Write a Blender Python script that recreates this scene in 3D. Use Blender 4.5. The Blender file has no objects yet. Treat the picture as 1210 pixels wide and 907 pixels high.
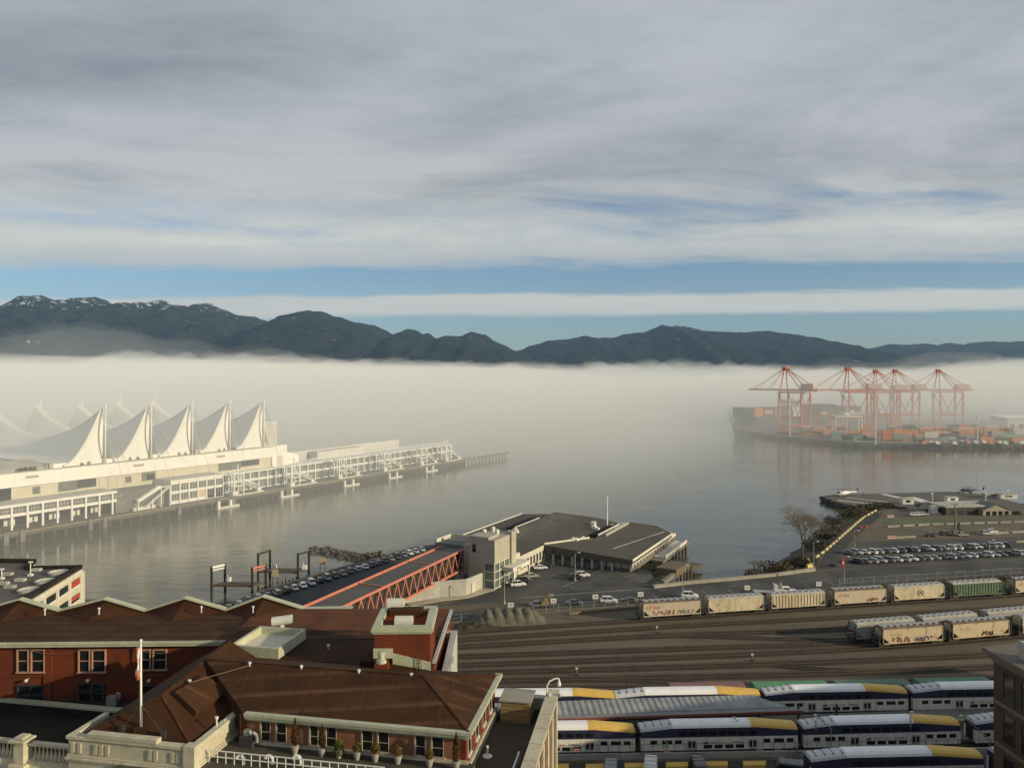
import bpy, bmesh, math, random
from mathutils import Vector, Matrix, noise as mnoise

R = math.radians
random.seed(11)
sc = bpy.context.scene
COL = sc.collection

# ------------------------------------------------------------------ camera
F, CX, HY, H = 908.0, 605.0, 442.0, 66.0          # focal length in photo pixels, axis column, horizon row, eye height
cam_d = bpy.data.cameras.new("camera")
cam = bpy.data.objects.new("camera", cam_d)
COL.objects.link(cam)
cam.location = (0, 0, H)
cam.rotation_euler = (R(90), 0, 0)
cam_d.sensor_fit = 'HORIZONTAL'
cam_d.sensor_width = 36.0
cam_d.lens = 36.0 * F / 1210.0
cam_d.shift_y = -(453.5 - HY) / 1210.0
cam_d.clip_start = 1.0
cam_d.clip_end = 40000.0
sc.camera = cam

# ------------------------------------------------------------------ sun, sky, exposure
SUN_AZ, SUN_EL = R(-22), R(15.5)                      # azimuth from +X, elevation
SUN = Vector((math.cos(SUN_EL) * math.cos(SUN_AZ), math.cos(SUN_EL) * math.sin(SUN_AZ), math.sin(SUN_EL)))
sun_d = bpy.data.lights.new("sun", 'SUN')
sun_d.energy = 4.7
sun_d.angle = R(0.5)
sun_d.color = (1.0, 0.84, 0.57)
sun = bpy.data.objects.new("sun", sun_d)
COL.objects.link(sun)
sun.rotation_euler = SUN.to_track_quat('Z', 'Y').to_euler()
sun.location = (200, -100, 200)

sc.view_settings.view_transform = 'Standard'
sc.view_settings.look = 'None'
sc.view_settings.exposure = 0.0
sc.view_settings.gamma = 1.0
sc.cycles.use_denoising = True
sc.cycles.max_bounces = 10
sc.cycles.diffuse_bounces = 3
sc.cycles.glossy_bounces = 3
sc.cycles.volume_bounces = 8
sc.cycles.transparent_max_bounces = 8
sc.cycles.sample_clamp_indirect = 6.0

world = bpy.data.worlds.new("World")
sc.world = world
world.use_nodes = True


class NT:
    """short-hand for node trees"""
    def __init__(s, t):
        s.t = t
        t.nodes.clear()

    def n(s, typ, **kw):
        nd = s.t.nodes.new(typ)
        for k, v in kw.items():
            if k == 'ins':
                for i, x in v.items():
                    if isinstance(x, bpy.types.NodeSocket):
                        s.t.links.new(x, nd.inputs[i])
                    else:
                        nd.inputs[i].default_value = x
            else:
                setattr(nd, k, v)
        return nd

    def math(s, op, a, b=0.0, c=0.0, clamp=False):
        nd = s.n('ShaderNodeMath', operation=op, use_clamp=clamp, ins={0: a, 1: b, 2: c})
        return nd.outputs[0]

    def ramp(s, fac, stops, interp='LINEAR'):
        nd = s.n('ShaderNodeValToRGB')
        cr = nd.color_ramp
        cr.interpolation = interp
        while len(cr.elements) < len(stops):
            cr.elements.new(0.5)
        for e, (p, c) in zip(cr.elements, stops):
            e.position = p
            e.color = c if len(c) == 4 else (*c, 1)
        s.t.links.new(fac, nd.inputs[0])
        return nd.outputs[0]

    def mix(s, fac, a, b, blend='MIX'):
        nd = s.n('ShaderNodeMix', data_type='RGBA', blend_type=blend, clamp_factor=True)
        for i, x in ((0, fac), (6, a), (7, b)):
            if isinstance(x, bpy.types.NodeSocket):
                s.t.links.new(x, nd.inputs[i])
            else:
                nd.inputs[i].default_value = x if i == 0 else (*x[:3], 1)
        return nd.outputs[2]

    def noise(s, vec, scale, detail=4, rough=.5, dist=0.0):
        return s.n('ShaderNodeTexNoise', ins={'Vector': vec, 'Scale': scale, 'Detail': detail, 'Roughness': rough, 'Distortion': dist}).outputs[0]


def srgb(r, g, b):
    f = lambda c: (c / 255 / 12.92) if c <= 10 else ((c / 255 + .055) / 1.055) ** 2.4
    return (f(r), f(g), f(b))


def build_world():
    w = NT(world.node_tree)
    STR = 0.1
    sky = w.n('ShaderNodeTexSky', sky_type='NISHITA', sun_disc=False, sun_elevation=SUN_EL, sun_rotation=R(90) - SUN_AZ,
              altitude=60.0, air_density=1.0, dust_density=0.6, ozone_density=2.0)
    tc = w.n('ShaderNodeTexCoord')
    sep = w.n('ShaderNodeSeparateXYZ', ins={0: tc.outputs['Generated']})
    x, y, z = sep.outputs
    hyp = w.math('SQRT', w.math('ADD', w.math('MULTIPLY', w.math('MULTIPLY', x, x), 0.15), w.math('MULTIPLY', y, y)))
    hyp = w.math('MAXIMUM', hyp, 0.05)
    t = w.math('DIVIDE', z, hyp)                       # tangent of the elevation
    u = w.math('DIVIDE', x, hyp)
    bands = w.n('ShaderNodeCombineXYZ', ins={0: w.math('MULTIPLY', u, 2.2), 1: w.math('MULTIPLY', t, 26.0), 2: 3.7}).outputs[0]
    nb = w.noise(bands, 1.0, 6, .55, .4)
    fine = w.n('ShaderNodeCombineXYZ', ins={0: w.math('MULTIPLY', u, 9.0), 1: w.math('MULTIPLY', t, 55.0), 2: 1.3}).outputs[0]
    nf = w.noise(fine, 1.0, 8, .6, .2)
    warp = w.math('ADD', w.math('MULTIPLY', w.math('SUBTRACT', nb, .5), .030), w.math('MULTIPLY', w.math('SUBTRACT', nf, .5), .018))
    # the lowest roll of cloud stays straight; the layers above wander
    wfac = w.math('MULTIPLY_ADD', t, 9.0, -0.55, clamp=True)
    tt = w.math('ADD', t, w.math('MULTIPLY', warp, w.math('MULTIPLY_ADD', wfac, 1.5, 0.22)))
    tt = w.math('ADD', tt, w.math('MULTIPLY', u, -0.011))
    pos = w.math('MULTIPLY', tt, 2.0, clamp=True)
    k = lambda v: (v, v, v)
    cover = w.ramp(pos, [(0.0, k(.03)), (.146, k(.02)), (.158, k(.90)), (.196, k(.97)), (.209, k(.10)), (.268, k(.04)),
                         (.298, k(.82)), (.335, k(.96)), (.385, k(.93)), (.415, k(.72)), (.465, k(.96)), (.55, k(1))])
    # blue gaps left open in the layer above the horizon
    plane = w.n('ShaderNodeCombineXYZ', ins={0: w.math('MULTIPLY', u, 1.7), 1: w.math('MULTIPLY', t, 13.0), 2: 8.1}).outputs[0]
    npl = w.noise(plane, 1.0, 7, .58, .6)
    gap = w.math('MULTIPLY_ADD', npl, -8.0, 4.0, clamp=True)
    gapz = w.ramp(pos, [(.30, k(0)), (.37, k(.5)), (.43, k(.72)), (.47, k(.5)), (.53, k(0))])
    cover = w.math('MULTIPLY', cover, w.math('SUBTRACT', 1.0, w.math('MULTIPLY', gap, gapz)), clamp=True)
    # overcast deck: perspective-true texture on a level sheet of cloud
    zz = w.math('ADD', w.math('MAXIMUM', z, 0.0), 0.06)
    deck = w.n('ShaderNodeCombineXYZ', ins={0: w.math('DIVIDE', x, zz), 1: w.math('MULTIPLY', w.math('DIVIDE', y, zz), 1.5), 2: 2.2}).outputs[0]
    nd1 = w.noise(deck, 0.42, 10, .56, .9)
    nd2 = w.noise(deck, 2.3, 9, .68, .5)
    shade = w.math('ADD', w.math('ADD', w.math('MULTIPLY', nd1, .76), w.math('MULTIPLY', nf, .05)), w.math('MULTIPLY', nd2, .19))
    lit = w.ramp(pos, [(0, srgb(196, 200, 196)), (.16, srgb(212, 210, 202)), (.205, srgb(213, 212, 205)), (.30, srgb(196, 197, 194)),
                       (.36, srgb(222, 220, 211)), (.43, srgb(212, 212, 207)), (.52, srgb(192, 195, 197)), (.66, srgb(184, 188, 193)), (.85, srgb(184, 189, 195)), (1, srgb(186, 191, 197))])
    dark = w.ramp(pos, [(0, srgb(186, 190, 188)), (.16, srgb(204, 203, 196)), (.205, srgb(200, 200, 194)), (.30, srgb(190, 192, 190)),
                        (.36, srgb(196, 197, 193)), (.43, srgb(166, 170, 173)), (.52, srgb(130, 137, 146)), (.66, srgb(125, 132, 143)), (.85, srgb(128, 136, 147)), (1, srgb(132, 140, 151))])
    cs = w.ramp(shade, [(.36, k(0)), (.62, k(1))])
    cloud = w.mix(cs, dark, lit)
    cloud = w.n('ShaderNodeVectorMath', operation='SCALE', ins={0: cloud, 3: 1.0 / STR}).outputs[0]
    blue = w.mix(1.0, sky.outputs[0], SKY_TINT, 'MULTIPLY')
    col = w.mix(cover, blue, cloud)
    bg = w.n('ShaderNodeBackground', ins={0: col, 1: STR})
    out = w.n('ShaderNodeOutputWorld')
    w.t.links.new(bg.outputs[0], out.inputs[0])


SKY_TINT = (.76, .92, 1.12)
build_world()

# ------------------------------------------------------------------ helpers
def P(px, py, z):
    """the point at height z that the photograph shows in that column and row"""
    Y = F * (H - z) / (py - HY)
    return Vector(((px - CX) * Y / F, Y, z))


def at(px, Y, z=0.0):
    return Vector(((px - CX) * Y / F, Y, z))


def zat(py, Y):
    return H - (py - HY) * Y / F


def on_line(px, A, B):
    """where the vertical plane of a photo column crosses the ground line A-B"""
    k = (px - CX) / F
    d = (B.x - A.x, B.y - A.y)
    t = (k * A.y - A.x) / (d[0] - k * d[1])
    return Vector((A.x + t * d[0], A.y + t * d[1], A.z))


def frame(x, y, deg):
    return Matrix.Translation((x, y, 0)) @ Matrix.Rotation(R(deg), 4, 'Z')


INV = {}
ORD = ['first', 'second', 'third', 'fourth', 'fifth', 'sixth', 'seventh', 'eighth', 'ninth', 'tenth', 'eleventh', 'twelfth', 'thirteenth',
       'fourteenth', 'fifteenth', 'sixteenth', 'seventeenth', 'eighteenth', 'nineteenth', 'twentieth', 'twenty-first', 'twenty-second',
       'twenty-third', 'twenty-fourth', 'twenty-fifth', 'twenty-sixth', 'twenty-seventh', 'twenty-eighth', 'twenty-ninth', 'thirtieth']


def tag(o, label, cat, group=None):
    o['label'] = label
    o['category'] = cat
    if group:
        o['group'] = group
    return o


def thing(name, label, cat, loc=(0, 0, 0), rz=0.0, group=None):
    o = bpy.data.objects.new(name, None)
    COL.objects.link(o)
    o.empty_display_size = 0.2
    o.location = loc
    o.rotation_euler = (0, 0, R(rz))
    tag(o, label, cat, group)
    INV[o.name] = (Matrix.Translation(loc) @ Matrix.Rotation(R(rz), 4, 'Z')).inverted()
    return o


def kids(o, idx={}):
    return [c for c in bpy.data.objects if c.parent == o]


def copy_tree(o, loc=None, rz=None, label=None, tree=None):
    """a copy of a thing with copies of its parts and their sub-parts"""
    tree = tree or snapshot(o)
    c = o.copy()
    COL.objects.link(c)
    if loc is not None:
        c.location = loc
    if rz is not None:
        c.rotation_euler = (0, 0, R(rz))
    if label:
        c['label'] = label
    made = {}
    for ch, par in tree:
        d = ch.copy()
        COL.objects.link(d)
        d.parent = c if par is o else made[par.name]
        made[ch.name] = d
    return c


def snapshot(o):
    out = []
    lvl = [o]
    while lvl:
        nxt = []
        for p in lvl:
            for ch in bpy.data.objects:
                if ch.parent is p:
                    out.append((ch, p))
                    nxt.append(ch)
        lvl = nxt
    return out


class MB:
    """collects shapes and links them as ONE mesh object; M places local shapes in the world"""
    def __init__(s, M=None):
        s.v, s.f, s.mi, s.M, s.cur = [], [], [], M, 0

    def add(s, vs, fs):
        b = len(s.v)
        for p in vs:
            p = Vector(p)
            s.v.append(s.M @ p if s.M is not None else p)
        for f in fs:
            s.f.append([b + i for i in f])
            s.mi.append(s.cur)
        return s

    def box(s, x0, x1, y0, y1, z0, z1, T=None):
        vs = [(x, y, z) for z in (z0, z1) for y in (y0, y1) for x in (x0, x1)]
        if T is not None:
            vs = [T @ Vector(p) for p in vs]
        return s.add(vs, [(0, 2, 3, 1), (4, 5, 7, 6), (0, 1, 5, 4), (2, 6, 7, 3), (0, 4, 6, 2), (1, 3, 7, 5)])

    def bar(s, a, b, w, h=None, up=(0, 0, 1)):
        a, b = Vector(a), Vector(b)
        h = w if h is None else h
        d = (b - a)
        if d.length < 1e-6:
            return s
        d.normalize()
        up = Vector(up)
        if abs(d.dot(up)) > .98:
            up = Vector((0, 1, 0))
        r = d.cross(up).normalized()
        q = r.cross(d).normalized()
        vs = []
        for p in (a, b):
            for i, j in ((-1, -1), (1, -1), (1, 1), (-1, 1)):
                vs.append(p + r * (i * w / 2) + q * (j * h / 2))
        return s.add(vs, [(0, 1, 2, 3), (7, 6, 5, 4), (0, 4, 5, 1), (1, 5, 6, 2), (2, 6, 7, 3), (3, 7, 4, 0)])

    def tube(s, a, b, r, n=8, r2=None):
        a, b = Vector(a), Vector(b)
        r2 = r if r2 is None else r2
        d = (b - a).normalized()
        up = Vector((0, 0, 1)) if abs(d.z) < .9 else Vector((1, 0, 0))
        x = d.cross(up).normalized()
        y = d.cross(x).normalized()
        vs = []
        for p, rr in ((a, r), (b, r2)):
            for i in range(n):
                an = 2 * math.pi * i / n
                vs.append(p + x * (rr * math.cos(an)) + y * (rr * math.sin(an)))
        fs = [(i, (i + 1) % n, n + (i + 1) % n, n + i) for i in range(n)]
        fs += [tuple(range(n))[::-1], tuple(range(n, 2 * n))]
        return s.add(vs, fs)

    def path(s, pts, r, n=6):
        for a, b in zip(pts[:-1], pts[1:]):
            s.tube(a, b, r, n)
        return s

    def prism(s, pts, z0, z1):
        """pts: 2-D outline; z0/z1: numbers or lists of heights"""
        n = len(pts)
        za = z0 if isinstance(z0, (list, tuple)) else [z0] * n
        zb = z1 if isinstance(z1, (list, tuple)) else [z1] * n
        vs = [(p[0], p[1], za[i]) for i, p in enumerate(pts)] + [(p[0], p[1], zb[i]) for i, p in enumerate(pts)]
        fs = [tuple(range(n))[::-1], tuple(range(n, 2 * n))] + [(i, (i + 1) % n, n + (i + 1) % n, n + i) for i in range(n)]
        return s.add(vs, fs)

    def sheet(s, pts, th=.04):
        """a thin slab whose top follows 3-D points"""
        return s.prism(pts, [p[2] - th for p in pts], [p[2] for p in pts])

    def loft(s, rings, cap=True, closed=True):
        n = len(rings[0])
        vs = [p for r in rings for p in r]
        fs = []
        for k in range(len(rings) - 1):
            for i in range(n if closed else n - 1):
                j = (i + 1) % n
                fs.append((k * n + i, k * n + j, (k + 1) * n + j, (k + 1) * n + i))
        if cap and closed:
            fs.append(tuple(range(n))[::-1])
            fs.append(tuple(range((len(rings) - 1) * n, len(rings) * n)))
        return s.add(vs, fs)

    def lathe(s, c, prof, n=12):
        rings = [[(c[0] + r * math.cos(2 * math.pi * i / n), c[1] + r * math.sin(2 * math.pi * i / n), c[2] + z) for i in range(n)] for r, z in prof]
        return s.loft(rings)

    def ball(s, c, r, sx=1, sy=1, sz=1, n=8, m=5):
        prof = [(max(.02, math.sin(math.pi * k / m)) * r, -math.cos(math.pi * k / m) * r) for k in range(m + 1)]
        rings = [[(c[0] + sx * q * math.cos(2 * math.pi * i / n), c[1] + sy * q * math.sin(2 * math.pi * i / n), c[2] + sz * z) for i in range(n)] for q, z in prof]
        return s.loft(rings)

    def build(s, name, m, parent=None, smooth=False, recalc=True, bevel=0):
        me = bpy.data.meshes.new(name)
        inv = INV.get(parent.name) if parent is not None else None
        vs = [inv @ p for p in s.v] if inv is not None else s.v
        me.from_pydata([tuple(p) for p in vs], [], s.f)
        ms = m if isinstance(m, (list, tuple)) else [m]
        for q in ms:
            me.materials.append(q)
        if len(ms) > 1:
            me.polygons.foreach_set('material_index', s.mi)
        if recalc:
            bm = bmesh.new()
            bm.from_mesh(me)
            bmesh.ops.recalc_face_normals(bm, faces=bm.faces)
            bm.to_mesh(me)
            bm.free()
        if smooth:
            me.polygons.foreach_set('use_smooth', [True] * len(me.polygons))
        me.update()
        o = bpy.data.objects.new(name, me)
        COL.objects.link(o)
        if parent is not None:
            o.parent = parent
            INV[o.name] = inv
        if bevel:
            b = o.modifiers.new('edge', 'BEVEL')
            b.width = bevel
            b.segments = 1
            b.limit_method = 'ANGLE'
        return o


def structure(o):
    o['kind'] = 'structure'
    return o


def text_part(name, body, size, m, parent, M):
    """lettering as a mesh part; M maps text-plane coordinates to the parent's own space"""
    cu = bpy.data.curves.new('letters', 'FONT')
    cu.body = body
    cu.size = size
    cu.extrude = 0.01
    cu.resolution_u = 2
    tmp = bpy.data.objects.new('letters', cu)
    COL.objects.link(tmp)
    me = bpy.data.meshes.new_from_object(tmp.evaluated_get(bpy.context.evaluated_depsgraph_get()))
    bpy.data.objects.remove(tmp)
    me.transform(M)
    me.materials.clear()
    me.materials.append(m)
    o = bpy.data.objects.new(name, me)
    COL.objects.link(o)
    o.parent = parent
    return o


# ------------------------------------------------------------------ materials
MATS = {}


def mat(name, c, c2=None, scale=.5, rough=.8, bump=0.0, bscale=None, metal=0.0, spec=.4, detail=6, lo=.35, hi=.65, stretch=(1, 1, 1), c3=None, coat=0.0, world_tex=False):
    if name in MATS:
        return MATS[name]
    m = bpy.data.materials.new(name)
    m.use_nodes = True
    w = NT(m.node_tree)
    out = w.n('ShaderNodeOutputMaterial')
    b = w.n('ShaderNodeBsdfPrincipled')
    w.t.links.new(b.outputs[0], out.inputs[0])
    b.inputs['Roughness'].default_value = rough
    b.inputs['Metallic'].default_value = metal
    b.inputs['Specular IOR Level'].default_value = spec
    b.inputs['Coat Weight'].default_value = coat
    b.inputs['Base Color'].default_value = (*c, 1)
    if c2 is not None or bump:
        if world_tex:
            v = w.n('ShaderNodeNewGeometry').outputs['Position']
        else:
            v = w.n('ShaderNodeTexCoord').outputs['Object']
        if stretch != (1, 1, 1):
            v = w.n('ShaderNodeMapping', ins={0: v, 3: stretch}).outputs[0]
        if c2 is not None:
            n1 = w.noise(v, scale, detail, .6, .3)
            col = w.ramp(n1, [(lo, c), (hi, c2)])
            if c3 is not None:
                n2 = w.noise(v, scale * 5.3, 5, .65, .8)
                col = w.mix(w.ramp(n2, [(.55, (0, 0, 0)), (.68, (1, 1, 1))]), col, c3)
            w.t.links.new(col, b.inputs['Base Color'])
            rr = w.n('ShaderNodeMapRange', ins={0: n1, 1: 0.2, 2: .8, 3: max(0, rough - .1), 4: min(1, rough + .1)}).outputs[0]
            w.t.links.new(rr, b.inputs['Roughness'])
        if bump:
            nb = w.noise(v, bscale or scale * 4, 5, .6)
            bp = w.n('ShaderNodeBump', ins={'Strength': bump, 'Distance': .2, 'Height': nb})
            w.t.links.new(bp.outputs[0], b.inputs['Normal'])
    MATS[name] = m
    return m


def brick_mat(name, c1, c2, mortar, scale=1.0, vert=True, grime=(.03, .02, .015)):
    m = bpy.data.materials.new(name)
    m.use_nodes = True
    w = NT(m.node_tree)
    out = w.n('ShaderNodeOutputMaterial')
    b = w.n('ShaderNodeBsdfPrincipled', ins={'Roughness': .85, 'Specular IOR Level': .1})
    w.t.links.new(b.outputs[0], out.inputs[0])
    co = w.n('ShaderNodeTexCoord').outputs['Object']
    s = w.n('ShaderNodeSeparateXYZ', ins={0: co})
    vec = w.n('ShaderNodeCombineXYZ', ins={0: w.math('ADD', s.outputs[0], s.outputs[1]), 1: s.outputs[2], 2: 0.0}).outputs[0]
    br = w.n('ShaderNodeTexBrick', ins={'Vector': vec, 'Color1': (*c1, 1), 'Color2': (*c2, 1), 'Mortar': (*mortar, 1), 'Scale': scale, 'Mortar Size': .012, 'Brick Width': .22, 'Row Height': .075, 'Bias': -.2})
    n1 = w.noise(co, .35, 6, .6, .4)
    col = w.mix(w.ramp(n1, [(.45, (0, 0, 0)), (.75, (.6, .6, .6))]), br.outputs[0], grime)
    w.t.links.new(col, b.inputs['Base Color'])
    MATS[name] = m
    return m


def ribbed_mat(name, c1, c2, axis=0, period=.3, rough=.5, metal=0.0, bump=.5):
    """corrugated sheet: a wave in the surface and a little dirt in the troughs"""
    m = bpy.data.materials.new(name)
    m.use_nodes = True
    w = NT(m.node_tree)
    out = w.n('ShaderNodeOutputMaterial')
    b = w.n('ShaderNodeBsdfPrincipled', ins={'Roughness': rough, 'Metallic': metal, 'Specular IOR Level': .3})
    w.t.links.new(b.outputs[0], out.inputs[0])
    co = w.n('ShaderNodeTexCoord').outputs['Object']
    s = w.n('ShaderNodeSeparateXYZ', ins={0: co})
    wv = w.math('SINE', w.math('MULTIPLY', s.outputs[axis], 2 * math.pi / period))
    wv = w.math('MULTIPLY_ADD', wv, .5, .5)
    n1 = w.noise(co, .3, 6, .6, .4)
    col = w.mix(w.ramp(n1, [(.35, (0, 0, 0)), (.65, (1, 1, 1))]), c1, c2)
    w.t.links.new(col, b.inputs['Base Color'])
    bp = w.n('ShaderNodeBump', ins={'Strength': bump, 'Distance': .1, 'Height': wv})
    w.t.links.new(bp.outputs[0], b.inputs['Normal'])
    MATS[name] = m
    return m


def volume_mat(name, color, density, aniso=0.0):
    m = bpy.data.materials.new(name)
    m.use_nodes = True
    w = NT(m.node_tree)
    out = w.n('ShaderNodeOutputMaterial')
    v = w.n('ShaderNodeVolumePrincipled', ins={'Color': (*color, 1), 'Density': density, 'Anisotropy': aniso})
    w.t.links.new(v.outputs[0], out.inputs['Volume'])
    return m


ROOF = mat('brown_roofing', (.040, .016, .0065), (.066, .028, .012), .22, .8, .15, 6, spec=.12, c3=(.036, .017, .008))


def roofing_mat(name, c1, c2, seam, bands):
    """old sheet roofing: blotchy brown, lap seams along the slope, bleached bands and a few run-off streaks"""
    m = bpy.data.materials.new(name)
    m.use_nodes = True
    w = NT(m.node_tree)
    out = w.n('ShaderNodeOutputMaterial')
    b = w.n('ShaderNodeBsdfPrincipled', ins={'Roughness': .8, 'Specular IOR Level': .12})
    w.t.links.new(b.outputs[0], out.inputs[0])
    co = w.n('ShaderNodeTexCoord').outputs['Object']
    x, y, z = w.n('ShaderNodeSeparateXYZ', ins={0: co}).outputs
    n1 = w.noise(co, .30, 8, .65, .6)
    col = w.mix(w.ramp(n1, [(.32, (0, 0, 0)), (.68, (1, 1, 1))]), c1, c2)
    n2 = w.noise(w.n('ShaderNodeMapping', ins={0: co, 3: (.10, .9, .9)}).outputs[0], 1.0, 6, .6, .3)
    wob = w.math('MULTIPLY_ADD', n1, .5, y)
    bd = w.math('MULTIPLY_ADD', w.math('SINE', w.math('MULTIPLY', wob, 2 * math.pi / bands)), .5, .5)
    bd = w.math('MULTIPLY', w.math('POWER', bd, 7.0), w.math('MULTIPLY_ADD', n2, 3.2, -1.15, clamp=True))
    col = w.mix(w.math('MULTIPLY', bd, .75), col, tuple(v * 1.75 + .012 for v in c2))
    fr = w.math('FRACT', w.math('DIVIDE', y, seam))
    ln = w.math('GREATER_THAN', fr, .955)
    fx = w.math('FRACT', w.math('DIVIDE', w.math('MULTIPLY_ADD', w.math('FLOOR', w.math('DIVIDE', y, seam)), 3.1, x), 7.0))
    ln = w.math('MAXIMUM', ln, w.math('GREATER_THAN', fx, .992))
    col = w.mix(w.math('MULTIPLY', ln, .55), col, tuple(v * .45 for v in c1))
    n3 = w.noise(w.n('ShaderNodeMapping', ins={0: co, 3: (2.6, .22, .22)}).outputs[0], 1.0, 5, .6, .2)
    col = w.mix(w.math('MULTIPLY_ADD', n3, 3.0, -1.55, clamp=True), col, tuple(v * .62 for v in c1))
    n4 = w.noise(co, 2.2, 5, .7, .5)
    col = w.mix(w.math('MULTIPLY_ADD', n4, 5.0, -3.0, clamp=True), col, tuple(v * 1.35 for v in c2))
    w.t.links.new(col, b.inputs['Base Color'])
    bp = w.n('ShaderNodeBump', ins={'Strength': .4, 'Distance': .12, 'Height': w.math('ADD', w.math('MULTIPLY', ln, .4), w.math('MULTIPLY', n4, .5))})
    w.t.links.new(bp.outputs[0], b.inputs['Normal'])
    MATS[name] = m
    return m


ROOF_WEATHERED = roofing_mat('brown_roofing_weathered', (.036, .0165, .0068), (.072, .033, .0138), 1.22, 2.44)
COPPER = mat('pale_green_metal', (.36, .39, .27), (.48, .48, .34), .8, .55, c3=(.25, .28, .19))
STONE = mat('cream_stone', (.42, .38, .27), (.54, .50, .37), .5, .8, .12, 9, c3=(.31, .28, .20))
BRICK = brick_mat('red_brick', (.165, .028, .010), (.12, .020, .008), (.13, .053, .027), 1.0)
BRICK_DARK = brick_mat('dark_brick', (.105, .07, .048), (.08, .052, .036), (.10, .08, .06), 1.0)
PLASTER_RED = mat('tan_painted_wall', (.20, .088, .044), (.25, .115, .06), .6, .8)
GLASS = mat('dark_glass', (.012, .014, .016), None, rough=.08, spec=.5)
GLASS_GREEN = mat('green_glass', (.07, .10, .085), (.14, .17, .14), .6, .12, spec=.5)
GLASS_GREY = mat('grey_glass', (.10, .105, .10), (.17, .175, .16), .4, .2, spec=.5)
WHITE = mat('white_paint', (.72, .71, .66), (.80, .79, .74), .3, .55)
WHITE_WORN = mat('worn_white_paint', (.60, .58, .52), (.72, .70, .64), .5, .6, c3=(.42, .39, .33))
def fabric_mat(name, c):
    """thin woven roof membrane: part of the light comes through"""
    m = bpy.data.materials.new(name)
    m.use_nodes = True
    w = NT(m.node_tree)
    out = w.n('ShaderNodeOutputMaterial')
    co = w.n('ShaderNodeTexCoord').outputs['Object']
    x, y, z = w.n('ShaderNodeSeparateXYZ', ins={0: co}).outputs
    ln = w.math('GREATER_THAN', w.math('FRACT', w.math('DIVIDE', y, 4.1)), .965)
    dirt = w.noise(w.n('ShaderNodeMapping', ins={0: co, 3: (.5, .5, .08)}).outputs[0], 1.0, 6, .6, .3)
    col = w.mix(w.math('MULTIPLY_ADD', dirt, 2.4, -1.0, clamp=True), c, tuple(v * .92 for v in c))
    col = w.mix(w.math('MULTIPLY', ln, .25), col, tuple(v * .6 for v in c))
    d = w.n('ShaderNodeBsdfDiffuse', ins={0: col})
    t = w.n('ShaderNodeBsdfTranslucent', ins={0: col})
    mx = w.n('ShaderNodeMixShader', ins={0: .22, 1: d.outputs[0], 2: t.outputs[0]})
    w.t.links.new(mx.outputs[0], out.inputs[0])
    MATS[name] = m
    return m


SAIL = fabric_mat('white_sail_fabric', (.90, .89, .83))
CONCRETE = mat('concrete', (.34, .33, .29), (.44, .43, .38), .25, .85, .15, 3, c3=(.28, .27, .24))
CONCRETE_D = mat('dark_concrete', (.13, .125, .11), (.20, .19, .17), .25, .85, .15, 3)
ASPHALT = mat('asphalt', (.040, .039, .036), (.084, .081, .073), .06, .88, .1, 5, c3=(.052, .051, .047), lo=.4, hi=.6, world_tex=True)
ASPHALT_D = mat('dark_asphalt', (.036, .036, .035), (.056, .055, .052), .08, .88, .1, 5, world_tex=True)
PAINT_LINE = mat('road_paint', (.34, .33, .29), (.22, .21, .19), 1.2, .7)
STEEL = mat('galvanised_steel', (.32, .33, .33), (.42, .43, .42), 2, .45, metal=.3)
DARK_STEEL = mat('dark_steel', (.03, .03, .03), (.05, .047, .043), 2, .6)
ORANGE = mat('orange_red_paint', (.47, .155, .095), (.55, .21, .14), .5, .5)
CRANE_RED = mat('faded_crane_red', (.46, .13, .075), (.54, .18, .11), .1, .6)
TIMBER = mat('weathered_timber', (.07, .055, .04), (.12, .095, .068), 1.0, .9, .2, 6)
TIMBER_Y = mat('plywood', (.24, .16, .065), (.31, .215, .095), .8, .8, stretch=(1, 1, 6))
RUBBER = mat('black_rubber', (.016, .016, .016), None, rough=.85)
YELLOW = mat('yellow_paint', (.62, .39, .075), (.70, .46, .11), .6, .5, c3=(.45, .27, .05))
RED_PAINT = mat('red_paint', (.52, .05, .035), None, rough=.5)
ROOF_GREY = mat('grey_roof_membrane', (.085, .078, .066), (.125, .115, .098), .12, .8, .1, 3, c3=(.07, .066, .058))
ROOF_DARK = mat('dark_roof_membrane', (.019, .016, .013), (.038, .033, .027), .25, .9, .1, 3, spec=.1, c3=(.026, .022, .018))

# ================================================================== THE SETTING
def water_mat():
    m = bpy.data.materials.new('harbour_water')
    m.use_nodes = True
    w = NT(m.node_tree)
    out = w.n('ShaderNodeOutputMaterial')
    b = w.n('ShaderNodeBsdfPrincipled', ins={'Base Color': (.088, .092, .068, 1), 'Roughness': .07, 'IOR': 1.33, 'Specular IOR Level': .5})
    w.t.links.new(b.outputs[0], out.inputs[0])
    pos = w.n('ShaderNodeNewGeometry').outputs['Position']
    a = w.n('ShaderNodeMapping', ins={0: pos, 2: (0, 0, R(12)), 3: (.09, .30, 1)}).outputs[0]
    n1 = w.noise(a, 1.0, 5, .55, .5)
    c = w.n('ShaderNodeMapping', ins={0: pos, 2: (0, 0, R(-20)), 3: (.35, .75, 1)}).outputs[0]
    n2 = w.noise(c, 1.0, 4, .55, .3)
    calm = w.ramp(w.noise(w.n('ShaderNodeMapping', ins={0: pos, 3: (.006, .016, 1)}).outputs[0], 1.0, 4, .55, .6), [(.38, (.25, .25, .25)), (.62, (1, 1, 1))])
    h = w.math('MULTIPLY', w.math('ADD', n1, w.math('MULTIPLY', n2, .35)), calm)
    bp = w.n('ShaderNodeBump', ins={'Strength': .6, 'Distance': .32, 'Height': h})
    w.t.links.new(bp.outputs[0], b.inputs['Normal'])
    return m


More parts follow.
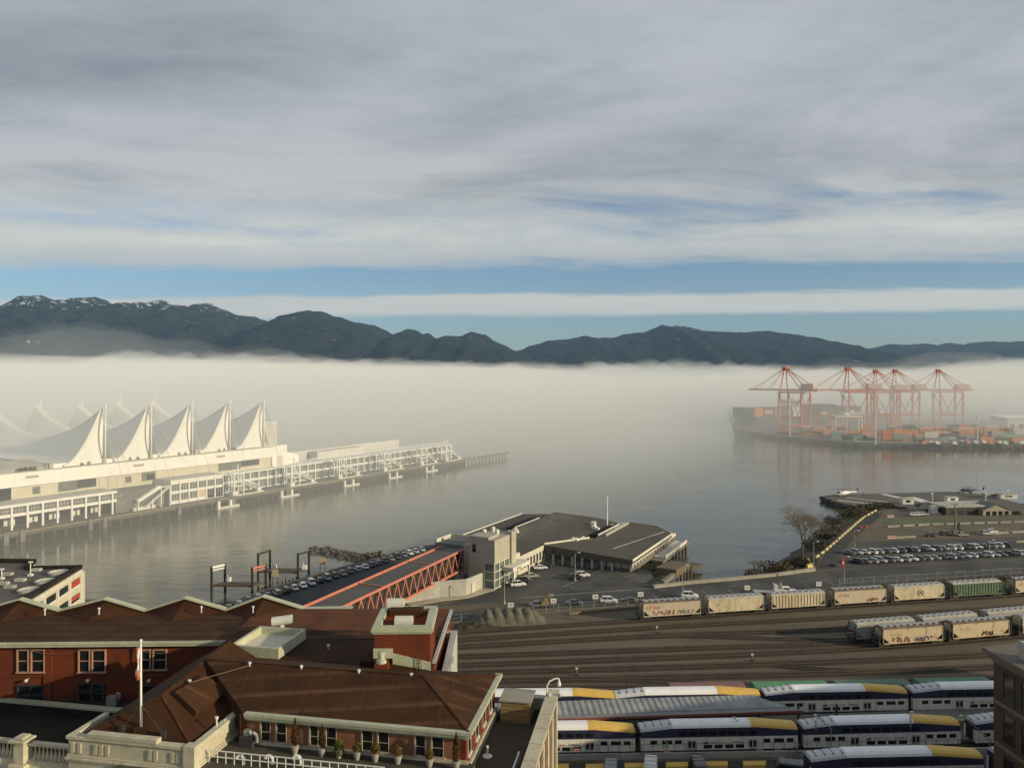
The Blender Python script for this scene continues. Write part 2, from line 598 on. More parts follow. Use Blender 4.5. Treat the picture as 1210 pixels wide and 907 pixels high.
wb = MB()
wb.add([(-14000, -600, 0), (14000, -600, 0), (14000, 13500, 0), (-14000, 13500, 0)], [(0, 1, 2, 3)])
structure(wb.build('water', water_mat(), recalc=False))

GROUND = mat('yard_ballast', (.092, .074, .048), (.142, .115, .076), .035, .95, .4, 1.5, c3=(.062, .054, .038), stretch=(.35, 1.6, 1), world_tex=True)
Z0 = 4.0
shore = [(-420, -320), (-420, 150), (-210, 212), (-112.5, 212), (-110, 170), (-98, 175)]
shore += [tuple(P(x, y, Z0)[:2]) for x, y in ((246, 723), (300, 700), (360, 681), (430, 662), (492, 645), (528, 641))]
shore += [(-6, 272), (14, 262), (40, 247)] + [tuple(P(x, y, Z0)[:2]) for x, y in ((772, 692), (862, 684), (965, 673), (966, 650), (985, 622), (1028, 601), (1075, 601))]
shore += [(230, 357), (700, 372), (700, -320)]
lb = MB()
lb.prism(shore, -3, Z0)
structure(lb.build('ground', GROUND))

# sheets lying on the ground
def sheet(name, pts, m, z, kind='structure'):
    mb = MB()
    q = [P(x, y, z) if len((x, y)) == 2 else None for x, y in pts]
    mb.prism([(p.x, p.y) for p in q], Z0 - .3, z)
    o = mb.build(name, m)
    o['kind'] = kind
    return o


sheet('parking_lot', [(520, 716), (560, 704), (600, 690), (655, 655), (720, 664), (768, 674), (776, 690), (770, 695), (640, 708)], ASPHALT, Z0 + .03)
sheet('road', [(505, 727), (640, 709), (772, 694), (862, 685.5), (965, 674.5), (1010, 672), (1212, 660), (1300, 655), (1300, 672), (1212, 678), (1000, 692), (905, 699), (760, 714), (640, 719), (512, 738)], ASPHALT, Z0 + .06)
sheet('harbour_parking_strip', [(248, 724.5), (300, 702), (360, 683), (430, 664), (492, 647), (528, 643), (520, 652), (372, 712), (340, 735)], ASPHALT_D, Z0 + .03)
sheet('car_park', [(968, 672), (985, 655), (1010, 640), (1212, 634), (1300, 632), (1300, 655), (1212, 659), (1010, 671)], ASPHALT, Z0 + .03)
FIELD = mat('bare_brown_field', (.095, .078, .050), (.150, .125, .085), .05, .95, .3, 2, c3=(.085, .085, .05), world_tex=True)
sheet('gravel_field', [(1012, 639), (1046, 606), (1090, 603), (1212, 609), (1300, 612), (1300, 631.5), (1212, 633.5)], FIELD, Z0 + .02)
GRASSY = mat('thin_grass', (.075, .085, .040), (.12, .125, .07), .06, .95, .3, 2, world_tex=True)
sheet('grass_verge', [(1040, 619.5), (1047, 611), (1100, 611), (1212, 614), (1300, 616), (1300, 619), (1212, 618), (1100, 618)], GRASSY, Z0 + .05)
sheet('access_lane', [(968, 672), (975, 655), (1000, 628), (1032, 606), (1044, 605), (1018, 628), (1000, 645), (985, 660), (984, 671)], ASPHALT_D, Z0 + .09)
# scruffy slope between the road and the tracks
sheet('weedy_verge', [(990, 694), (1212, 680), (1300, 675), (1300, 690), (1212, 696), (1000, 707), (940, 706)], mat('weedy_ground', (.06, .06, .034), (.10, .092, .058), .15, .95, .4, 2, world_tex=True), Z0 + .02)

# painted lines
ml = MB()
def pline(x0, y0, x1, y1, wd=.16, z=Z0 + .075):
    a, b = P(x0, y0, z), P(x1, y1, z)
    d = (b - a).normalized()
    n = Vector((-d.y, d.x, 0)) * wd / 2
    ml.prism([(a - n)[:2], (b - n)[:2], (b + n)[:2], (a + n)[:2]], Z0, z)
pline(612, 706, 770, 694.5, .2)
pline(665, 693, 713, 672, .2, Z0 + .045)
for i in range(9):
    pline(672 + i * 4.6 + 1, 694 - i * 2.1, 690 + i * 4.6, 696.3 - i * 2.25, .13, Z0 + .045)
for i in range(6):
    pline(728 + i * 5, 676 + i * 2.4, 741 + i * 5, 673.6 + i * 2.4, .13, Z0 + .045)
for i in range(9):
    pline(770 + i * 30, 702 - i * 2.1, 776 + i * 30, 706 - i * 2.1, .18)
for i in range(16):
    pline(780 + i * 27, 697.3 - i * 1.75, 790 + i * 27, 696.7 - i * 1.75, .15)
structure(ml.build('road_markings', PAINT_LINE))

# seawall kerb beside the road
sw = MB()
pts = [P(x, y, Z0 + .9) for x, y in ((772, 691), (815, 686), (862, 682), (915, 677), (962, 670.5))]
for a, b in zip(pts[:-1], pts[1:]):
    d = (b - a).normalized(); n = Vector((-d.y, d.x, 0)) * .6
    sw.prism([(a - n)[:2], (b - n)[:2], (b + n)[:2], (a + n)[:2]], -2, Z0 + .9)
o = sw.build('sea_wall', mat('sandy_concrete', (.33, .31, .25), (.25, .235, .19), .4, .85))
tag(o, 'long low sandy concrete sea wall between the road and the open water', 'sea wall')

# natural bank beyond the sea wall
BANK = mat('earth_bank', (.050, .042, .028), (.095, .082, .055), .12, .95, .6, 1.5, world_tex=True)
bk = MB()
inner = [P(x, y, Z0 + .4) for x, y in ((965, 672), (968, 655), (985, 632), (1008, 614), (1034, 600.5))]
outer = [P(x, y, -.4) for x, y in ((868, 684), (905, 674), (938, 652), (972, 619), (1034, 596))]
mid = [a.lerp(b, .45) + Vector((0, 0, 1.2)) for a, b in zip(inner, outer)]
def finer(q, n=6):
    r = []
    for a, b in zip(q[:-1], q[1:]):
        for i in range(n):
            r.append(a.lerp(b, i / n))
    return r + [q[-1]]
rows = [finer(q) for q in (inner, mid, outer)]
for r_ in rows[1:]:
    for p in r_:
        p += Vector((mnoise.noise(p * .15) * 3, mnoise.noise(p * .15 + Vector((9, 3, 1))) * 3, mnoise.noise(p * .3) * .5))
nn = len(rows[0])
low = [Vector((p.x, p.y, -3)) for p in rows[0]]
bk.loft([rows[0], rows[1], rows[2], [Vector((p.x, p.y, -3)) for p in rows[2]], low], cap=False, closed=False)
structure(bk.build('river_bank', BANK, smooth=True))

# heliport spit
HP = mat('heliport_surface', (.090, .084, .066), (.135, .125, .10), .05, .9, .3, 2, world_tex=True)
hp = [tuple(P(x, y, 2.6)[:2]) for x, y in ((971, 586), (990, 583.6), (1050, 582.6), (1120, 580.6), (1165, 584), (1215, 597), (1262, 602), (1262, 612), (1210, 612), (1080, 604), (1072, 600), (1054, 596.5), (1010, 597.5), (988, 592.5))]
hb = MB(); hb.prism(hp, -3, 2.6)
structure(hb.build('heliport_ground', HP))
hr = MB()
n_ = len(hp)
for i in range(n_):
    a, b = Vector((*hp[i], 0)), Vector((*hp[(i + 1) % n_], 0))
    if a.x > 250 and b.x > 250:
        continue
    m_ = int((b - a).length / 2.0) + 1
    for k in range(m_):
        p = a.lerp(b, k / m_)
        hr.ball((p.x + random.uniform(-1, 1), p.y + random.uniform(-1, 1), random.uniform(-.2, 1.7)), random.uniform(.8, 1.7), n=5, m=3)
structure(hr.build('rocky_shore', mat('shore_rock', (.055, .050, .042), (.10, .092, .078), .6, .95, .6, 2)))
# white and pale markings on the heliport
hm = MB()
def hsheet(pts, z=2.63):
    q = [P(x, y, z) for x, y in pts]
    hm.prism([(p.x, p.y) for p in q], 2.4, z)
hsheet([(1068, 587.5), (1080, 586.8), (1099, 591.6), (1088, 593)])
hsheet([(1040, 583.5), (1046, 583.3), (1078, 590), (1074, 591)])
hsheet([(990, 590.3), (1030, 594.6), (1030, 595.2), (990, 591)])
hsheet([(1000, 587.2), (1052, 592.8), (1052, 593.3), (1000, 587.6)])
structure(hm.build('heliport_markings', WHITE_WORN))

# ------------------------------------------------------------------ mountains
def mountain_mat(name, snow_z, snow_amt, c1, c2):
    m = bpy.data.materials.new(name)
    m.use_nodes = True
    w = NT(m.node_tree)
    out = w.n('ShaderNodeOutputMaterial')
    b = w.n('ShaderNodeBsdfPrincipled', ins={'Roughness': .95, 'Specular IOR Level': .1})
    w.t.links.new(b.outputs[0], out.inputs[0])
    pos = w.n('ShaderNodeNewGeometry').outputs['Position']
    n1 = w.noise(pos, .0035, 8, .65, .6)
    col = w.ramp(n1, [(.35, c1), (.65, c2)])
    n3 = w.noise(pos, .03, 6, .7, .3)
    col = w.mix(w.ramp(n3, [(.40, (0, 0, 0)), (.60, (.85, .85, .85))]), col, tuple(x * .45 for x in c1))
    z = w.n('ShaderNodeSeparateXYZ', ins={0: pos}).outputs[2]
    n2 = w.noise(w.n('ShaderNodeMapping', ins={0: pos, 3: (1, .5, .55)}).outputs[0], .011, 9, .68, 1.2)
    up = w.n('ShaderNodeMapRange', ins={0: z, 1: snow_z, 2: snow_z + 170, 3: 0, 4: snow_amt}).outputs[0]
    s = w.math('MULTIPLY_ADD', w.math('ADD', n2, up), 14.0, -9.15, clamp=True)
    rock = w.math('MULTIPLY_ADD', w.math('ADD', n2, w.math('MULTIPLY', up, .8)), 8.0, -5.0, clamp=True)
    col = w.mix(w.math('MULTIPLY', rock, .5), col, (.10, .10, .10))
    col = w.mix(s, col, (.70, .74, .80))
    w.t.links.new(col, b.inputs['Base Color'])
    bp = w.n('ShaderNodeBump', ins={'Strength': 1.0, 'Distance': 60.0, 'Height': n3})
    w.t.links.new(bp.outputs[0], b.inputs['Normal'])
    return m


def interp(pts, x):
    if x <= pts[0][0]:
        return pts[0][1]
    for (x0, y0), (x1, y1) in zip(pts[:-1], pts[1:]):
        if x <= x1:
            f = (x - x0) / (x1 - x0)
            f = f * f * (3 - 2 * f) * .6 + f * .4
            return y0 + (y1 - y0) * f
    return pts[-1][1]


def mountain(ridge, Yr, depth, mtl, seed, rough=1.0, nx=260):
    x0, x1 = ridge[0][0], ridge[-1][0]
    NY = 44
    vs, fs = [], []
    off = Vector((seed * 17.3, seed * 5.1, seed))
    for j in range(NY + 1):
        t = j / 30.0                                # 1 at the ridge, beyond it the far side
        for i in range(nx + 1):
            px = x0 + (x1 - x0) * i / nx
            zr = max(5, zat(interp(ridge, px), Yr))
            X = (px - CX) * Yr / F
            Y = Yr - depth * (1 - t)
            p = Vector((X / 900, Y / 900, 0)) + off
            r1 = 1 - abs(mnoise.noise(p)) * 2          # spurs and gullies
            r2 = 1 - abs(mnoise.noise(p * 2.7)) * 2
            r3 = mnoise.noise(p * 9) + (.6 - abs(mnoise.noise(p * 5.5)) * 2)
            n = (r1 * .5 + r2 * .42 + r3 * .2) * rough
            g = min(t, 2 - t)
            g = max(0, g) ** .92
            z = zr * g * (1 + .58 * n * (1 - g) * 1.6) - zr * .05 * (1 - g)
            jag = mnoise.noise(Vector((X / 95, seed, .3))) * 14 + mnoise.noise(Vector((X / 33, seed, 1.3))) * 5 + mnoise.noise(Vector((X / 300, seed, 2.3))) * 8
            z += jag * min(1, g * g) * rough
            warpy = mnoise.noise(p * 1.3 + Vector((3, 7, 0))) * 260 * math.sin(min(1, g) * math.pi)
            vs.append((X, Y + warpy, max(-20, z)))
    for j in range(NY):
        for i in range(nx):
            a = j * (nx + 1) + i
            fs.append((a, a + 1, a + nx + 2, a + nx + 1))
    mb = MB(); mb.add(vs, fs)
    o = mb.build('mountain', mtl, smooth=True, recalc=False)
    return structure(o)


FOREST1, FOREST_LIT = (.016, .024, .026), (.068, .076, .066)  # brighter second forest tone puts uneven light on the ridges into the colour
m1 = mountain([(-260, 372), (-150, 362), (-60, 366), (0, 362), (20, 361), (34, 358), (42, 351), (49, 348.5), (55, 352), (66, 359), (80, 363.5), (88, 357), (96, 351.5), (104, 353), (112, 350.5), (124, 359), (140, 359), (160, 363), (175, 359), (192, 354.5), (205, 359), (230, 363), (238, 359), (246, 358), (262, 365), (285, 373), (300, 374), (320, 381), (345, 396), (400, 420)],
              9200, 3400, mountain_mat('snowy_forest_mountain', 700, .125, FOREST1, FOREST_LIT), 1)
m2 = mountain([(255, 432), (290, 408), (318, 388), (335, 377), (348, 370), (362, 366.5), (378, 367.5), (395, 373), (420, 381), (440, 384), (455, 390), (468, 396), (475, 391), (482, 388.5), (492, 390), (500, 395), (506, 392.5), (515, 399), (528, 396), (545, 396.5), (557, 391.5), (572, 395), (590, 405), (612, 415), (640, 428), (680, 438)],
              8300, 2700, mountain_mat('forest_mountain', 1500, .1, FOREST1, FOREST_LIT), 2, .8)
m3 = mountain([(560, 432), (590, 422), (612, 414.5), (630, 407.5), (650, 402), (672, 400.5), (690, 396.5), (705, 399), (722, 399), (740, 394), (760, 392.5), (774, 386.5), (782, 383.5), (792, 386), (802, 384.5), (812, 386.5), (822, 390), (838, 390.5), (860, 392.5), (885, 392), (905, 391), (925, 393.5), (940, 396), (970, 404), (1000, 411), (1020, 413.5), (1060, 424), (1120, 436)],
              9900, 3400, mountain_mat('snow_dusted_mountain', 560, .155, (.020, .028, .032), (.040, .050, .052)), 3, .8)
m4 = mountain([(985, 428), (1015, 418), (1033, 412.5), (1048, 406.5), (1075, 407), (1095, 405.5), (1108, 407.5), (1120, 404.5), (1135, 408), (1150, 404.5), (1166, 403), (1190, 404), (1210, 403), (1260, 408), (1330, 402), (1420, 410)],
              12400, 3200, mountain_mat('far_mountain', 2500, .1, (.022, .030, .034), (.040, .050, .054)), 4, .7)

# ------------------------------------------------------------------ haze and the fog bank on the water
hz = MB()
hz.box(-14500, 14500, -700, 15500, -4.5, 1150)
o = hz.build('haze', volume_mat('haze_air', (.40, .66, 1.0), 2.6e-5))
o['kind'] = 'stuff'


def fog_body(name, X0, X1, Y0, Y1, nx, ny, top, m, zb=.4):
    """closed heightfield body of fog: top(x, y) gives its height; it thins out to nothing at its rim"""
    vs, fs = [], []
    for j in range(ny + 1):
        for i in range(nx + 1):
            fx, fy = i / nx, j / ny
            x, y = X0 + (X1 - X0) * fx, Y0 + (Y1 - Y0) * fy ** 1.5
            e = 0 if i in (0, nx) or j in (0, ny) else 1
            z = max(zb + .3, top(x, y)) if e else zb + .2
            vs.append((x, y, z))
    nt = len(vs)
    vs += [(x, y, zb) for x, y, z in vs]
    for j in range(ny):
        for i in range(nx):
            a = j * (nx + 1) + i
            fs.append((a, a + 1, a + nx + 2, a + nx + 1))
            fs.append((nt + a, nt + a + nx + 1, nt + a + nx + 2, nt + a + 1))
    rim = [i for i in range(nx + 1)] + [(j * (nx + 1) + nx) for j in range(1, ny + 1)] + [ny * (nx + 1) + i for i in range(nx - 1, -1, -1)] + [j * (nx + 1) for j in range(ny - 1, 0, -1)]
    for a, b in zip(rim, rim[1:] + rim[:1]):
        fs.append((a, nt + a, nt + b, b))
    mb = MB(); mb.add(vs, fs)
    o = mb.build(name, m, smooth=True)
    o['kind'] = 'stuff'
    return o


def smooth(a, b, x):
    t = min(1, max(0, (x - a) / (b - a)))
    return t * t * (3 - 2 * t)


def bank_top(x, y):
    """one bank of fog lying on the water: thin where it starts, thick towards the far shore"""
    k = x / max(y, 1)                                # left to right
    side = smooth(-260, 130, x - .22 * (y - 300))    # it reaches closer on the left, round the white sails
    p = Vector((x, y, 0))
    front = 95 + 300 * side + 35 * mnoise.noise(p / 260)
    quay = smooth(.12, .30, k)
    front += 185 * quay
    lim = 84 * (1 - smooth(-.40, .22, k)) + 59 * smooth(-.40, .22, k)
    lim += 20 * smooth(.50, .64, k)
    lim -= (lim - 45) * smooth(2650, 3600, y)
    far = smooth(1300, 2500, y)
    rise = min(1, max(0, (y - front) / (165 + 330 * side - 220 * quay)))
    rise = rise * (2 - rise)
    low = 50 + 12 * quay + 25 * (1 - side)
    h = rise * (low + (lim - low) * far)
    n = mnoise.noise(p / 700) * 16 + (.35 - abs(mnoise.noise(p / 300 + Vector((5, 1, 2))))) * 34 + (.3 - abs(mnoise.noise(p / 130))) * 24 + (.3 - abs(mnoise.noise(p / 60))) * 11
    return h + n * rise * (.15 + 2.3 * far * (1 - .8 * smooth(2700, 3400, y)))


fog_body('fog', -3600, 3900, 75, 6300, 330, 310, bank_top, volume_mat('fog_bank', (.962, .985, .99), 2.5e-3, -.1))


def wisp_top(x, y):
    """a thinner cloud hanging over the container quay, its tatters higher than the bank"""
    p = Vector((x, y, 0))
    r = smooth(300, 480, x) * (1 - smooth(1100, 1400, x)) * smooth(780, 960, y) * (1 - smooth(1500, 1900, y))
    return (80 + 30 * mnoise.noise(p / 150) + 15 * mnoise.noise(p / 55) + 6 * mnoise.noise(p / 22)) * r


fog_body('fog', 250, 1500, 740, 2000, 100, 90, wisp_top, volume_mat('fog_wisp', (.97, .98, .95), .9e-3, -.1))


def foot_top(x, y):
    """thin mist creeping up the mountain foot"""
    p = Vector((x, y, 0))
    r = smooth(4700, 5400, y) * (1 - smooth(5900, 6300, y)) * smooth(-6200, -5400, x) * (1 - smooth(-2600, 200, x))
    return (190 + 150 * smooth(600, -3600, x) + 130 * mnoise.noise(p / 900) + 70 * mnoise.noise(p / 320) + 30 * mnoise.noise(p / 120)) * r


fog_body('fog', -6300, 5300, 4600, 6400, 150, 40, foot_top, volume_mat('fog_foot', (.97, .98, .96), 2.4e-4, -.1))

# ================================================================== THE STATION IN THE FOREGROUND
SM = frame(-3.6, 66.2, -10.7)                       # a along the front eave, b towards the harbour


def SL(px, py, z):
    return SM.inverted() @ P(px, py, z)


st = thing('brick_station', 'large red brick station with brown roofs and pale green eaves filling the lower left', 'station', (-20, 82, 4))
# walls of the front block
w = MB(SM)
w.box(-22.0, -.55, .6, 12.8, 4, 34.85)
w.M = None
w.prism([(-33.5, 85), (-8.5, 80.3), (-8.2, 102), (-33.5, 102)], 4, 34.9)
w.build('wall', BRICK, st)
w = MB(SM)
w.box(-21.9, -1.1, .52, .6, 32.2, 34.75)
w.build('terrace_wall', PLASTER_RED, st)
# front hip roof
E = 35.0
hr = MB(SM)
rid0, rid1 = (-29.3, 6.65, 37.0), (-6.3, 6.65, 37.0)
fl, fr, br, bl = (-21.2, 0, E), (0, 0, E), (0, 13.3, E), (-29.3, 13.3, E)
hr.add([fl, fr, br, bl, rid0, rid1, (-21.2, 0, 33.2), (-29.3, 6.65, 33.2)], [(0, 1, 5, 4), (1, 2, 5), (2, 3, 4, 5), (0, 4, 7, 6)])
hiproof = hr.build('hip_roof', ROOF_WEATHERED, st)
# hip rolls, a fine raised line
hp_ = MB(SM)
for a, b in ((rid1, fr), (rid1, br), (rid0, rid1)):
    hp_.bar(Vector(a) + Vector((0, 0, .03)), Vector(b) + Vector((0, 0, .03)), .16, .08)
hp_.build('ridge_roll', ROOF, hiproof)
# cornice: stacked mouldings under the eave
co = MB(SM)
for k, (o_, z0, z1) in enumerate(((.14, 34.86, 35.12), (.02, 34.62, 34.858), (-.18, 34.40, 34.618))):
    co.box(-21.2, o_, -o_, .5, z0, z1)
    co.box(-.6, o_ - .004, .5, 13.3 + o_, z0, z1)
co.build('cornice', COPPER, st)
# terrace windows in pairs
A_, B_ = SM @ Vector((-30, .5, 0)), SM @ Vector((0, .5, 0))
win_px = [(309, 319), (327.5, 338), (367, 375.5), (386, 397), (428.5, 440), (447.5, 459), (491.5, 503), (511, 523.5)]
for i, (x0, x1) in enumerate(win_px):
    a0, a1 = (SM.inverted() @ on_line(x0, A_, B_)).x, (SM.inverted() @ on_line(x1, A_, B_)).x
    f = MB(SM)
    f.box(a0 - .14, a0, .40, .56, 32.55, 34.38); f.box(a1, a1 + .04, .46, .56, 32.55, 34.38)
    f.box(a0 - .25, a1 + .22, .30, .56, 32.38, 32.548)
    f.box(a0 + .002, a1 - .002, .48, .56, 33.30, 33.36)
    win = f.build('window', mat('tan_window_frame', (.36, .29, .21), (.44, .36, .27), 1, .7), st)
    g = MB(SM); g.box(a0, a1, .50, .53, 32.55, 34.38)
    g.build('pane', GLASS, win)
# downpipes and plinth
for a in (-15.9, -4.2):
    d = MB(SM); d.tube((a, .42, 32.2), (a, .42, 34.4), .06); d.build('downpipe', DARK_STEEL, st)
d = MB(SM)
d.box(-21.8, -.3, .25, .6, 32.2, 32.42); d.box(-.5, -.25, .6, 12.9, 31, 31.9)
d.build('plinth', STONE, st)
# right-hand gable wall: windows with pale sills
for i in range(4):
    b0 = 1.4 + i * 2.9
    f = MB(SM)
    f.box(-.56, -.40, b0 - .1, b0 + 1.1, 32.25, 32.45); f.box(-.56, -.50, b0 - .06, b0, 32.45, 34.35); f.box(-.56, -.50, b0 + 1, b0 + 1.06, 32.45, 34.35)
    win = f.build('window', WHITE_WORN, st)
    g = MB(SM); g.box(-.57, -.53, b0, b0 + 1, 32.45, 34.35)
    g.build('pane', GLASS, win)

# front terrace
t = MB(SM)
t.box(-30, 0.3, -6.5, .6, 31.6, 32.2)
t.box(-30, 0.3, -16, -6.5, 4, 31.0)
terr = t.build('terrace', mat('mossy_terrace', (.045, .043, .028), (.075, .068, .045), .5, .9, .3, 4), st)
t = MB(SM)
t.box(-24, -6.0, -1.9, -1.75, 32.2, 32.28)
t.build('terrace_edge', TIMBER, st)

# pavilion on the left
pv = MB(SM)
AP = Vector((-29, -.9, 36.5)); BK = Vector((-29.9, 12.2, 37.0))
c0, c1, c2, c3 = Vector((-34.4, -4.2, 34.0)), Vector((-23.9, -4.2, 34.0)), Vector((-24.2, 12.2, 34.0)), Vector((-35.0, 12.2, 34.0))
pv.add([c0, c1, c2, c3, AP, BK], [(0, 1, 4), (1, 2, 5, 4), (3, 0, 4, 5), (2, 3, 5), (0, 3, 2, 1)])
pav = pv.build('pavilion_roof', ROOF, st)
q = MB(SM)
for a, b in ((AP, c1), (AP, c0), (AP, BK)):
    q.bar(a + Vector((0, 0, .02)), b + Vector((0, 0, .02)), .14, .07)
q.build('ridge_roll', ROOF_WEATHERED, pav)
# flat hatch on its right slope
n_ = (c2 - c1).cross(AP - c1).normalized()
n_ = n_ if n_.z > 0 else -n_
def on_slope(a, b, h):
    z = AP.z + (a - AP.x) * (c1.z - AP.z) / (c1.x - AP.x)
    return Vector((a, b, z)) + n_ * h
hb = MB(SM)
q = [(-28.3, -.3), (-25.6, -1.0), (-25.4, 4.0), (-28.1, 4.2)]
hb.add([on_slope(a, b, -.1) for a, b in q] + [on_slope(a, b, .55) for a, b in q], [(0, 1, 2, 3), (4, 5, 6, 7), (0, 1, 5, 4), (1, 2, 6, 5), (2, 3, 7, 6), (3, 0, 4, 7)])
hb.build('roof_hatch', ROOF_WEATHERED, pav)
pw = MB(SM)
pw.box(-34.6, -23.6, -4.6, 12.1, 4, 33.9)
pw.build('pavilion_wall', BRICK, st)
# parapet: profile stepped outwards, as stacked courses
pp = MB(SM)
FA0, FA1, FB, RB = -35.2, -23.0, -5.05, 3.4
def course(o_, z0, z1):
    z0, z1 = z0 - 1.2, z1 - 1.2
    pp.box(FA0 - o_, FA1 + o_, FB - o_, FB + .55, z0, z1)
    pp.box(FA1 - .55, FA1 + o_ - .004, FB + .55, RB + o_, z0, z1)
for o_, z0, z1 in ((.16, 35.12, 35.42), (.06, 34.98, 35.118), (0, 33.75, 34.978), (.10, 33.55, 33.748), (.22, 33.32, 33.548), (.10, 33.1, 33.318), (0, 30.6, 33.098)):
    course(o_, z0, z1)
pp.box(-33.2, -26.4, FB - .2, FB + .5, 34.22, 34.62)
pp.box(FA0 - .1, FA0 + .45, FB + .56, FB + 4.6, 33.3, 34.25)
par = pp.build('parapet', STONE, st, bevel=.03)
fz = MB(SM)
for px in (86, 94, 113, 120, 127, 177, 184, 204, 211, 218):
    p = on_line(px, SM @ Vector((FA0, FB - .03, 0)), SM @ Vector((FA1, FB - .03, 0)))
    a = (SM.inverted() @ p).x
    fz = MB(SM); fz.box(a - .16, a + .16, FB - .10, FB + .01, 32.75, 33.62); fz.build('frieze_block', STONE, par)
fz = MB(SM)
fz.box(FA1 - .85, FA1 + .2, FB - .22, FB + .62, 30.5, 34.32)
fz.build('corner_pier', STONE, par)

# lower roofs and ledge in the light well between the wings
lw = MB(SM)
lw.box(-80, -34.6, -2.2, 18.0, 4, 27.0)
lw.build('light_well_roof', ROOF_DARK, st)
lg = MB(SM)
lg.box(-80, -37.6, 11.95, 12.9, 28.1, 28.3)
lw = MB(SM); lw.box(-80, -37.8, 12.2, 12.7, 27.0, 28.1); lw.build('ledge_wall', ROOF_DARK, st)
lg.build('ledge', COPPER, st)
lr = MB(SM)
lr.prism([(-80, 12.7), (-35, 12.7), (-35, 26.5), (-80, 26.5)], 4, [27.9, 27.9, 27.9, 27.9])
lr.build('connecting_roof', ROOF_DARK, st)

# balustrade at the far left
bl_ = MB(SM)
bl_.box(-62, -35.4, -4.3, -3.6, 30.2, 31.1)
bl_.box(-62, -35.4, -4.25, -3.65, 32.45, 32.7)
bal = bl_.build('balustrade', STONE, st, bevel=.03)
for i in range(40):
    a = -36.2 - i * .42
    if -41.9 < a < -39.6:
        continue
    m_ = MB(SM)
    m_.lathe((a, -3.95, 31.1), [(.10, 0), (.17, .25), (.16, .45), (.07, .95), (.07, 1.1), (.12, 1.35)], 8)
    m_.build('baluster', STONE, bal, smooth=True)
m_ = MB(SM)
m_.box(-41.6, -39.9, -4.9, -3.4, 29.8, 30.9); m_.box(-41.3, -40.2, -4.6, -3.5, 30.9, 32.8); m_.box(-41.6, -39.9, -4.9, -3.4, 32.8, 33.05); m_.box(-41.2, -40.3, -4.6, -3.6, 33.05, 33.25)
m_.build('pedestal', STONE, bal, bevel=.05)
m_ = MB(SM)
m_.box(-62, -35.4, -6.2, -3.0, 29.3, 30.18); m_.box(-62, -35.4, -6.0, -3.0, 4, 29.3)
m_.build('lower_cornice', STONE, st)

# left wing along the light well
wa, wb_ = P(-80, 759.5, 35), P(300, 756, 35)
ang = math.degrees(math.atan2(wb_.y - wa.y, wb_.x - wa.x))
WM = frame(wb_.x, wb_.y, ang)                        # x runs left to right, origin near its right end
ww = MB(WM)
ww.box(-75, 14, .7, 13.0, 4, 34.3)
ww.build('wing_wall', BRICK, st)
wr = MB(WM)
wr.prism([(-75, 0), (14, 0), (14, 12.6), (-75, 12.6)], [34.75, 34.75, 34.2, 34.2], [35.05, 35.05, 34.45, 34.45])
wing_roof = wr.build('wing_roof', ROOF_WEATHERED, st)
wc = MB(WM)
wc.box(-75, 6, -.22, .35, 34.72, 35.03); wc.box(-75, 6, -.08, .6, 34.42, 34.718)
wc.build('cornice', COPPER, st)
# brick piers dividing the bays, string course
wp = MB(WM)
for x in (-75 + i * 10.2 for i in range(8)):
    wp.box(x - .45, x + .45, .52, .75, 27, 34.4)
wp.box(-75, 4, .56, .72, 30.75, 31.05)
wp.build('brick_pier', BRICK, st)
WI = WM.inverted()
wl0, wl1 = WM @ Vector((-70, .6, 0)), WM @ Vector((0, .6, 0))
for (x0, x1, y0, y1) in ((21.5, 33, 768, 793), (38, 52, 768, 793), (94, 105.5, 768, 793), (110, 124, 768, 793), (168, 177, 768, 790), (182, 196, 768, 790),
                         (22, 35.5, 810, 830), (37, 51, 810, 830), (94, 108, 808, 829), (110, 122, 808, 829), (168, 182, 810, 829)):
    a0, a1 = (WI @ on_line(x0, wl0, wl1)).x, (WI @ on_line(x1, wl0, wl1)).x
    Yd = on_line(x0, wl0, wl1).y
    z1, z0 = zat(y0, Yd), zat(y1, Yd)
    f = MB(WM)
    f.box(a0 - .13, a0, .46, .72, z0, z1); f.box(a1, a1 + .13, .46, .72, z0, z1)
    f.box(a0 - .13, a1 + .13, .46, .72, z1 + .002, z1 + .12); f.box(a0 - .2, a1 + .2, .40, .72, z0 - .16, z0 - .002)
    f.box(a0 + .002, a1 - .002, .56, .70, (z0 + z1) / 2 - .05, (z0 + z1) / 2 + .05)
    win = f.build('window', mat('pinkish_window_frame', (.36, .20, .13), (.42, .25, .17), 1, .7) if y0 < 800 else DARK_STEEL, st)
    g = MB(WM); g.box(a0, a1, .62, .66, z0, z1)
    g.build('pane', GLASS, win)
# cables looping in front of the wall
cb = MB(WM)
for x in (-47, -39, -26, -14):
    for k in range(8):
        u0, u1 = k / 8, (k + 1) / 8
        s_ = lambda u: (x + 6 * u, .35, 34.0 - 1.1 * (u - u * u) * 4 * .5)
        cb.tube(s_(u0), s_(u1), .03, 5)
cb.build('cable', mat('cable_grey', (.20, .12, .09), None, rough=.7), st)
# gables facing the harbour with pale copings
pk = [(-48, 704), (-2, 720), (27, 708.5), (67, 722), (124, 707.5), (172, 722), (219, 706.5), (268, 720), (311, 704.5), (358, 719), (414, 718.5)]
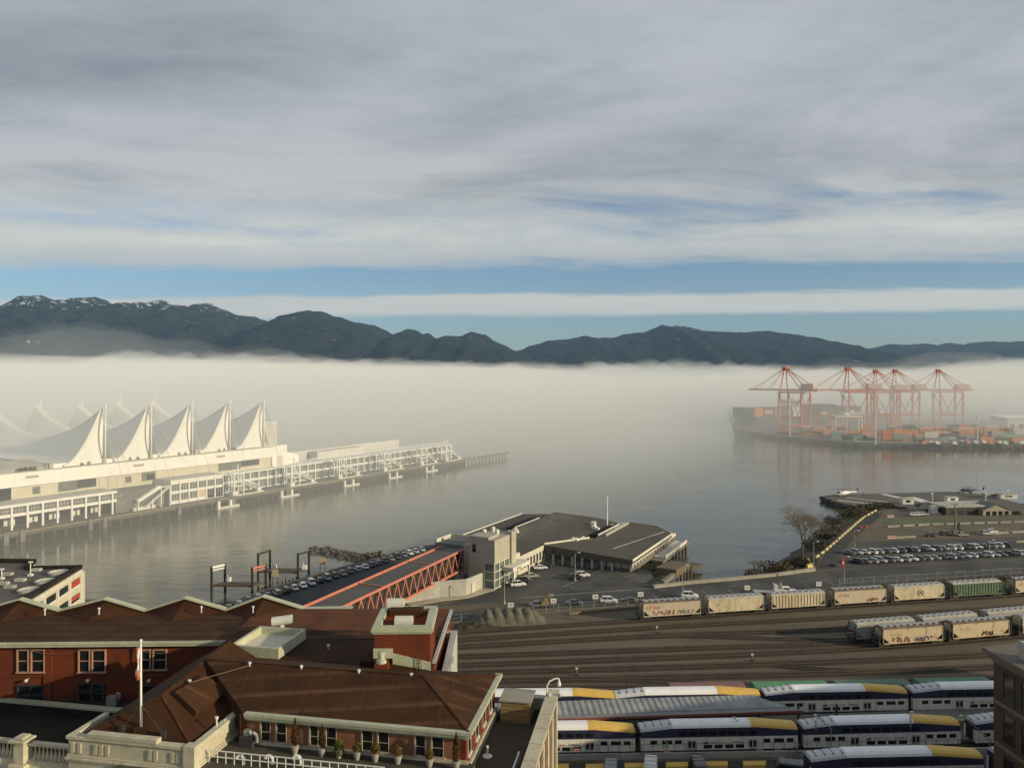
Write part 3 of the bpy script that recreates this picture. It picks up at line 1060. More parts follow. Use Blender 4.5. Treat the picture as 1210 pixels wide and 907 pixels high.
# (valley, peak) pairs measured along the far wall
GY = WM @ Vector((0, 12.7, 0))
ga, gb = WM @ Vector((-75, 12.7, 0)), WM @ Vector((14, 12.7, 0))
seq = [(-75, 722, 0), (-25, 722, 0), (24, 708, 1), (70, 721.5, 0), (124, 707.5, 1), (172, 721.5, 0), (219, 706.5, 1), (268, 720.5, 0), (311, 704.5, 1), (360, 719.5, 0), (416, 718.5, 0)]
top = []
for px, py, _ in seq:
    p = on_line(px, ga, gb)
    top.append(((WI @ p).x, zat(py, p.y)))
gm = MB(WM)
for (x0, z0), (x1, z1) in zip(top[:-1], top[1:]):
    gm.add([(x0, 12.5, 33.9), (x1, 12.5, 33.9), (x1, 12.5, z1), (x0, z0 and 12.5, z0), (x0, 13.1, 33.9), (x1, 13.1, 33.9), (x1, 13.1, z1), (x0, 13.1, z0)],
           [(0, 1, 2, 3), (4, 5, 6, 7), (3, 2, 6, 7), (0, 1, 5, 4), (0, 3, 7, 4), (1, 2, 6, 5)])
gab = gm.build('gable', ROOF, st)
# cross roofs running up to each gable
cr = MB(WM)
for i in (2, 4, 6, 8):
    (xv0, zv0), (xp, zp), (xv1, zv1) = top[i - 1], top[i], top[i + 1]
    yb = 8.2
    cr.add([(xv0, 12.5, zv0 - .25), (xp, 12.5, zp - .3), (xv1, 12.5, zv1 - .25), (xp, yb, 34.68)], [(0, 1, 3), (1, 2, 3), (0, 3, 2), (0, 1, 2)])
cr.build('cross_roof', ROOF, gab)
gc = MB(WM)
for i in range(len(top) - 1):
    a, b = top[i], top[i + 1]
    gc.bar((a[0], 12.78, a[1] + .1), (b[0], 12.78, b[1] + .1), 1.0, .16)
gc.build('coping', COPPER, gab)

# flat middle roof, penthouse, skylight tub
mr = MB(SM)
mr.M = None; mr.prism([(-33.3, 84.8), (-8.45, 80.2), (-8.1, 101.6), (-33.3, 101.6)], 34.5, [35.22, 35.22, 34.6, 34.6])
mr.build('flat_roof', mat('patched_roofing', (.030, .013, .007), (.060, .027, .013), .25, .85, .15, 4, spec=.1, c3=(.022, .017, .014)), st)
s_ = MB(SM)
p0, p1 = SL(330, 778, 35.2), SL(270, 775, 35.2)
x0, x1, y0 = p1.x, p0.x, (p0.y + p1.y) / 2
y1 = y0 + 6.6
hgt = 36.35
for bx in ((x0, x1, y0, y0 + .35), (x0, x1, y1 - .35, y1), (x0, x0 + .35, y0 + .35, y1 - .35), (x1 - .35, x1, y0 + .35, y1 - .35)):
    s_.box(*bx, 35.2, hgt)
tub = s_.build('skylight_curb', COPPER, st)
g = MB(SM); g.box(x0 + .35, x1 - .35, y0 + .35, y1 - .35, 35.23, 35.6)
g.build('skylight_panel', mat('cream_panel', (.55, .50, .38), (.62, .57, .45), .6, .6), tub)
v = MB(SM)
v.tube((x0 + 1.2, y1 + .6, 36.7), (x0 + 3.4, y1 + 1.5, 36.9), .55, 12); v.tube((x0 + 2.2, y1 + 1, 35.2), (x0 + 2.2, y1 + 1, 36.6), .35, 10)
v.build('roof_cowl', mat('pale_cowl_metal', (.46, .48, .42), (.54, .55, .48), .8, .5), st, smooth=False)
pq = P(508, 791, 35.2)
PM = frame(pq.x, pq.y, 1.5)
ph = MB(PM)
q1 = P(508, 791, 35.2)
PX0, PX1, PY0 = -5.75, 0.0, 0.0
PY1 = PY0 + 7.0
ZT = 39.3
ph.box(PX0, PX1, PY0, PY1, 33, ZT)
pent = ph.build('penthouse', BRICK, st)
c = MB(PM)
for o_, z0, z1 in ((.22, ZT + .2, ZT + .42), (.34, ZT - .08, ZT + .198), (.16, ZT - .3, ZT - .082)):
    c.box(PX0 - o_, PX1 + o_, PY0 - o_, PY0 + .55, z0, z1); c.box(PX0 - o_, PX1 + o_, PY1 - .55, PY1 + o_, z0, z1)
    c.box(PX0 - o_, PX0 + .55, PY0 + .55, PY1 - .55, z0, z1); c.box(PX1 - .55, PX1 + o_, PY0 + .55, PY1 - .55, z0, z1)
c.build('cornice', COPPER, pent)
c = MB(PM)
c.box(PX0 + .55, PX1 - .55, PY0 + .55, PY1 - .55, ZT - .2, ZT - .1)
c.box(PX0 + .9, PX1 - 1.2, PY1 - 2.2, PY1 - .6, ZT - .1, ZT + .6)
c.build('penthouse_roof', ROOF, pent)
for (xa, ya, zb) in ((PX0 + 1.3, PY1 - .2, ZT + .45), (PX1 - 3.0, PY0 + 2.2, ZT - .1)):
    c = MB(PM)
    r_ = .62
    prof = [(r_ * math.cos(math.pi * k / 8), .35 + r_ * math.sin(math.pi * k / 8)) for k in range(9)]
    prof = [(r_, 0)] + prof + [(-r_, 0)]
    c.loft([[(xa - .9, ya + y, zb + z) for y, z in prof], [(xa + 1.0, ya + y, zb + z) for y, z in prof]])
    c.build('barrel_vent', MATS['pale_cowl_metal'], pent)
c = MB(PM)
c.add([(PX0 + 1.9, PY0 - .16, 35.9), (PX1 + .1, PY0 - .16, 35.2), (PX1 + .1, PY0 - .16, 36.0), (PX0 + 1.9, PY0 - .16, 37.0), (PX0 + 1.9, PY0, 35.9), (PX1 + .1, PY0, 35.2), (PX1 + .1, PY0, 36.0), (PX0 + 1.9, PY0, 37.0)],
      [(0, 1, 2, 3), (4, 5, 6, 7), (0, 1, 5, 4), (1, 2, 6, 5), (2, 3, 7, 6), (3, 0, 4, 7)])
c.box(PX0 - .1, PX0 + 1.898, PY0 - .18, PY0, 36.5, 37.5)
c.build('flashing', COPPER, pent)
c = MB(PM)
c.add([(PX0 - 1.5, PY0 - .2, 35.2), (PX1, PY0 - .2, 35.2), (PX1, PY0 + .01, 35.2), (PX0 - 1.5, PY0 + .01, 35.2), (PX0 - 1.5, PY0 - .2, 36.4), (PX0 - 1.5, PY0 + .01, 36.4)], [(0, 1, 4), (3, 5, 2), (0, 4, 5, 3), (0, 3, 2, 1), (1, 2, 5, 4)])
c.build('sloped_curb', ROOF, pent)
c = MB(PM)
c.box(PX0 + .2, PX0 + 1.6, PY0 - 1.6, PY0 - .5, 35.0, 36.4)
ch = c.build('chimney', BRICK, st)
c = MB(PM)
c.lathe((PX0 + .85, PY0 - 1.05, 36.4), [(.55, 0), (.5, .3), (.32, .35), (.30, .8), (.42, .85), (.40, 1.05), (.05, 1.15)], 12)
c.build('chimney_vent', COPPER, ch, smooth=False)
c = MB(PM)
for dx in (0, .5):
    c.tube((PX1 - 1.4 + dx, PY0 - .28, 35.0), (PX1 - 1.4 + dx, PY0 - .28, 36.8), .035, 6)
for k in range(5):
    c.tube((PX1 - 1.4, PY0 - .28, 35.3 + k * .35), (PX1 - .9, PY0 - .28, 35.3 + k * .35), .025, 5)
c.build('roof_ladder', DARK_STEEL, pent)

# concrete-walled yard roof right of the penthouse
PCON = mat('pale_concrete', (.36, .36, .34), (.46, .45, .42), .6, .8, .2, 5, c3=(.28, .27, .25))
c = MB(); c.box(-7.7, -6.95, 84.2, 97.6, 4, 33.5); c.build('rear_parapet', PCON, st)
c = MB(); c.box(-10.6, -7.7, 96.9, 97.6, 4, 33.5); c.build('rear_parapet', PCON, st)
c = MB(); c.box(-10.6, -7.7, 82.5, 96.9, 4, 30.8)
c.build('rear_roof', ROOF_DARK, st)
c = MB(); c.bar((-8.35, 82, 35.3), (-8.05, 101.8, 34.75), .35, .3); c.build('roof_coping', PCON, st)
for k in range(2):
    c = MB(); c.path([(-6.85, 85.2 + k, 32), (-6.85, 85.2 + k, 33.7), (-6.7, 86.2 + k, 34.1), (-6.7, 86.5 + k, 33.4)], .06, 6); c.build('roof_pipe', STEEL, st)

# right-hand roof terrace with its boundary wall
rt = MB(SM)
rt.box(-.4, (SL(654, 822, 33).x + SL(622, 905, 33).x) / 2, -22, 15.5, 4, 31.0)
rt.build('side_roof', ROOF_DARK, st)
c = MB(SM)
c.box(-.2, 4.0, -1.5, 11.3, 31.0, 31.07)
c.build('roof_mat', mat('brown_roof_mat', (.05, .036, .022), (.07, .052, .033), .6, .9), st)
c = MB(SM); c.box(0, 4.9, 15.0, 15.9, 31.0, 32.2)
c.build('end_wall', CONCRETE, st)
pA, pB = SL(654, 822, 33), SL(622, 905, 33)
bx = (pA.x + pB.x) / 2
c = MB(SM); c.box(bx - .35, bx + .35, -24, 15.5, 4, 32.75)
sw_ = c.build('boundary_wall', BRICK, st)
c = MB(SM)
for i in range(13):
    y0 = -24 + i * 3.05
    c.box(bx - .62, bx + .62, y0, y0 + 2.95, 32.75, 33.05)
    c.box(bx + .36, bx + .62, y0 + .4, y0 + 1.2, 4, 32.6)
c.build('coping', STONE, sw_)
c = MB(SM)
c.box(bx - 1.6, bx - 1.45, -2.2, 3.5, 31, 32.2)
c.build('metal_screen', WHITE_WORN, st)
# roof vents, little white studs
VENTM = mat('white_vent', (.62, .62, .58), None, rough=.5)
for px, py, z in ((295, 786, 36.9), (356, 790, 36.9), (424, 795, 36.9), (486, 799.5, 36.8), (224, 807, 36.3), (177, 824, 34.2), (388, 765, 35.25), (117, 721, 35.7), (53, 722, 35.7), (238, 719, 35.7), (299, 719, 35.7), (256, 851, 35.0)):
    p = P(px, py, z)
    c = MB()
    c.tube(p - Vector((0, 0, .5)), p + Vector((0, 0, .22)), .08, 8); c.tube(p + Vector((0, 0, .2)), p + Vector((0, 0, .36)), .17, 8)
    c.build('roof_vent', VENTM, st)
# wire strung between two vents
a, b = P(224, 806, 36.7), P(295, 785.5, 37.3)
c = MB(); c.tube(a, b, .022, 5)
c.build('wire', mat('wire_tan', (.28, .19, .11), None), st)

# wooden shed on the side roof
shd = thing('wooden_shed', 'low weathered plywood shed on the side roof behind the brown hip roof', 'shed', SM @ Vector((1.7, 13.0, 31)), -10.7)
c = MB(SM)
sx0, sx1, sy0, sy1 = .3, 3.3, 11.5, 14.4
c.box(sx0, sx1, sy0, sy1, 31.0, 33.1)
c.build('shed_box', TIMBER_Y, shd)
c = MB(SM); c.box(sx0 - .15, sx1 + .15, sy0 - .15, sy1 + .15, 33.1, 33.22)
c.build('shed_lid', mat('grey_boards', (.25, .24, .20), (.33, .31, .26), 1, .8, stretch=(1, 8, 1)), shd)
c = MB(SM)
for k in range(4):
    c.box(sx0 - .03, sx1 + .03, sy0 - .03, sy0, 31.2 + k * .5, 31.23 + k * .5)
c.build('shed_batten', TIMBER, shd)
# white mushroom vent on the roof mat
p = SL(576, 894, 31)
mv = tag(MB(SM).lathe((p.x, p.y, 31.07), [(.45, 0), (.45, .06), (.1, .08), (.1, .9), (.14, .95)], 12).build('mushroom_vent', WHITE, None), 'slim white vent pipe on a round base beside the brick gable wall', 'vent pipe')

# white railing on the terrace
rl = thing('terrace_railing', 'white tubular railing across the terrace below the potted shrubs', 'railing', SM @ Vector((-17, -3.4, 32.2)), -10.7)
c = MB(SM)
for z in (33.25, 32.72):
    c.bar((-23.4, -3.4, z), (-6.5, -3.4, z), .07)
c.build('rail', WHITE, rl)
c = MB(SM)
for i in range(22):
    a = -23.4 + i * .8
    c.bar((a, -3.4, 32.2), (a, -3.4, 33.25), .06)
c.build('upright', WHITE, rl)
c = MB(SM)
c.bar((-24.6, -3.6, 34.3), (-23.4, -3.4, 33.25), .06); c.bar((-23.4, -3.4, 33.25), (-23.2, .3, 34.3), .07); c.bar((-23.4, -3.4, 32.7), (-23.2, .3, 33.7), .05)
for k in range(4):
    c.bar((-23.4 + .05 * k, -3.4 + .9 * k, 32.2), (-23.4 + .05 * k, -3.4 + .9 * k, 33.3 + .25 * k), .05)
c.build('stair_rail', WHITE, rl)
# curved vents below the railing
for k, px in enumerate((288, 322, 355)):
    p = SL(px, 902, 32.2)
    c = MB(SM)
    b = Vector((p.x, p.y, 31.8))
    c.path([b, b + Vector((0, 0, .9)), b + Vector((-.2, -.1, 1.15)), b + Vector((-.45, -.15, 1.15)), b + Vector((-.6, -.2, .9))], .13, 8)
    tag(c.build('gooseneck_vent', VENTM, None), ['white gooseneck vent by the terrace railing nearest the cream parapet', 'middle white gooseneck vent below the terrace railing', 'white gooseneck vent below the railing farthest from the cream parapet'][k], 'vent', 'gooseneck vents on the terrace')
# grey rooftop machine by the parapet corner
p = SL(294, 880, 32.2)
ac = thing('rooftop_machine', 'dark grey fan unit with pipes squeezed beside the cream parapet end', 'machine', SM @ Vector((p.x, p.y, 32.2)), -10.7)
c = MB(SM); c.box(p.x - .7, p.x + .6, p.y - .5, p.y + .5, 32.2, 33.2); c.build('casing', DARK_STEEL, ac)
c = MB(SM); c.tube((p.x - .1, p.y, 33.2), (p.x - .1, p.y, 33.6), .38, 10); c.build('fan', STEEL, ac)
c = MB(SM); c.path([(p.x + .6, p.y - .2, 32.6), (p.x + 1.0, p.y - .3, 32.8), (p.x + 1.0, p.y - .4, 33.4), (p.x + .7, p.y - .5, 33.7)], .14, 8); c.build('duct', STEEL, ac)
# grey air conditioner in the light well
p = P(134, 832, 27.9)
ac = thing('air_conditioner', 'grey box air conditioner with a bent pipe below the brick windows', 'air conditioner', p)
c = MB(); c.box(p.x - .65, p.x + .45, p.y - .4, p.y + .4, p.z, p.z + 1.0); c.build('casing', mat('ac_grey', (.22, .22, .20), (.28, .28, .26), 1, .6), ac)
c = MB(); c.path([p + Vector((.45, 0, .7)), p + Vector((.75, 0, .8)), p + Vector((.75, 0, 1.3)), p + Vector((.35, 0, 1.35))], .08, 6); c.build('pipe', STEEL, ac)
# pale lamps on the brick wall
for k, px in enumerate((33.5, 106, 178)):
    p = on_line(px, wl0, wl1)
    z = zat(802, p.y)
    c = MB(); c.ball((p.x, p.y - .45, z), .2, n=8, m=5); c.tube((p.x, p.y - .4, z), (p.x, p.y + .1, z + .1), .04, 6)
    tag(c.build('wall_lamp', VENTM, None), ['round white wall lamp on the brick wing below the leftmost window pair', 'round white wall lamp below the middle window pair', 'round white wall lamp on the brick wing behind the flagpole'][k], 'wall lamp', 'lamps along the brick wing')

# flagpole
p = P(166.5, 862, 34.4)
ztop = zat(758, p.y)
fp = thing('flagpole', 'white flagpole with a furled flag standing on the brown pavilion roof', 'flagpole', (p.x, p.y, p.z - .3))
c = MB(); c.tube((p.x, p.y, p.z), (p.x, p.y, ztop), .115, 12, .07); c.build('pole', WHITE, fp, smooth=True)
c = MB(); c.ball((p.x, p.y, ztop + .12), .14); c.build('finial', WHITE, fp, smooth=True)
c = MB(); c.box(p.x - .5, p.x + .5, p.y - .4, p.y + .4, p.z - .6, p.z + .3); c.build('base', ROOF_WEATHERED, fp)
c = MB()
for dx, dy, px, py in ((-1, 0, 144.5, 860), (1, .3, 183, 848), (.8, -.6, 193, 866)):
    q = P(px, py, 34.6)
    c.tube((p.x, p.y, p.z + 2.2), q, .045, 6)
    c.box(q.x - .2, q.x + .2, q.y - .15, q.y + .15, q.z - .7, q.z + .25)
c.build('stay', DARK_STEEL, fp)
c = MB()
rings = []
for k in range(9):
    z = ztop - .5 - k * .36
    wd = .16 + .12 * math.sin(k * 1.2) + .07 * k / 8
    ring = []
    for i in range(8):
        an = 2 * math.pi * i / 8
        ring.append((p.x - .24 + wd * math.cos(an) * .75 + .05 * math.sin(k * 2 + i), p.y + .12 * math.sin(an), z + .08 * math.cos(i * 1.7)))
    rings.append(ring)
c.loft(rings)
FLAG = mat('flag_cloth', (.72, .70, .68), (.62, .20, .07), .9, .8, lo=.47, hi=.53, stretch=(1, 1, .8))
c.build('flag', FLAG, fp, smooth=True)

# potted shrubs on the terrace
def leafy(mb, c, rx, rz, n, s, cone=False):
    for _ in range(n):
        while True:
            q = Vector((random.uniform(-1, 1), random.uniform(-1, 1), random.uniform(-1, 1)))
            if q.length < 1 and q.length > .35:
                break
        if cone:
            k = (1 - (q.z + 1) / 2) ** .7
            q.x *= k; q.y *= k
        pp_ = Vector((c[0] + q.x * rx, c[1] + q.y * rx, c[2] + q.z * rz))
        d1 = Vector((random.gauss(0, 1), random.gauss(0, 1), random.gauss(0, 1))).normalized() * s
        d2 = d1.cross(Vector((random.gauss(0, 1), random.gauss(0, 1), random.gauss(0, 1)))).normalized() * s * .6
        mb.add([pp_ - d1, pp_ + d2, pp_ + d1, pp_ - d2], [(0, 1, 2, 3)])


def leaf_mat(name, c1, c2, sc_=1.2):
    return mat(name, c1, c2, sc_, .8, spec=.15)


BROWN_LEAF = leaf_mat('browned_conifer', (.055, .026, .010), (.10, .050, .018))
TAN_LEAF = leaf_mat('tan_topiary', (.11, .075, .022), (.18, .125, .04))
GREEN_LEAF = leaf_mat('green_topiary', (.06, .085, .015), (.12, .125, .025))
POT = mat('pale_pot', (.28, .265, .235), (.38, .36, .32), 2, .7)
FRONT = SM @ Vector((-30, -.6, 0)), SM @ Vector((0, -.6, 0))
plants = [(348.5, 2.6, 'cypress', BROWN_LEAF, 'tall brown conical shrub in a pale pot nearest the cream parapet'),
          (380.5, 2.2, 'cypress', BROWN_LEAF, 'tall brown conical shrub between the second pair of terrace windows'),
          (400.5, 1.1, 'ball', GREEN_LEAF, 'round shrub with green skirt on the terrace, the greenest one'),
          (422, .95, 'ball', TAN_LEAF, 'round tan shrub in a pot left of the third window pair'),
          (443.5, 1.0, 'ball', TAN_LEAF, 'round tan shrub in a pot between the third pair of windows'),
          (470, .95, 'ball', TAN_LEAF, 'round tan shrub in a pot right of the third window pair'),
          (507.5, .95, 'ball', TAN_LEAF, 'round tan shrub in a pot between the last pair of windows'),
          (539, 2.6, 'cypress', BROWN_LEAF, 'leaning brown conical shrub in a white pot at the terrace corner')]
for px, hh, kind, lm, lab in plants:
    p = on_line(px, *FRONT)
    b = Vector((p.x, p.y, 32.2))
    t = thing('potted_shrub', lab, 'plant', b, 0, 'potted shrubs along the terrace')
    c = MB(); c.lathe(b, [(.20, 0), (.33, .45), (.38, .72), (.30, .74)], 12); c.build('pot', POT, t)
    c = MB()
    if kind == 'cypress':
        leafy(c, (b.x, b.y, b.z + .6 + hh / 2), .46, hh / 2, 700, .10, True)
    else:
        leafy(c, (b.x, b.y, b.z + .6 + hh / 2), .42, hh / 2 * .95, 420, .09)
        if lm is GREEN_LEAF:
            leafy(c, (b.x, b.y, b.z + .55), .5, .4, 300, .1)
    c.build('foliage', lm, t, recalc=False)
    c = MB(); c.tube(b + Vector((0, 0, .5)), b + Vector((0, 0, .8 + hh * .5)), .05, 6); c.build('stem', TIMBER, t)

# curved lamp at the end of the boundary wall
p = P(646, 822, 33)
lp = thing('wall_lamp_bracket', 'white swan-neck lamp on the boundary wall above the train roofs', 'lamp', p)
c = MB(); c.path([p, p + Vector((.02, 0, 1.0)), p + Vector((.25, 0, 1.5)), p + Vector((.8, .1, 1.75)), p + Vector((1.25, .1, 1.78)), p + Vector((1.28, .1, 1.5))], .075, 8); c.build('bracket', WHITE, lp)
c = MB(); c.lathe(p + Vector((1.28, .1, .95)), [(.10, 0), (.2, .12), (.16, .45), (.07, .6)], 10); c.build('lamp_head', WHITE, lp)
c = MB(); c.ball(p + Vector((.2, 0, .1)), .32, n=8, m=5); c.ball(p + Vector((1.35, .1, .05)), .22, n=8, m=5); c.build('bell', STEEL, lp)

# ================================================================== DARK BUILDING AT THE RIGHT EDGE
c0_ = P(1174, 771, 37.5)
rb = thing('dark_brick_warehouse', 'dark brick warehouse with tall sash windows at the lower right edge', 'building', (c0_.x + 20, c0_.y, 4))
LX, LY = c0_.x, c0_.y
dirR = Vector((.955, .297))                         # its track-side wall runs off to the right, out of view
far = (LX + dirR.x * 140, LY + dirR.y * 140)
RBL = 48.0
ey = lambda x: LY + (x - LX) * dirR.y / dirR.x
c = MB(); c.prism([(LX, LY), (LX + 2.0, LY - RBL), (LX + 24, LY - RBL), (LX + 24, ey(LX + 24))], 4, 37.5); c.build('wall', BRICK_DARK, rb)
c = MB(); c.prism([(LX + 24, LY - RBL), (LX + 54, LY - RBL + 6), (LX + 54, ey(LX + 54)), (LX + 24, ey(LX + 24) - .1)], 4, 26.5); c.build('unseen_low_block', BRICK_DARK, rb)  # unseen block, kept low so the sun reaches the left coaches
c = MB(); c.prism([(LX + 54, LY - RBL + 6), (LX + 140, LY - RBL + 30), (LX + 140, ey(LX + 140)), (LX + 54, ey(LX + 54) - .1)], 4, 34.0); c.build('unseen_shade_block', BRICK_DARK, rb)  # unseen block, its height shaped to shade the right coaches
c = MB()
for o_, z0, z1 in ((.75, 37.5, 37.85), (.35, 37.0, 37.498), (.15, 36.7, 36.998)):
    c.prism([(LX - o_, LY + o_), (LX - o_ + 2.0, LY - RBL), (LX + 24 + o_, LY - RBL), (LX + 24 + o_, ey(LX + 24) + o_)], z0, z1)
c.build('cornice', mat('dark_cornice', (.12, .10, .08), (.17, .145, .115), .8, .75), rb)
c = MB()
for z in (32.6, 28.4, 24.2, 20):
    c.prism([(LX - .12, LY - .4), (LX + 1.88, LY - RBL), (LX + 3, LY - RBL), (LX + 1, LY - .4)], z, z + .35)
c.build('string_course', MATS['dark_cornice'], rb)
for r_ in range(4):
    for k in range(6):
        y1 = LY - 1.6 - k * 2.55
        y0 = y1 - 1.45
        z0 = 33.4 - r_ * 4.2
        z1 = z0 + 2.75
        xw = lambda y: LX + 2.0 * (LY - y) / RBL
        f = MB()
        for ya, yb, za, zb in ((y0 - .12, y0, z0, z1), (y1, y1 + .12, z0, z1), (y0 - .12, y1 + .12, z1, z1 + .16), (y0 - .2, y1 + .2, z0 - .2, z0 - .002), (y0, y1, z0 + 1.3, z0 + 1.42)):
            f.box(xw(ya) - .10, xw(ya) + .08, ya, yb, za, zb)
        win = f.build('window', mat('brown_sash', (.045, .035, .026), (.07, .055, .04), 2, .6), rb)
        g = MB(); g.add([(xw(y0) - .03, y0, z0), (xw(y1) - .03, y1, z0), (xw(y1) - .03, y1, z1), (xw(y0) - .03, y0, z1)], [(0, 1, 2, 3)])
        g.build('pane', GLASS, win, recalc=False)
c = MB(); c.box(LX + 1.0, LX + 3.2, LY - 4.4, LY - 2.4, 37.85, 39.6); c.build('roof_box', CONCRETE, rb)
for k in range(3):
    c = MB(); c.tube((LX + 1.4 + k * .8, LY - 7.5, 37.8), (LX + 1.4 + k * .8, LY - 7.5, 39.9), .16, 8); c.build('roof_pipe', STEEL, rb)

# ================================================================== CONVENTION PIER WITH WHITE SAILS
CM = frame(-196, 295, 58.6)                          # s along the quay edge, d inland
CI = CM.inverted()


def s_at(px, d):
    k = (px - CX) / F
    o, e = CM @ Vector((0, d, 0)), CM.to_3x3() @ Vector((1, 0, 0))
    return (k * o.y - o.x) / (e.x - k * e.y)


pier = thing('concrete_pier', 'long dark pier deck on piles carrying the white convention hall', 'pier', CM @ Vector((120, 60, 0)), 58.6)
c = MB(CM)
c.box(-90, 318, 1.2, 140, 2.4, 4.0); c.box(-90, 372, .0, 3.6, 2.9, 4.3)
c.box(318, 372, 3.6, 6, 2.9, 4.0)
c.build('deck', mat('pier_deck', (.085, .08, .07), (.13, .12, .105), .15, .9), pier)
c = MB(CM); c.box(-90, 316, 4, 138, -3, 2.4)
c.build('underdeck_shade', RUBBER, pier)  # solid black block stands in for the shade under the deck
c = MB(CM)
c.bar((-90, -.1, 4.35), (372, -.1, 4.35), .5, .4)
c.build('kerb_timber', mat('ochre_timber', (.30, .24, .13), (.22, .18, .11), .6, .85), pier)
for i in range(98):
    s = -88 + i * 4.7
    c = MB(CM); c.tube((s, .9, -3), (s, .9, 3.0), .42, 8)
    c.build('pile', TIMBER, pier)
for px in (7, 26.5, 107, 124, 212, 258, 276, 340):
    s = s_at(px, -.5)
    c = MB(CM)
    c.box(s - .9, s + .9, -.9, 0, 0.2, 4.9)
    c.build('fender', CONCRETE_D, pier)
# little square posts at the end of the bare walkway
c = MB(CM)
for k in range(9):
    c.box(322 + k * 5.4, 323 + k * 5.4, 1.5, 2.3, 4.0, 5.2)
c.build('bollard_row', WHITE_WORN, pier)

hall = thing('convention_hall', 'long white convention hall with sail roof and two-storey glazed concourse on the pier', 'hall', CM @ Vector((60, 60, 4)), 58.6)
# low concourse, open below
D0 = 8.0
cw = MB(CM)
cw.box(-60, 51, D0, D0 + .6, 9.2, 10.4); cw.box(-60, 51, D0 + .6, D0 + 13, 9.2, 9.6)
cw.box(-60, 51, D0 - .3, D0 + .6, 13.1, 14.0)
cw.box(-60, 51, D0 + 11, D0 + 12, 4, 9.2)
conc = cw.build('concourse', WHITE, hall)
c = MB(CM); c.box(-60, 51.4, D0 - .1, D0 + 13, 14.0, 14.25)
c.build('concourse_roof', mat('pale_roof_sheet', (.42, .41, .37), (.50, .49, .44), .3, .7), conc)
COLS = [7.4 + 5.93 * i for i in range(-11, 8)]
for s in COLS:
    c = MB(CM); c.box(s - .38, s + .38, D0 - .35, D0 + .35, 4.0, 13.1)
    c.build('column', WHITE, conc)
    c = MB(CM); c.box(s + 2.6, s + 3.2, D0 + 5, D0 + 5.6, 4.0, 9.2)
    c.build('inner_column', WHITE, conc)
    w_ = MB(CM); w_.box(s + .4, s + 5.5, D0 + .45, D0 + .55, 10.4, 13.1)
    pn = w_.build('window', GLASS_GREY, conc)
    f = MB(CM)
    for q in (1.75, 3.05, 4.3):
        f.box(s + q - .05, s + q + .05, D0 + .30, D0 + .448, 10.4, 13.1)
    f.box(s + .4, s + 5.5, D0 + .32, D0 + .446, 11.6, 11.7)
    f.build('mullion', WHITE_WORN, pn)
# parked pale van shapes are too small to read; dark inner doors instead
for s in range(-58, 50, 9):
    c = MB(CM); c.box(s, s + 4.5, D0 + 10.9, D0 + 11, 4.0, 7.6); c.build('inner_door', GLASS, conc)
# outside stair
stc = MB(CM)
s0, s1 = s_at(163, D0 - 2), s_at(190, D0 - 2)
stc.bar((s0, D0 - 2.2, 8.3), (s1, D0 - 2.2, 13.6), .3, 1.2); stc.bar((s0, D0 - .6, 8.3), (s1, D0 - .6, 13.6), .3, 1.2)
stc.bar((s0, D0 - 1.4, 7.9), (s1, D0 - 1.4, 13.2), 1.6, .25)
stc.bar((s1, D0 - 1.4, 13.3), (s1 + 5, D0 - 1.4, 13.3), 2.4, .3)
stc.bar((s1 + 4, D0 - 2.2, 12.8), (s0 + 4, D0 - 2.2, 5.2), .25, .5); stc.bar((s1 + 4, D0 - 1.0, 12.8), (s0 + 4, D0 - 1.0, 5.2), .25, .5)
for s in (s0, s0 + 7, s1, s1 + 4.6):
    stc.bar((s, D0 - 2.2, 4), (s, D0 - 2.2, 8.4 if s < s1 - 3 else 13), .45)
stc.build('staircase', WHITE, hall)
c = MB(CM); c.box(51, 75, D0 + 1, D0 + 13, 4, 13.2); c.build('stair_hall', CONCRETE_D, hall)
c = MB(CM)
for k in range(5):
    c.box(52 + k * 4.6, 55.6 + k * 4.6, D0 + .9, D0 + .99, 9.8, 12.6)
c.build('stair_hall_window', GLASS_GREY, hall)
# low white store under the stair
sA, sB = s_at(160, D0 - 3), s_at(186, D0 - 3)
c = MB(CM); c.box(sA, sB, D0 - 1.6, D0 + .9, 4, 5.4); c.build('store_wall', WHITE_WORN, hall)
# enclosed block
E0, E1 = s_at(203, D0 - 1), s_at(265, D0 - 1)
c = MB(CM)
c.box(E0, E1, D0, D0 + 13, 4, 14.6); c.box(E0 - .3, E1 + .3, D0 - .5, D0 + 13, 14.6, 15.3)
blk = c.build('enclosed_block', WHITE, hall)
c = MB(CM)
c.box(E0 - .3, E1 + .3, D0 - .3, D0 + 13, 15.3, 15.5)
c.build('block_roof', MATS['pale_roof_sheet'], blk)
NB = 6
for k in range(NB):
    a = E0 + (E1 - E0) * (k + .12) / NB
    b = E0 + (E1 - E0) * (k + .94) / NB
    for z0, z1, lvl in ((10.2, 13.4, 1), (5.6, 8.9, 0)):
        if lvl == 0 and k == 3:
            m_ = mat('tan_panel', (.55, .40, .22), (.60, .45, .26), .4, .7)
        else:
            m_ = GLASS_GREY if lvl or k < 3 else GLASS
        w_ = MB(CM); w_.box(a, b, D0 - .05, D0 + .02, z0 if (lvl or k < 4) else 4.3, z1)
        pn = w_.build('window', m_, blk)
        f = MB(CM)
        for q in (1 / 3, 2 / 3):
            f.box(a + (b - a) * q - .06, a + (b - a) * q + .06, D0 - .13, D0 - .052, z0, z1)
        f.build('mullion', WHITE, pn)
c = MB(CM)
for k in range(NB + 1):
    a = E0 + (E1 - E0) * k / NB
    c.box(max(E0, a - .35), min(E1, a + .35), D0 - .4, D0 - .02, 4, 14.6)
c.build('pilaster', WHITE, blk)
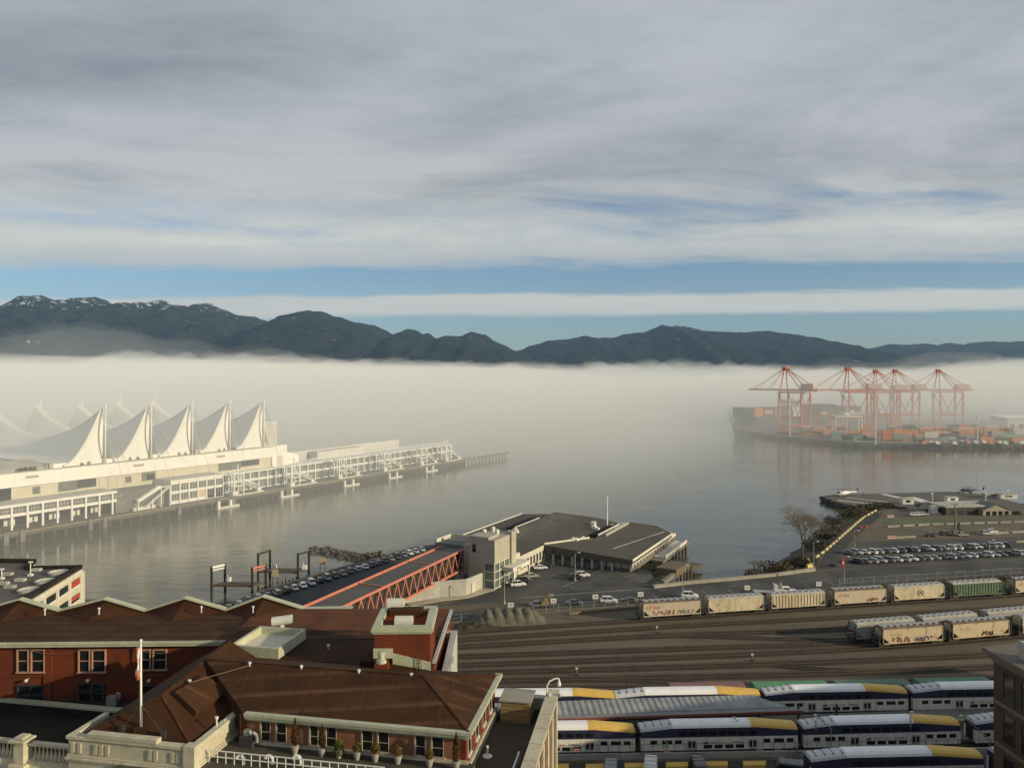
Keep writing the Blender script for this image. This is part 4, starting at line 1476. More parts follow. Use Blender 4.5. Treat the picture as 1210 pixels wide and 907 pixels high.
# far concourse with two rows of bays
G0, G1, DG = 112.0, s_at(534, 15), 15.0
c = MB(CM)
c.box(G0, G1, DG + .8, DG + 13, 4, 13.2); c.box(G0, G1, DG - .2, DG + .8, 8.6, 9.7); c.box(G0, G1, DG - .4, DG + 13, 13.2, 13.9)
fc = c.build('far_concourse', WHITE, hall)
nb = int((G1 - G0) / 5.95)
for k in range(nb + 1):
    s = G0 + k * 5.95
    c = MB(CM); c.box(s - .35, s + .35, DG - .35, DG + .35, 4, 13.2)
    c.build('column', WHITE, fc)
    if k < nb:
        for z0, z1 in ((4.6, 8.3), (9.9, 12.9)):
            c = MB(CM); c.box(s + .5, s + 5.4, DG + .68, DG + .78, z0, z1)
            pn = c.build('window', GLASS_GREY, fc)
            f = MB(CM); f.box(s + 2.85, s + 3.05, DG + .55, DG + .67, z0, z1); f.box(s + .5, s + 5.4, DG + .58, DG + .66, (z0 + z1) / 2 - .05, (z0 + z1) / 2 + .05)
            f.build('mullion', WHITE_WORN, pn)
# arched pergola along the far end roof edge
c = MB(CM)
for k in range(26):
    s = G1 - 4 - k * 5.5
    c.bar((s, DG + .2, 13.9), (s, DG + .2, 16.2), .22); c.bar((s, DG + .2, 16.2), (s - 2.2, DG + 2.4, 16.6), .22)
c.bar((G1 - 4, DG + .2, 16.1), (G1 - 142, DG + .2, 16.1), .25)
c.build('pergola', WHITE, fc)
# upper far roofs of the pier, pale slabs
c = MB(CM)
c.prism([(176, 34), (G1 - 38, 34), (G1 - 38, 60), (176, 70)], 13.0, [19.0, 19.5, 19.5, 20])
c.prism([(190, 26), (232, 26), (232, 33), (190, 33)], 13, 18.4)
c.build('far_roof', mat('pale_far_roof', (.50, .49, .45), (.60, .59, .54), .1, .8), hall)
# main hall: cream lower wall, white overhanging band
c = MB(CM)
HS1 = 158.0
c.box(-70, HS1, 20.6, 118, 4, 19.6)
c.build('lower_wall', mat('cream_wall', (.50, .46, .34), (.58, .54, .42), .1, .75), hall)
c = MB(CM)
c.prism([(-70, 19.4), (s_at(322, 19.4), 19.4), (HS1 + 6, 24), (HS1 + 8, 60), (HS1, 119), (-70, 119)], 19.4, 25.2)
band = c.build('upper_band', WHITE, hall)
c = MB(CM); c.bar((-70, 19.3, 25.35), (s_at(322, 19.4), 19.3, 25.35), .5, .4); c.build('coping', CONCRETE, band)
for px in (38, 164, 261):
    a = s_at(px, 19.4)
    c = MB(CM); c.box(a - 2.6, a + 2.6, 19.28, 19.4, 22.4, 23.5)
    c.build('vent_grille', mat('grille_tan', (.33, .30, .22), (.40, .36, .27), 1, .7, stretch=(8, 1, 1)), band)
def hall_panel(x0, x1, z0, z1, m_, nm):
    a, b = s_at(x0, 20.6), s_at(x1, 20.6)
    c = MB(CM); c.box(a, b, 20.45, 20.6, z0, z1); return c.build(nm, m_, hall)
hall_panel(-20, 13, 14.3, 19.3, GLASS, 'loading_door')
hall_panel(38.5, 47.5, 15.4, 18.4, GLASS_GREY, 'window')
hall_panel(69, 91, 15.0, 19.2, GLASS_GREY, 'window')
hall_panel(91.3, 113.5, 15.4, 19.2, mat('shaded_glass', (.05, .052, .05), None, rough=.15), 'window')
hall_panel(148, 155, 15.2, 18.2, GLASS_GREY, 'window')
hall_panel(167.5, 184, 15.0, 19.3, CONCRETE_D, 'recess')
hall_panel(173, 182, 15.4, 18, GLASS, 'door')
hall_panel(258, 284, 15.0, 19.2, GLASS_GREY, 'window')
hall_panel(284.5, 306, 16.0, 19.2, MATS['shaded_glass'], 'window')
c = MB(CM)
for px in (103, 117, 128, 138, 205, 232):
    a = s_at(px, 20.6)
    c.box(a - .08, a + .08, 20.46, 20.6, 14.3, 19.4)
c.build('wall_joint', CONCRETE, hall)
c = MB(CM); c.prism([(s_at(322, 19.4), 19.6), (HS1 + 17, 26), (HS1 + 17, 70), (s_at(322, 19.4), 70)], 4, [24.8, 18.0, 18.0, 24.8]); c.build('sloped_end', WHITE, hall)
# terrace furniture: parapet boxes and dark planters
c = MB(CM)
for px0, px1 in ((55, 116), (122, 172), (178, 205), (232, 262)):
    c = MB(CM); c.box(s_at(px0, 23), s_at(px1, 23), 23, 23.6, 25.2, 27.0); c.build('terrace_parapet', WHITE, hall)
c = MB(CM)
for px in (24, 30, 36, 41, 96, 104, 153, 162, 211, 218, 258, 264):
    a = s_at(px, 22)
    leafy(c, (a, 21.8, 26.1), .9, .9, 60, .35)
c.build('terrace_planting', leaf_mat('terrace_green', (.05, .055, .035), (.08, .085, .05)), hall, recalc=False)
c = MB(CM)
for px in (60, 123, 178, 231):
    a = s_at(px, 22)
    c = MB(CM); c.box(a - .8, a + .8, 21.4, 23.2, 25.2, 27.6); c.build('terrace_box', CONCRETE, hall)

# sails
def sail(i, s):
    DN, DF = 22.0, 121.0
    t_ = thing('tent_sail', ['white fabric roof sail nearest the left edge, partly cut off by the picture', 'second white roof sail along the pier hall', 'third white roof sail, in the middle of the row of masts',
                             'fourth white roof sail along the pier hall', 'white roof sail at the seaward end of the hall'][i], 'sail', CM @ Vector((s, DN, 25.2)), 58.6, 'white sails on the convention hall')
    NDd, NS = 34, 16
    L, Rr = 16.5, 7.0
    zb = 26.2
    rows = []
    for j in range(NDd + 1):
        f = j / NDd
        d = DN + (DF - DN) * f
        e = abs(2 * f - 1)
        ridge = zb + 10.5 + 14.0 * e ** 2.0
        row = []
        for k in range(NS + 1):
            u = k / NS
            if u < .7:
                v = u / .7
                ss = s - L + L * v
                hgt = max(0, v) ** (1.25 + .35 * e)
            else:
                v = (u - .7) / .3
                ss = s + Rr * v
                hgt = max(0, 1 - v) ** 1.9
            bow = .35 * math.sin(math.pi * u) * (1 - e)
            row.append((ss, d, zb + (ridge - zb) * hgt - bow))
        rows.append(row)
    c = MB(CM); c.loft(rows, cap=False, closed=False)
    c.build('fabric', SAIL, t_, smooth=True)
    # triangular end panel under the near ridge, its edge drawn in to the mast foot
    pan = []
    for k in range(NS + 1):
        u = k / NS
        pan.append(rows[0][k])
    lowr = []
    for k, p in enumerate(pan):
        lowr.append((min(p[0], s + .2 + .0 * k) if p[0] > s else p[0], DN - .5, zb - .6))
    c = MB(CM); c.loft([[Vector(p) + Vector((0, -.05, 0)) for p in pan[:13]], lowr[:13]], cap=False, closed=False)
    c.build('end_panel', SAIL, t_, smooth=True)
    fz_ = [Vector(p) for p in rows[-1]]
    c = MB(CM); c.loft([fz_, [Vector((p.x, p.y, zb - .4)) for p in fz_]], cap=False, closed=False)
    c.build('far_panel', SAIL, t_, smooth=True)
    for dd in (DN - .6, DF + .6):
        c = MB(CM); c.tube((s + 1.6, dd, 25.2), (s + 1.9, dd, 52.6), .42, 10, .30); c.build('mast', WHITE, t_, smooth=True)
    c = MB(CM)
    prev = None
    for k in range(13):
        f = k / 12
        p = Vector((s + .6 - 2.1 * math.sin(math.pi * f) * (1 - .3 * f) - .3 * f, DN - .7, 26 + 24.6 * f))
        if prev is not None:
            c.tube(prev, p, .16, 6)
        prev = p
    c.tube((s + 1.9, DN - .6, 51), (s + 11, DN - 1.0, 26), .06, 5); c.tube((s + 1.9, DN - .6, 48), (s + 4, DN - 12, 15.0), .06, 5)
    c.build('cable', mat('cable_dark', (.16, .155, .14), None, rough=.6), t_)


for i in range(5):
    sail(i, 52 + 22.8 * i)
# a sixth tent beyond the left edge closes the row
# pale stair block at the seaward end of the sails
c = MB(CM)
c.box(146, 156.5, 24, 40, 25.2, 39.5)
c.build('end_block', mat('pale_grey_block', (.44, .44, .41), (.52, .52, .48), .2, .7), hall)
c = MB(CM); c.prism([(-70, 24), (s_at(58, 24), 24), (s_at(58, 24) - 4, 30), (-70, 34)], 25.2, [29.6, 26.0, 29.4, 30.6]); c.build('entrance_canopy', mat('canopy_grey', (.28, .27, .24), (.34, .33, .30), .2, .8), hall)

# boarding gangways and white pontoons along the quay
def gangway(label, s, k):
    o = CM @ Vector((s, 5, 4.3))
    g = thing('boarding_gangway', label, 'gangway', o, 58.6, 'white cruise boarding gangways')
    c = MB(CM)
    for ds in (-3, 3):
        for dd in (3, 7):
            c.bar((s + ds, dd, 4.3), (s + ds, dd, 15.5), .55)
    for z in (9.0, 15.4):
        for dd in (3, 7):
            c.bar((s - 3, dd, z), (s + 3, dd, z), .45)
        for ds in (-3, 3):
            c.bar((s + ds, 3, z), (s + ds, 7, z), .45)
    c.bar((s - 3, 3, 9), (s + 3, 3, 15.4), .25); c.bar((s + 3, 3, 9), (s - 3, 3, 15.4), .25)
    c.bar((s + 1, 5, 15.4), (s + 1, 5, 19.5), .5)
    c.build('tower', WHITE, g)
    c = MB(CM)
    for dd in (3.6, 6.4):
        for zz in (0, 2.2):
            c.bar((s + 3, dd, 10 + zz), (s + 13.5, dd, 5.6 + zz), .22)
        for q in range(8):
            x0, x1 = s + 3 + 10.5 * q / 8, s + 3 + 10.5 * (q + 1) / 8
            z0, z1 = 10 - 4.4 * q / 8, 10 - 4.4 * (q + 1) / 8
            c.bar((x0, dd, z0 + (2.2 if q % 2 else 0)), (x1, dd, z1 + (0 if q % 2 else 2.2)), .16)
    c.bar((s + 3, 5, 9.9), (s + 13.5, 5, 5.5), 2.6, .2)
    c.build('ramp', WHITE, g)
    c = MB(CM); c.box(s - 4.6, s - 1.5, 1.6, 4.2, 4.3, 6.6); c.box(s + 11.5, s + 14.2, 2.5, 6.6, 4.3, 6.4); c.build('cabin', WHITE_WORN, g)
    c = MB(CM); c.box(s - 5, s + 15, 1.2, 2.2, 4.3, 4.9); c.build('track_beam', WHITE_WORN, g)


glab = ['white lattice gangway tower beside the enclosed glazed block, nearest of the gangways', 'white lattice gangway tower, second along the quay from the staircase', 'white lattice gangway tower, third along the quay from the staircase',
        'white lattice gangway tower halfway to the pier end', 'hazy white gangway tower, last but one before the pier end', 'faint white gangway tower at the foggy end of the concourse']
for k, px in enumerate((279, 346, 402, 455, 498, 527)):
    gangway(glab[k], s_at(px, 5), k)
flab = ['white mooring pontoon below the nearest gangway', 'white mooring pontoon below the second gangway', 'white mooring pontoon below the third gangway', 'white mooring pontoon below the fourth gangway', 'faint white mooring pontoon below the fifth gangway']
for k, px in enumerate((268, 341, 414, 466, 509)):
    s = s_at(px, -2)
    o = CM @ Vector((s, -2, .3))
    f = thing('mooring_pontoon', flab[k], 'pontoon', o, 58.6, 'white mooring pontoons')
    c = MB(CM); c.box(s - 6, s + 7, -3.0, -1.0, -.2, .8); c.build('float', WHITE_WORN, f)
    c = MB(CM); c.box(s - 5.5, s - 4.2, -2.6, -1.4, .8, 3.6); c.box(s + 1.5, s + 2.8, -2.6, -1.4, .8, 3.6); c.build('post', WHITE, f)

# ================================================================== FERRY TERMINAL
TM = frame(37.3, 238.4, 62.8) @ Matrix.Translation((0, 0, 1.52)) @ Matrix.Diagonal((1, 1, .62, 1))                           # x outwards along the right wall, y to the left along the near edge
ft = thing('ferry_terminal', 'low wide ferry terminal with grey stepped roofs built out over the water', 'terminal', TM @ Vector((27, 33, 4)), 62.8)
c = MB(TM)
c.box(1.5, 54, 1.2, 65, 3.2, 8.8)
c.build('wall', mat('terminal_wall', (.11, .105, .09), (.16, .15, .13), .3, .8), ft)
c = MB(TM); c.box(-3, 57, 16, 66, 2.2, 3.2); c.box(22, 57, -3.5, 16, 2.2, 3.4); c.build('apron', CONCRETE_D, ft)
for i in range(24):
    c = MB(TM); c.tube((24 + (i % 8) * 4.4, -2.6 + (i // 8) * 8, -3), (24 + (i % 8) * 4.4, -2.6 + (i // 8) * 8, 2.3), .45, 7); c.build('pile', TIMBER, ft)
RG = roofing_mat('terminal_roofing', (.092, .084, .068), (.118, .108, .089), 2.6, 60.0)
c = MB(TM)
c.prism([(0, 0), (45.5, 0), (55, 8), (55, 20), (20, 20), (12, 27), (1.5, 32)], 8.8, [11, 11, 11.4, 12.5, 12.8, 13.1, 13.1])
c.build('right_roof', RG, ft)
c = MB(TM)
c.prism([(1.5, 32.2), (12, 27.2), (24, 22.5), (55, 22.5), (58, 32), (58, 52), (22, 52), (1.5, 46)], 8.8, [12.6, 11.4, 10.6, 10.6, 11.6, 13.4, 13.4, 13.0])
c.build('middle_roof', RG, ft)
c = MB(TM)
c.prism([(1.5, 46.5), (21, 53.5), (56, 53.5), (56, 66), (-2, 66), (-2, 52)], 8.8, [12.9, 12.4, 12.4, 10.6, 10.6, 12.0])
c.build('left_roof', RG, ft)
FAS = mat('cream_fascia', (.56, .54, .45), (.64, .62, .53), .6, .6)
c = MB(TM)
c.bar((0, -.1, 10.8), (45.5, -.1, 10.8), .3, 1.1); c.bar((45.5, -.1, 10.8), (55.1, 8, 11.2), .3, .9)
c.bar((-2, 66.2, 11.0), (56, 66.2, 11.0), .35, .5)
c.bar((22, 52.1, 13.1), (43, 52.1, 13.1), .35, 1.3)
c.bar((24, 20.4, 13.0), (46, 20.4, 13.0), .35, 1.3); c.bar((2.5, 31.2, 13.3), (18.5, 21.5, 13.3), .35, 1.0)
c.bar((20, 20, 12.45), (52, 20, 12.45), .4, .35); c.bar((58.1, 32, 12.1), (58.1, 52, 13.3), .3, .5)
c.bar((22.5, 22.4, 11.4), (55, 22.4, 11.4), .3, .3); c.bar((55.1, 8, 11.5), (55.1, 20, 12.4), .3, .4); c.bar((10, 10.0, 11.83), (46, 3, 11.4), .18, .12)
c.build('fascia', FAS, ft)
c = MB(TM)
c.prism([(24, 20.7), (46, 20.7), (46, 25), (24, 25)], 11.2, [13.6, 13.6, 11.6, 11.6]); c.prism([(22, 52.3), (43, 52.3), (45, 57), (22, 56)], 12.0, [13.7, 13.7, 12.5, 12.5])
c.build('clerestory', ROOF_DARK, ft)
for i, (x, y, z, s_) in enumerate(((14, 24.6, 12.4, .9), (16, 26.4, 12, .8), (19, 24, 12, .8), (40, 28, 11.8, .8), (44, 30, 12, .9), (47, 31, 12, .8), (38, 26, 11.6, .7), (12, 49, 13.2, 1.0), (15, 48, 13.2, .8), (18, 50, 13.3, .7), (47, 23.4, 11.3, .7))):
    c = MB(TM); c.box(x - s_, x + s_, y - s_, y + s_, z - 1, z + s_ * 1.3); c.tube((x, y, z + s_ * 1.3), (x, y, z + s_ * 1.9), s_ * .5, 8)
    c.build('rooftop_unit', WHITE_WORN if i % 3 else WHITE, ft)
c = MB(TM)
for k in range(9):
    c.bar((26 + 2.6 * k, 17.6, 12.6), (26.9 + 2.6 * k, 17.6, 14.1), .25); 
c.bar((24, 17.6, 14.0), (49, 17.6, 14.0), .3, .3); c.bar((24, 17.6, 13.1), (49, 17.6, 13.1), .2, .2)
c.build('roof_screen', FAS, ft)
# right wall: upper window band, white lower deck
c = MB(TM); c.box(2, 45, .9, 1.19, 8.9, 10.3); c.build('window_band', GLASS, ft)
c = MB(TM)
for k in range(14):
    c.box(2 + 3.2 * k, 2.7 + 3.2 * k, .62, .89, 6.4, 10.3)
c.box(2, 53, .7, 1.19, 7.3, 8.9)
c.build('wall_panel', FAS, ft)
c = MB(TM); c.box(26, 54, -3.2, 1.1, 3.4, 3.9); c.box(26, 54, -3.3, -2.9, 3.9, 5.0); c.build('side_deck', FAS, ft)
# near wall: columns and pale bays
for k in range(15):
    c = MB(TM); c.box(.75, 1.45, 6.5 + 3.4 * k, 7.2 + 3.4 * k, 4, 8.8); c.build('column', CONCRETE, ft)
c = MB(TM); c.box(1.3, 1.49, 1.4, 11.5, 6.2, 9.8); c.build('glazed_corner', mat('lit_pale_glass', (.42, .41, .34), (.30, .30, .25), .5, .3), ft)
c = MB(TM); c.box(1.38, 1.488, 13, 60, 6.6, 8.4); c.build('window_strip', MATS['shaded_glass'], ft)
c = MB(TM)
for k in range(5):
    c.box(1.05, 1.30, 1.3 + 2.5 * k, 1.6 + 2.5 * k, 4.0, 9.8)
c.build('corner_mullion', DARK_STEEL, ft)
# sloping gangway to the float at the right
gw = thing('ferry_ramp', 'brown sheltered ramp sloping down to the water beside the terminal', 'ramp', TM @ Vector((8, -10, 3)), 62.8)
c = MB(TM)
c.prism([(3, -13), (20, -13), (20, -6.5), (3, -6.5)], [4, 1.2, 1.2, 4], [7.6, 5.2, 5.2, 7.6])
c.build('ramp_shed', mat('brown_sheet', (.10, .078, .048), (.15, .12, .075), .5, .8), gw)
c = MB(TM); c.prism([(-8, -12.4), (3, -12.8), (3, -11.6), (-8, -11.2)], 4, 6.0); c.build('ramp_wall', CONCRETE_D, gw)
c = MB(TM)
for k in range(5):
    c.tube((4 + 4 * k, -13.2, -3), (4 + 4 * k, -13.2, 3.2), .4, 7)
c.build('pile', TIMBER, gw)
wk = tag(MB(TM).prism([(22, -13.2), (31, -14.5), (31, -9), (22, -9)], -.2, [2.6, 1.0, 1.0, 2.6]).build('timber_float', TIMBER, None), 'small weathered timber float in the water beside the brown ramp', 'float')
# tall white mast behind the terminal
p = at(717.5, 292, 4)
ms = thing('white_mast', 'tall thin white mast rising behind the terminal roof', 'mast', p)
c = MB(); c.tube((p.x, p.y, 2), (p.x, p.y, zat(586, 292)), .32, 8, .16); c.build('pole', WHITE, ms)
c = MB(); c.bar((p.x - .7, p.y, zat(590, 292)), (p.x + .7, p.y, zat(590, 292)), .15); c.build('yard', WHITE, ms)

# entrance building beside it
EM = frame(-5.0, 220.8, 62.8)                        # x away along the lit wall, y to the left
en = thing('entrance_building', 'beige stepped entrance tower with green glazing at the end of the orange bridge', 'building', EM @ Vector((6, 5, 4)), 62.8)
BEIGE = mat('beige_render', (.33, .31, .25), (.39, .37, .30), .3, .8)
LIGHT = mat('pale_beige_render', (.47, .45, .36), (.54, .51, .42), .3, .8)
c = MB(EM)
c.box(0, 12.5, 0, 8.5, 11.6, 18.2); c.box(9.5, 12.5, -.6, 1.2, 9, 19.0); c.box(0, 6, 2, 8.5, 18.2, 18.9)
twr = c.build('tower', BEIGE, en)
c = MB(EM); c.box(.3, 12.2, .3, 8.2, 4, 11.6); c.build('glazed_hall', GLASS_GREEN, en)
c = MB(EM)
for k in range(5):
    c.bar((.2 + 3 * k, .2, 4), (.2 + 3 * k, .2, 11.6), .3)
for z in (4.2, 6.6, 9.0, 11.4):
    c.bar((.2, .2, z), (12.3, .2, z), .22); c.bar((.2, .2, z), (.2, 3.4, z), .22)
c.bar((.2, 3.4, 4), (.2, 3.4, 11.6), .3)
c.build('glazing_bar', FAS, en)
c = MB(EM); c.box(-.2, 4.2, 3.6, 8.6, 4, 11.6); c.build('shaded_wall', BEIGE, en)
c = MB(EM); c.box(-.06, 0.0, 6.2, 7.4, 14.2, 16.5); c.build('window', GLASS, twr)
# canopy over the doors and low wing with small windows
c = MB(EM); c.box(5, 16.5, -3.4, .1, 8.4, 9.6); c.build('canopy', FAS, en)
text_part('lettering', 'SEABUS', .9, DARK_STEEL, en, INV[en.name] @ EM @ Matrix.Translation((7.4, -3.42, 8.6)) @ Matrix.Rotation(R(90), 4, 'X'))
c = MB(EM)
for x in (6, 16):
    c.bar((x, -3.1, 4), (x, -3.1, 8.4), .4)
c.build('canopy_post', FAS, en)
c = MB(EM); c.box(13, 17.5, .6, 7, 4, 11.2); c.build('porch_block', LIGHT, en)
c = MB(EM); c.box(17.5, 40, 1.2, 12, 4, 9.6); lw_ = c.build('low_wing', LIGHT, en)
c = MB(EM); c.box(17.6, 40, 1.3, 12, 9.6, 9.72); c.build('low_wing_roof', RG, lw_)
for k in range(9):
    c = MB(EM); c.box(19 + 2.3 * k, 20.2 + 2.3 * k, 1.1, 1.22, 5.4, 8.0); c.build('window', MATS['shaded_glass'], lw_)
# blocks and flat roofs towards the bridge
c = MB(EM); c.box(2, 14, 8.5, 11.5, 4, 15.6); c.box(2, 4, 5.5, 13.2, 4, 6.6); c.build('bridge_pier', BEIGE, en)
c = MB(EM); c.box(6, 15, 11.5, 24, 9, 14.2); bx_ = c.build('bridge_head', CONCRETE_D, en)
c = MB(EM)
for a in ((6, 14.9, 11.6, 12), (6, 14.9, 23.6, 24), (14.6, 15, 12, 23.6)):
    c.box(*a, 14.2, 15.3)
c.build('roof_parapet', LIGHT, en)
for k, (x, y) in enumerate(((6.5, 7.0), (8, 3.5), (11, 6.5), (4, 10))):
    c = MB(EM); c.lathe((x, y, 18.2 if k < 3 else 15.6), [(.6, 0), (.6, .8), (.75, .9), (.7, 1.3), (.1, 1.6)], 9); c.build('rooftop_unit', WHITE_WORN, en)
# curved forecourt wall
c = MB()
cw_ = [P(x, y, 4) for x, y in ((478, 713), (500, 709), (520, 706), (551, 703.5), (572, 694.5))]
for a, b in zip(cw_[:-1], cw_[1:]):
    n = Vector((-(b - a).y, (b - a).x, 0)).normalized() * .5
    c.prism([a[:2], b[:2], (b + n)[:2], (a + n)[:2]], 4, 8.6)
c.build('forecourt_wall', CONCRETE, en)
c = MB()
cw2 = [P(x, y, 4) for x, y in ((486, 716), (520, 710), (553, 706.5), (585, 697), (572, 694.5), (551, 703.5), (520, 706), (478, 713))]
c.prism([(p.x, p.y) for p in cw2], 3.8, 4.16)
c.build('pavement', mat('pale_pavement', (.36, .33, .25), (.44, .41, .32), .4, .85), en)
a, b = P(557, 701, 4), P(571, 693.5, 4)
c = MB(); n = Vector(((b - a).y, -(b - a).x, 0)).normalized() * .06
c.prism([(a + n)[:2], (b + n)[:2], (b + n * 3)[:2], (a + n * 3)[:2]], 4.2, 7.0); c.build('garage_door', LIGHT, en)

# orange truss footbridge
A0 = Vector((-41.6, 164.5, 0)); A1 = Vector((-14.4, 229.5, 0))
dv = (A1 - A0).normalized(); A0 = A0 - dv * 18
LEN = (A1 - A0).length
BM_ = frame(A0.x, A0.y, math.degrees(math.atan2(dv.y, dv.x)))
br = thing('truss_footbridge', 'orange-red truss footbridge with a dark flat roof running from the station to the terminal', 'footbridge', BM_ @ Vector((LEN / 2, 3.7, 4)), math.degrees(math.atan2(dv.y, dv.x)))
ZT_, ZB_, WD = 13.7, 8.0, 7.6
for y in (0, WD):
    for z in (ZT_, ZB_):
        c = MB(BM_); c.bar((0, y, z), (LEN, y, z), .5, .55); c.build('chord', ORANGE, br)
nd = 22
for y in (0, WD):
    c = MB(BM_)
    for k in range(nd):
        x0, x1 = LEN * k / nd, LEN * (k + 1) / nd
        xm = (x0 + x1) / 2
        c.bar((x0, y, ZB_ + .3), (xm, y, ZT_ - .3), .3); c.bar((xm, y, ZT_ - .3), (x1, y, ZB_ + .3), .3)
    c.build('brace', ORANGE, br)
c = MB(BM_)
for k in (5, 11, 17):
    x = LEN * k / nd
    c.bar((x, 0, ZT_ + .2), (x, WD, ZT_ + .2), .3)
c.bar((0, WD + .1, ZT_ + .35), (LEN, WD + .1, ZT_ + .35), .3)
c.build('roof_strut', ORANGE, br)
c = MB(BM_); c.box(0, LEN, .3, WD - .3, ZT_ - .3, ZT_ + .05); c.build('roof', mat('bridge_roofing', (.075, .072, .064), (.10, .095, .085), .15, .8), br)
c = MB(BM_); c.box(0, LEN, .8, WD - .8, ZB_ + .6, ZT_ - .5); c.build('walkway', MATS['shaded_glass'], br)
c = MB(BM_); c.box(0, LEN, .3, WD - .3, ZB_ - .1, ZB_ + .5); c.build('floor', DARK_STEEL, br)
for x in (LEN * .17, LEN * .58, LEN * .96):
    c = MB(BM_)
    c.bar((x, .5, 4), (x, .5, ZB_ - .3), .9); c.bar((x, WD - .5, 4), (x, WD - .5, ZB_ - .3), .9)
    c.build('pier', LIGHT, br)
# ================================================================== PARKING GARAGE AT THE LEFT EDGE
gr = thing('parking_garage', 'cream two-level parking building with a flat grey roof at the left edge', 'garage', (-140, 190, 4))
ga_, gb_, gc_ = Vector((-115.0, 205.0, 0)), Vector((-110.6, 176.0, 0)), Vector((-109, 162, 0))
c = MB()
outl = [(-115, 205), (-110.6, 176), (-109, 162), (-205, 150), (-205, 214), (-131, 211), (-129, 204)]
c.prism(outl, 4, 14.0)
c.build('wall', mat('cream_concrete', (.50, .45, .33), (.57, .52, .39), .4, .8, c3=(.42, .38, .29)), gr)
c = MB()
c.prism([(x * 1.0 - .4 if x < -150 else x - .6, y) for x, y in outl], 14.0, 14.3)
c.build('roof', ROOF_GREY, gr)
c = MB()
c.bar((-115.3, 205.2, 14.7), (-109.3, 162, 14.7), 1.2, 1.0); c.bar((-115.3, 204.6, 14.7), (-129, 203.6, 14.7), .8, 1.0); c.bar((-131, 211, 14.7), (-205, 214, 14.7), 1.2, 1.1); c.bar((-129, 203.6, 14.7), (-131, 211, 14.7), .8, 1.0)
c.build('roof_upstand', ROOF_DARK, gr)
GF = frame(-115.0, 205.0, -81.4)                     # along the lit wall towards the viewer
for lvl in range(2):
    for k in range(5):
        x0 = .9 + k * 7.2
        z0 = 10.0 - lvl * 4.0
        c = MB(GF); c.box(x0, x0 + 5.9, -.03, .06, z0, z0 + 2.2)
        op = c.build('bay_shade_panel', GLASS, gr)  # dark panel stands in for the shade inside an open bay
        if k == 0:
            c = MB(GF); c.box(x0 + .1, x0 + 5.4, .065, .16, z0 + (.5 if lvl == 0 else 1.1), z0 + 2.1); c.build('red_screen', mat('dull_red', (.36, .05, .035), (.42, .07, .05), .6, .7), op)
        c = MB(GF)
        for q in range(9):
            c.box(x0 + .3 + q * .62, x0 + .6 + q * .62, .08, .2, z0 - .12, z0 + .5)
        c.build('guard_rail', WHITE, op)
c = MB(GF)
for k in range(6):
    c.box(.1 + k * 7.2 - .3, .1 + k * 7.2 + .5, .0, .35, 4, 13.98)
c.box(0, 43, 0, .25, 13.0, 13.9)
c.build('pilaster', FAS, gr)
c = MB(GF); c.box(-1.6, -.2, -1.0, .4, 4, 13.2); c.build('corner_stair', LIGHT, gr)
for k, (px, py) in enumerate(((34, 699), (54, 688.5), (69, 678))):
    p = P(px, py, 14.3)
    c = MB(); c.lathe((p.x, p.y, 14.3), [(2.4, 0), (2.5, .7), (2.1, .75), (1.8, .35), (.1, .3)], 16); c.build('round_skylight', CONCRETE, gr)
for px, py in ((9, 679), (24, 686), (12, 694), (4, 690), (43, 674)):
    p = P(px, py, 14.3); c = MB(); c.box(p.x - 1.2, p.x + 1.2, p.y - .7, p.y + .7, 14.3, 14.9); c.build('roof_unit', CONCRETE, gr)
for k, (px, py, hh) in enumerate(((36, 680, 3.4), (2, 684, 2.4))):
    p = P(px, py, 14.3)
    l_ = thing('roof_lamp', ['white lamp post standing on the garage roof by the round skylights', 'short white lamp post on the garage roof at the picture edge'][k], 'lamp post', p)
    c = MB(); c.tube(p, p + Vector((0, 0, hh)), .12, 8); c.build('post', WHITE, l_)
    c = MB(); c.box(p.x - .5, p.x + .5, p.y - .2, p.y + .2, p.z + hh, p.z + hh + .3); c.build('lamp_head', WHITE, l_)
    c = MB(); c.box(p.x - .5, p.x + .5, p.y - .5, p.y + .5, p.z, p.z + .5); c.build('base', WHITE_WORN, l_)

# ================================================================== SMALL DOCKS, ROCK SPIT
def dock(name, label, pxs, pys, zb, z_top, accents):
    """four posts (near-left, far-left, near-right, far-right) by their feet on the water"""
    ps = [P(x, y, 0) for x, y in zip(pxs, pys)]
    cen = sum(ps, Vector()) / 4
    t_ = thing(name, label, 'dock', (cen.x, cen.y, 0))
    c = MB(); c.prism([ps[0][:2], ps[2][:2], ps[3][:2], ps[1][:2]], zb - .6, zb); c.build('deck', TIMBER, t_)
    for a, b, m_ in ((0, 1, accents[0]), (2, 3, accents[1])):
        c = MB()
        for q in (ps[a], ps[b]):
            c.bar((q.x, q.y, -3), (q.x, q.y, z_top), .6)
        c.build('portal_post', DARK_STEEL, t_)
        c = MB(); c.bar((ps[a].x, ps[a].y, z_top - .3), (ps[b].x, ps[b].y, z_top - .3), .5, .5)
        if m_ is not DARK_STEEL:
            c.bar((ps[a].x, ps[a].y, z_top - 1.2), (ps[b].x, ps[b].y, z_top - 1.2), .3, .3)
        c.build('portal_beam', m_, t_)
    return ps, t_


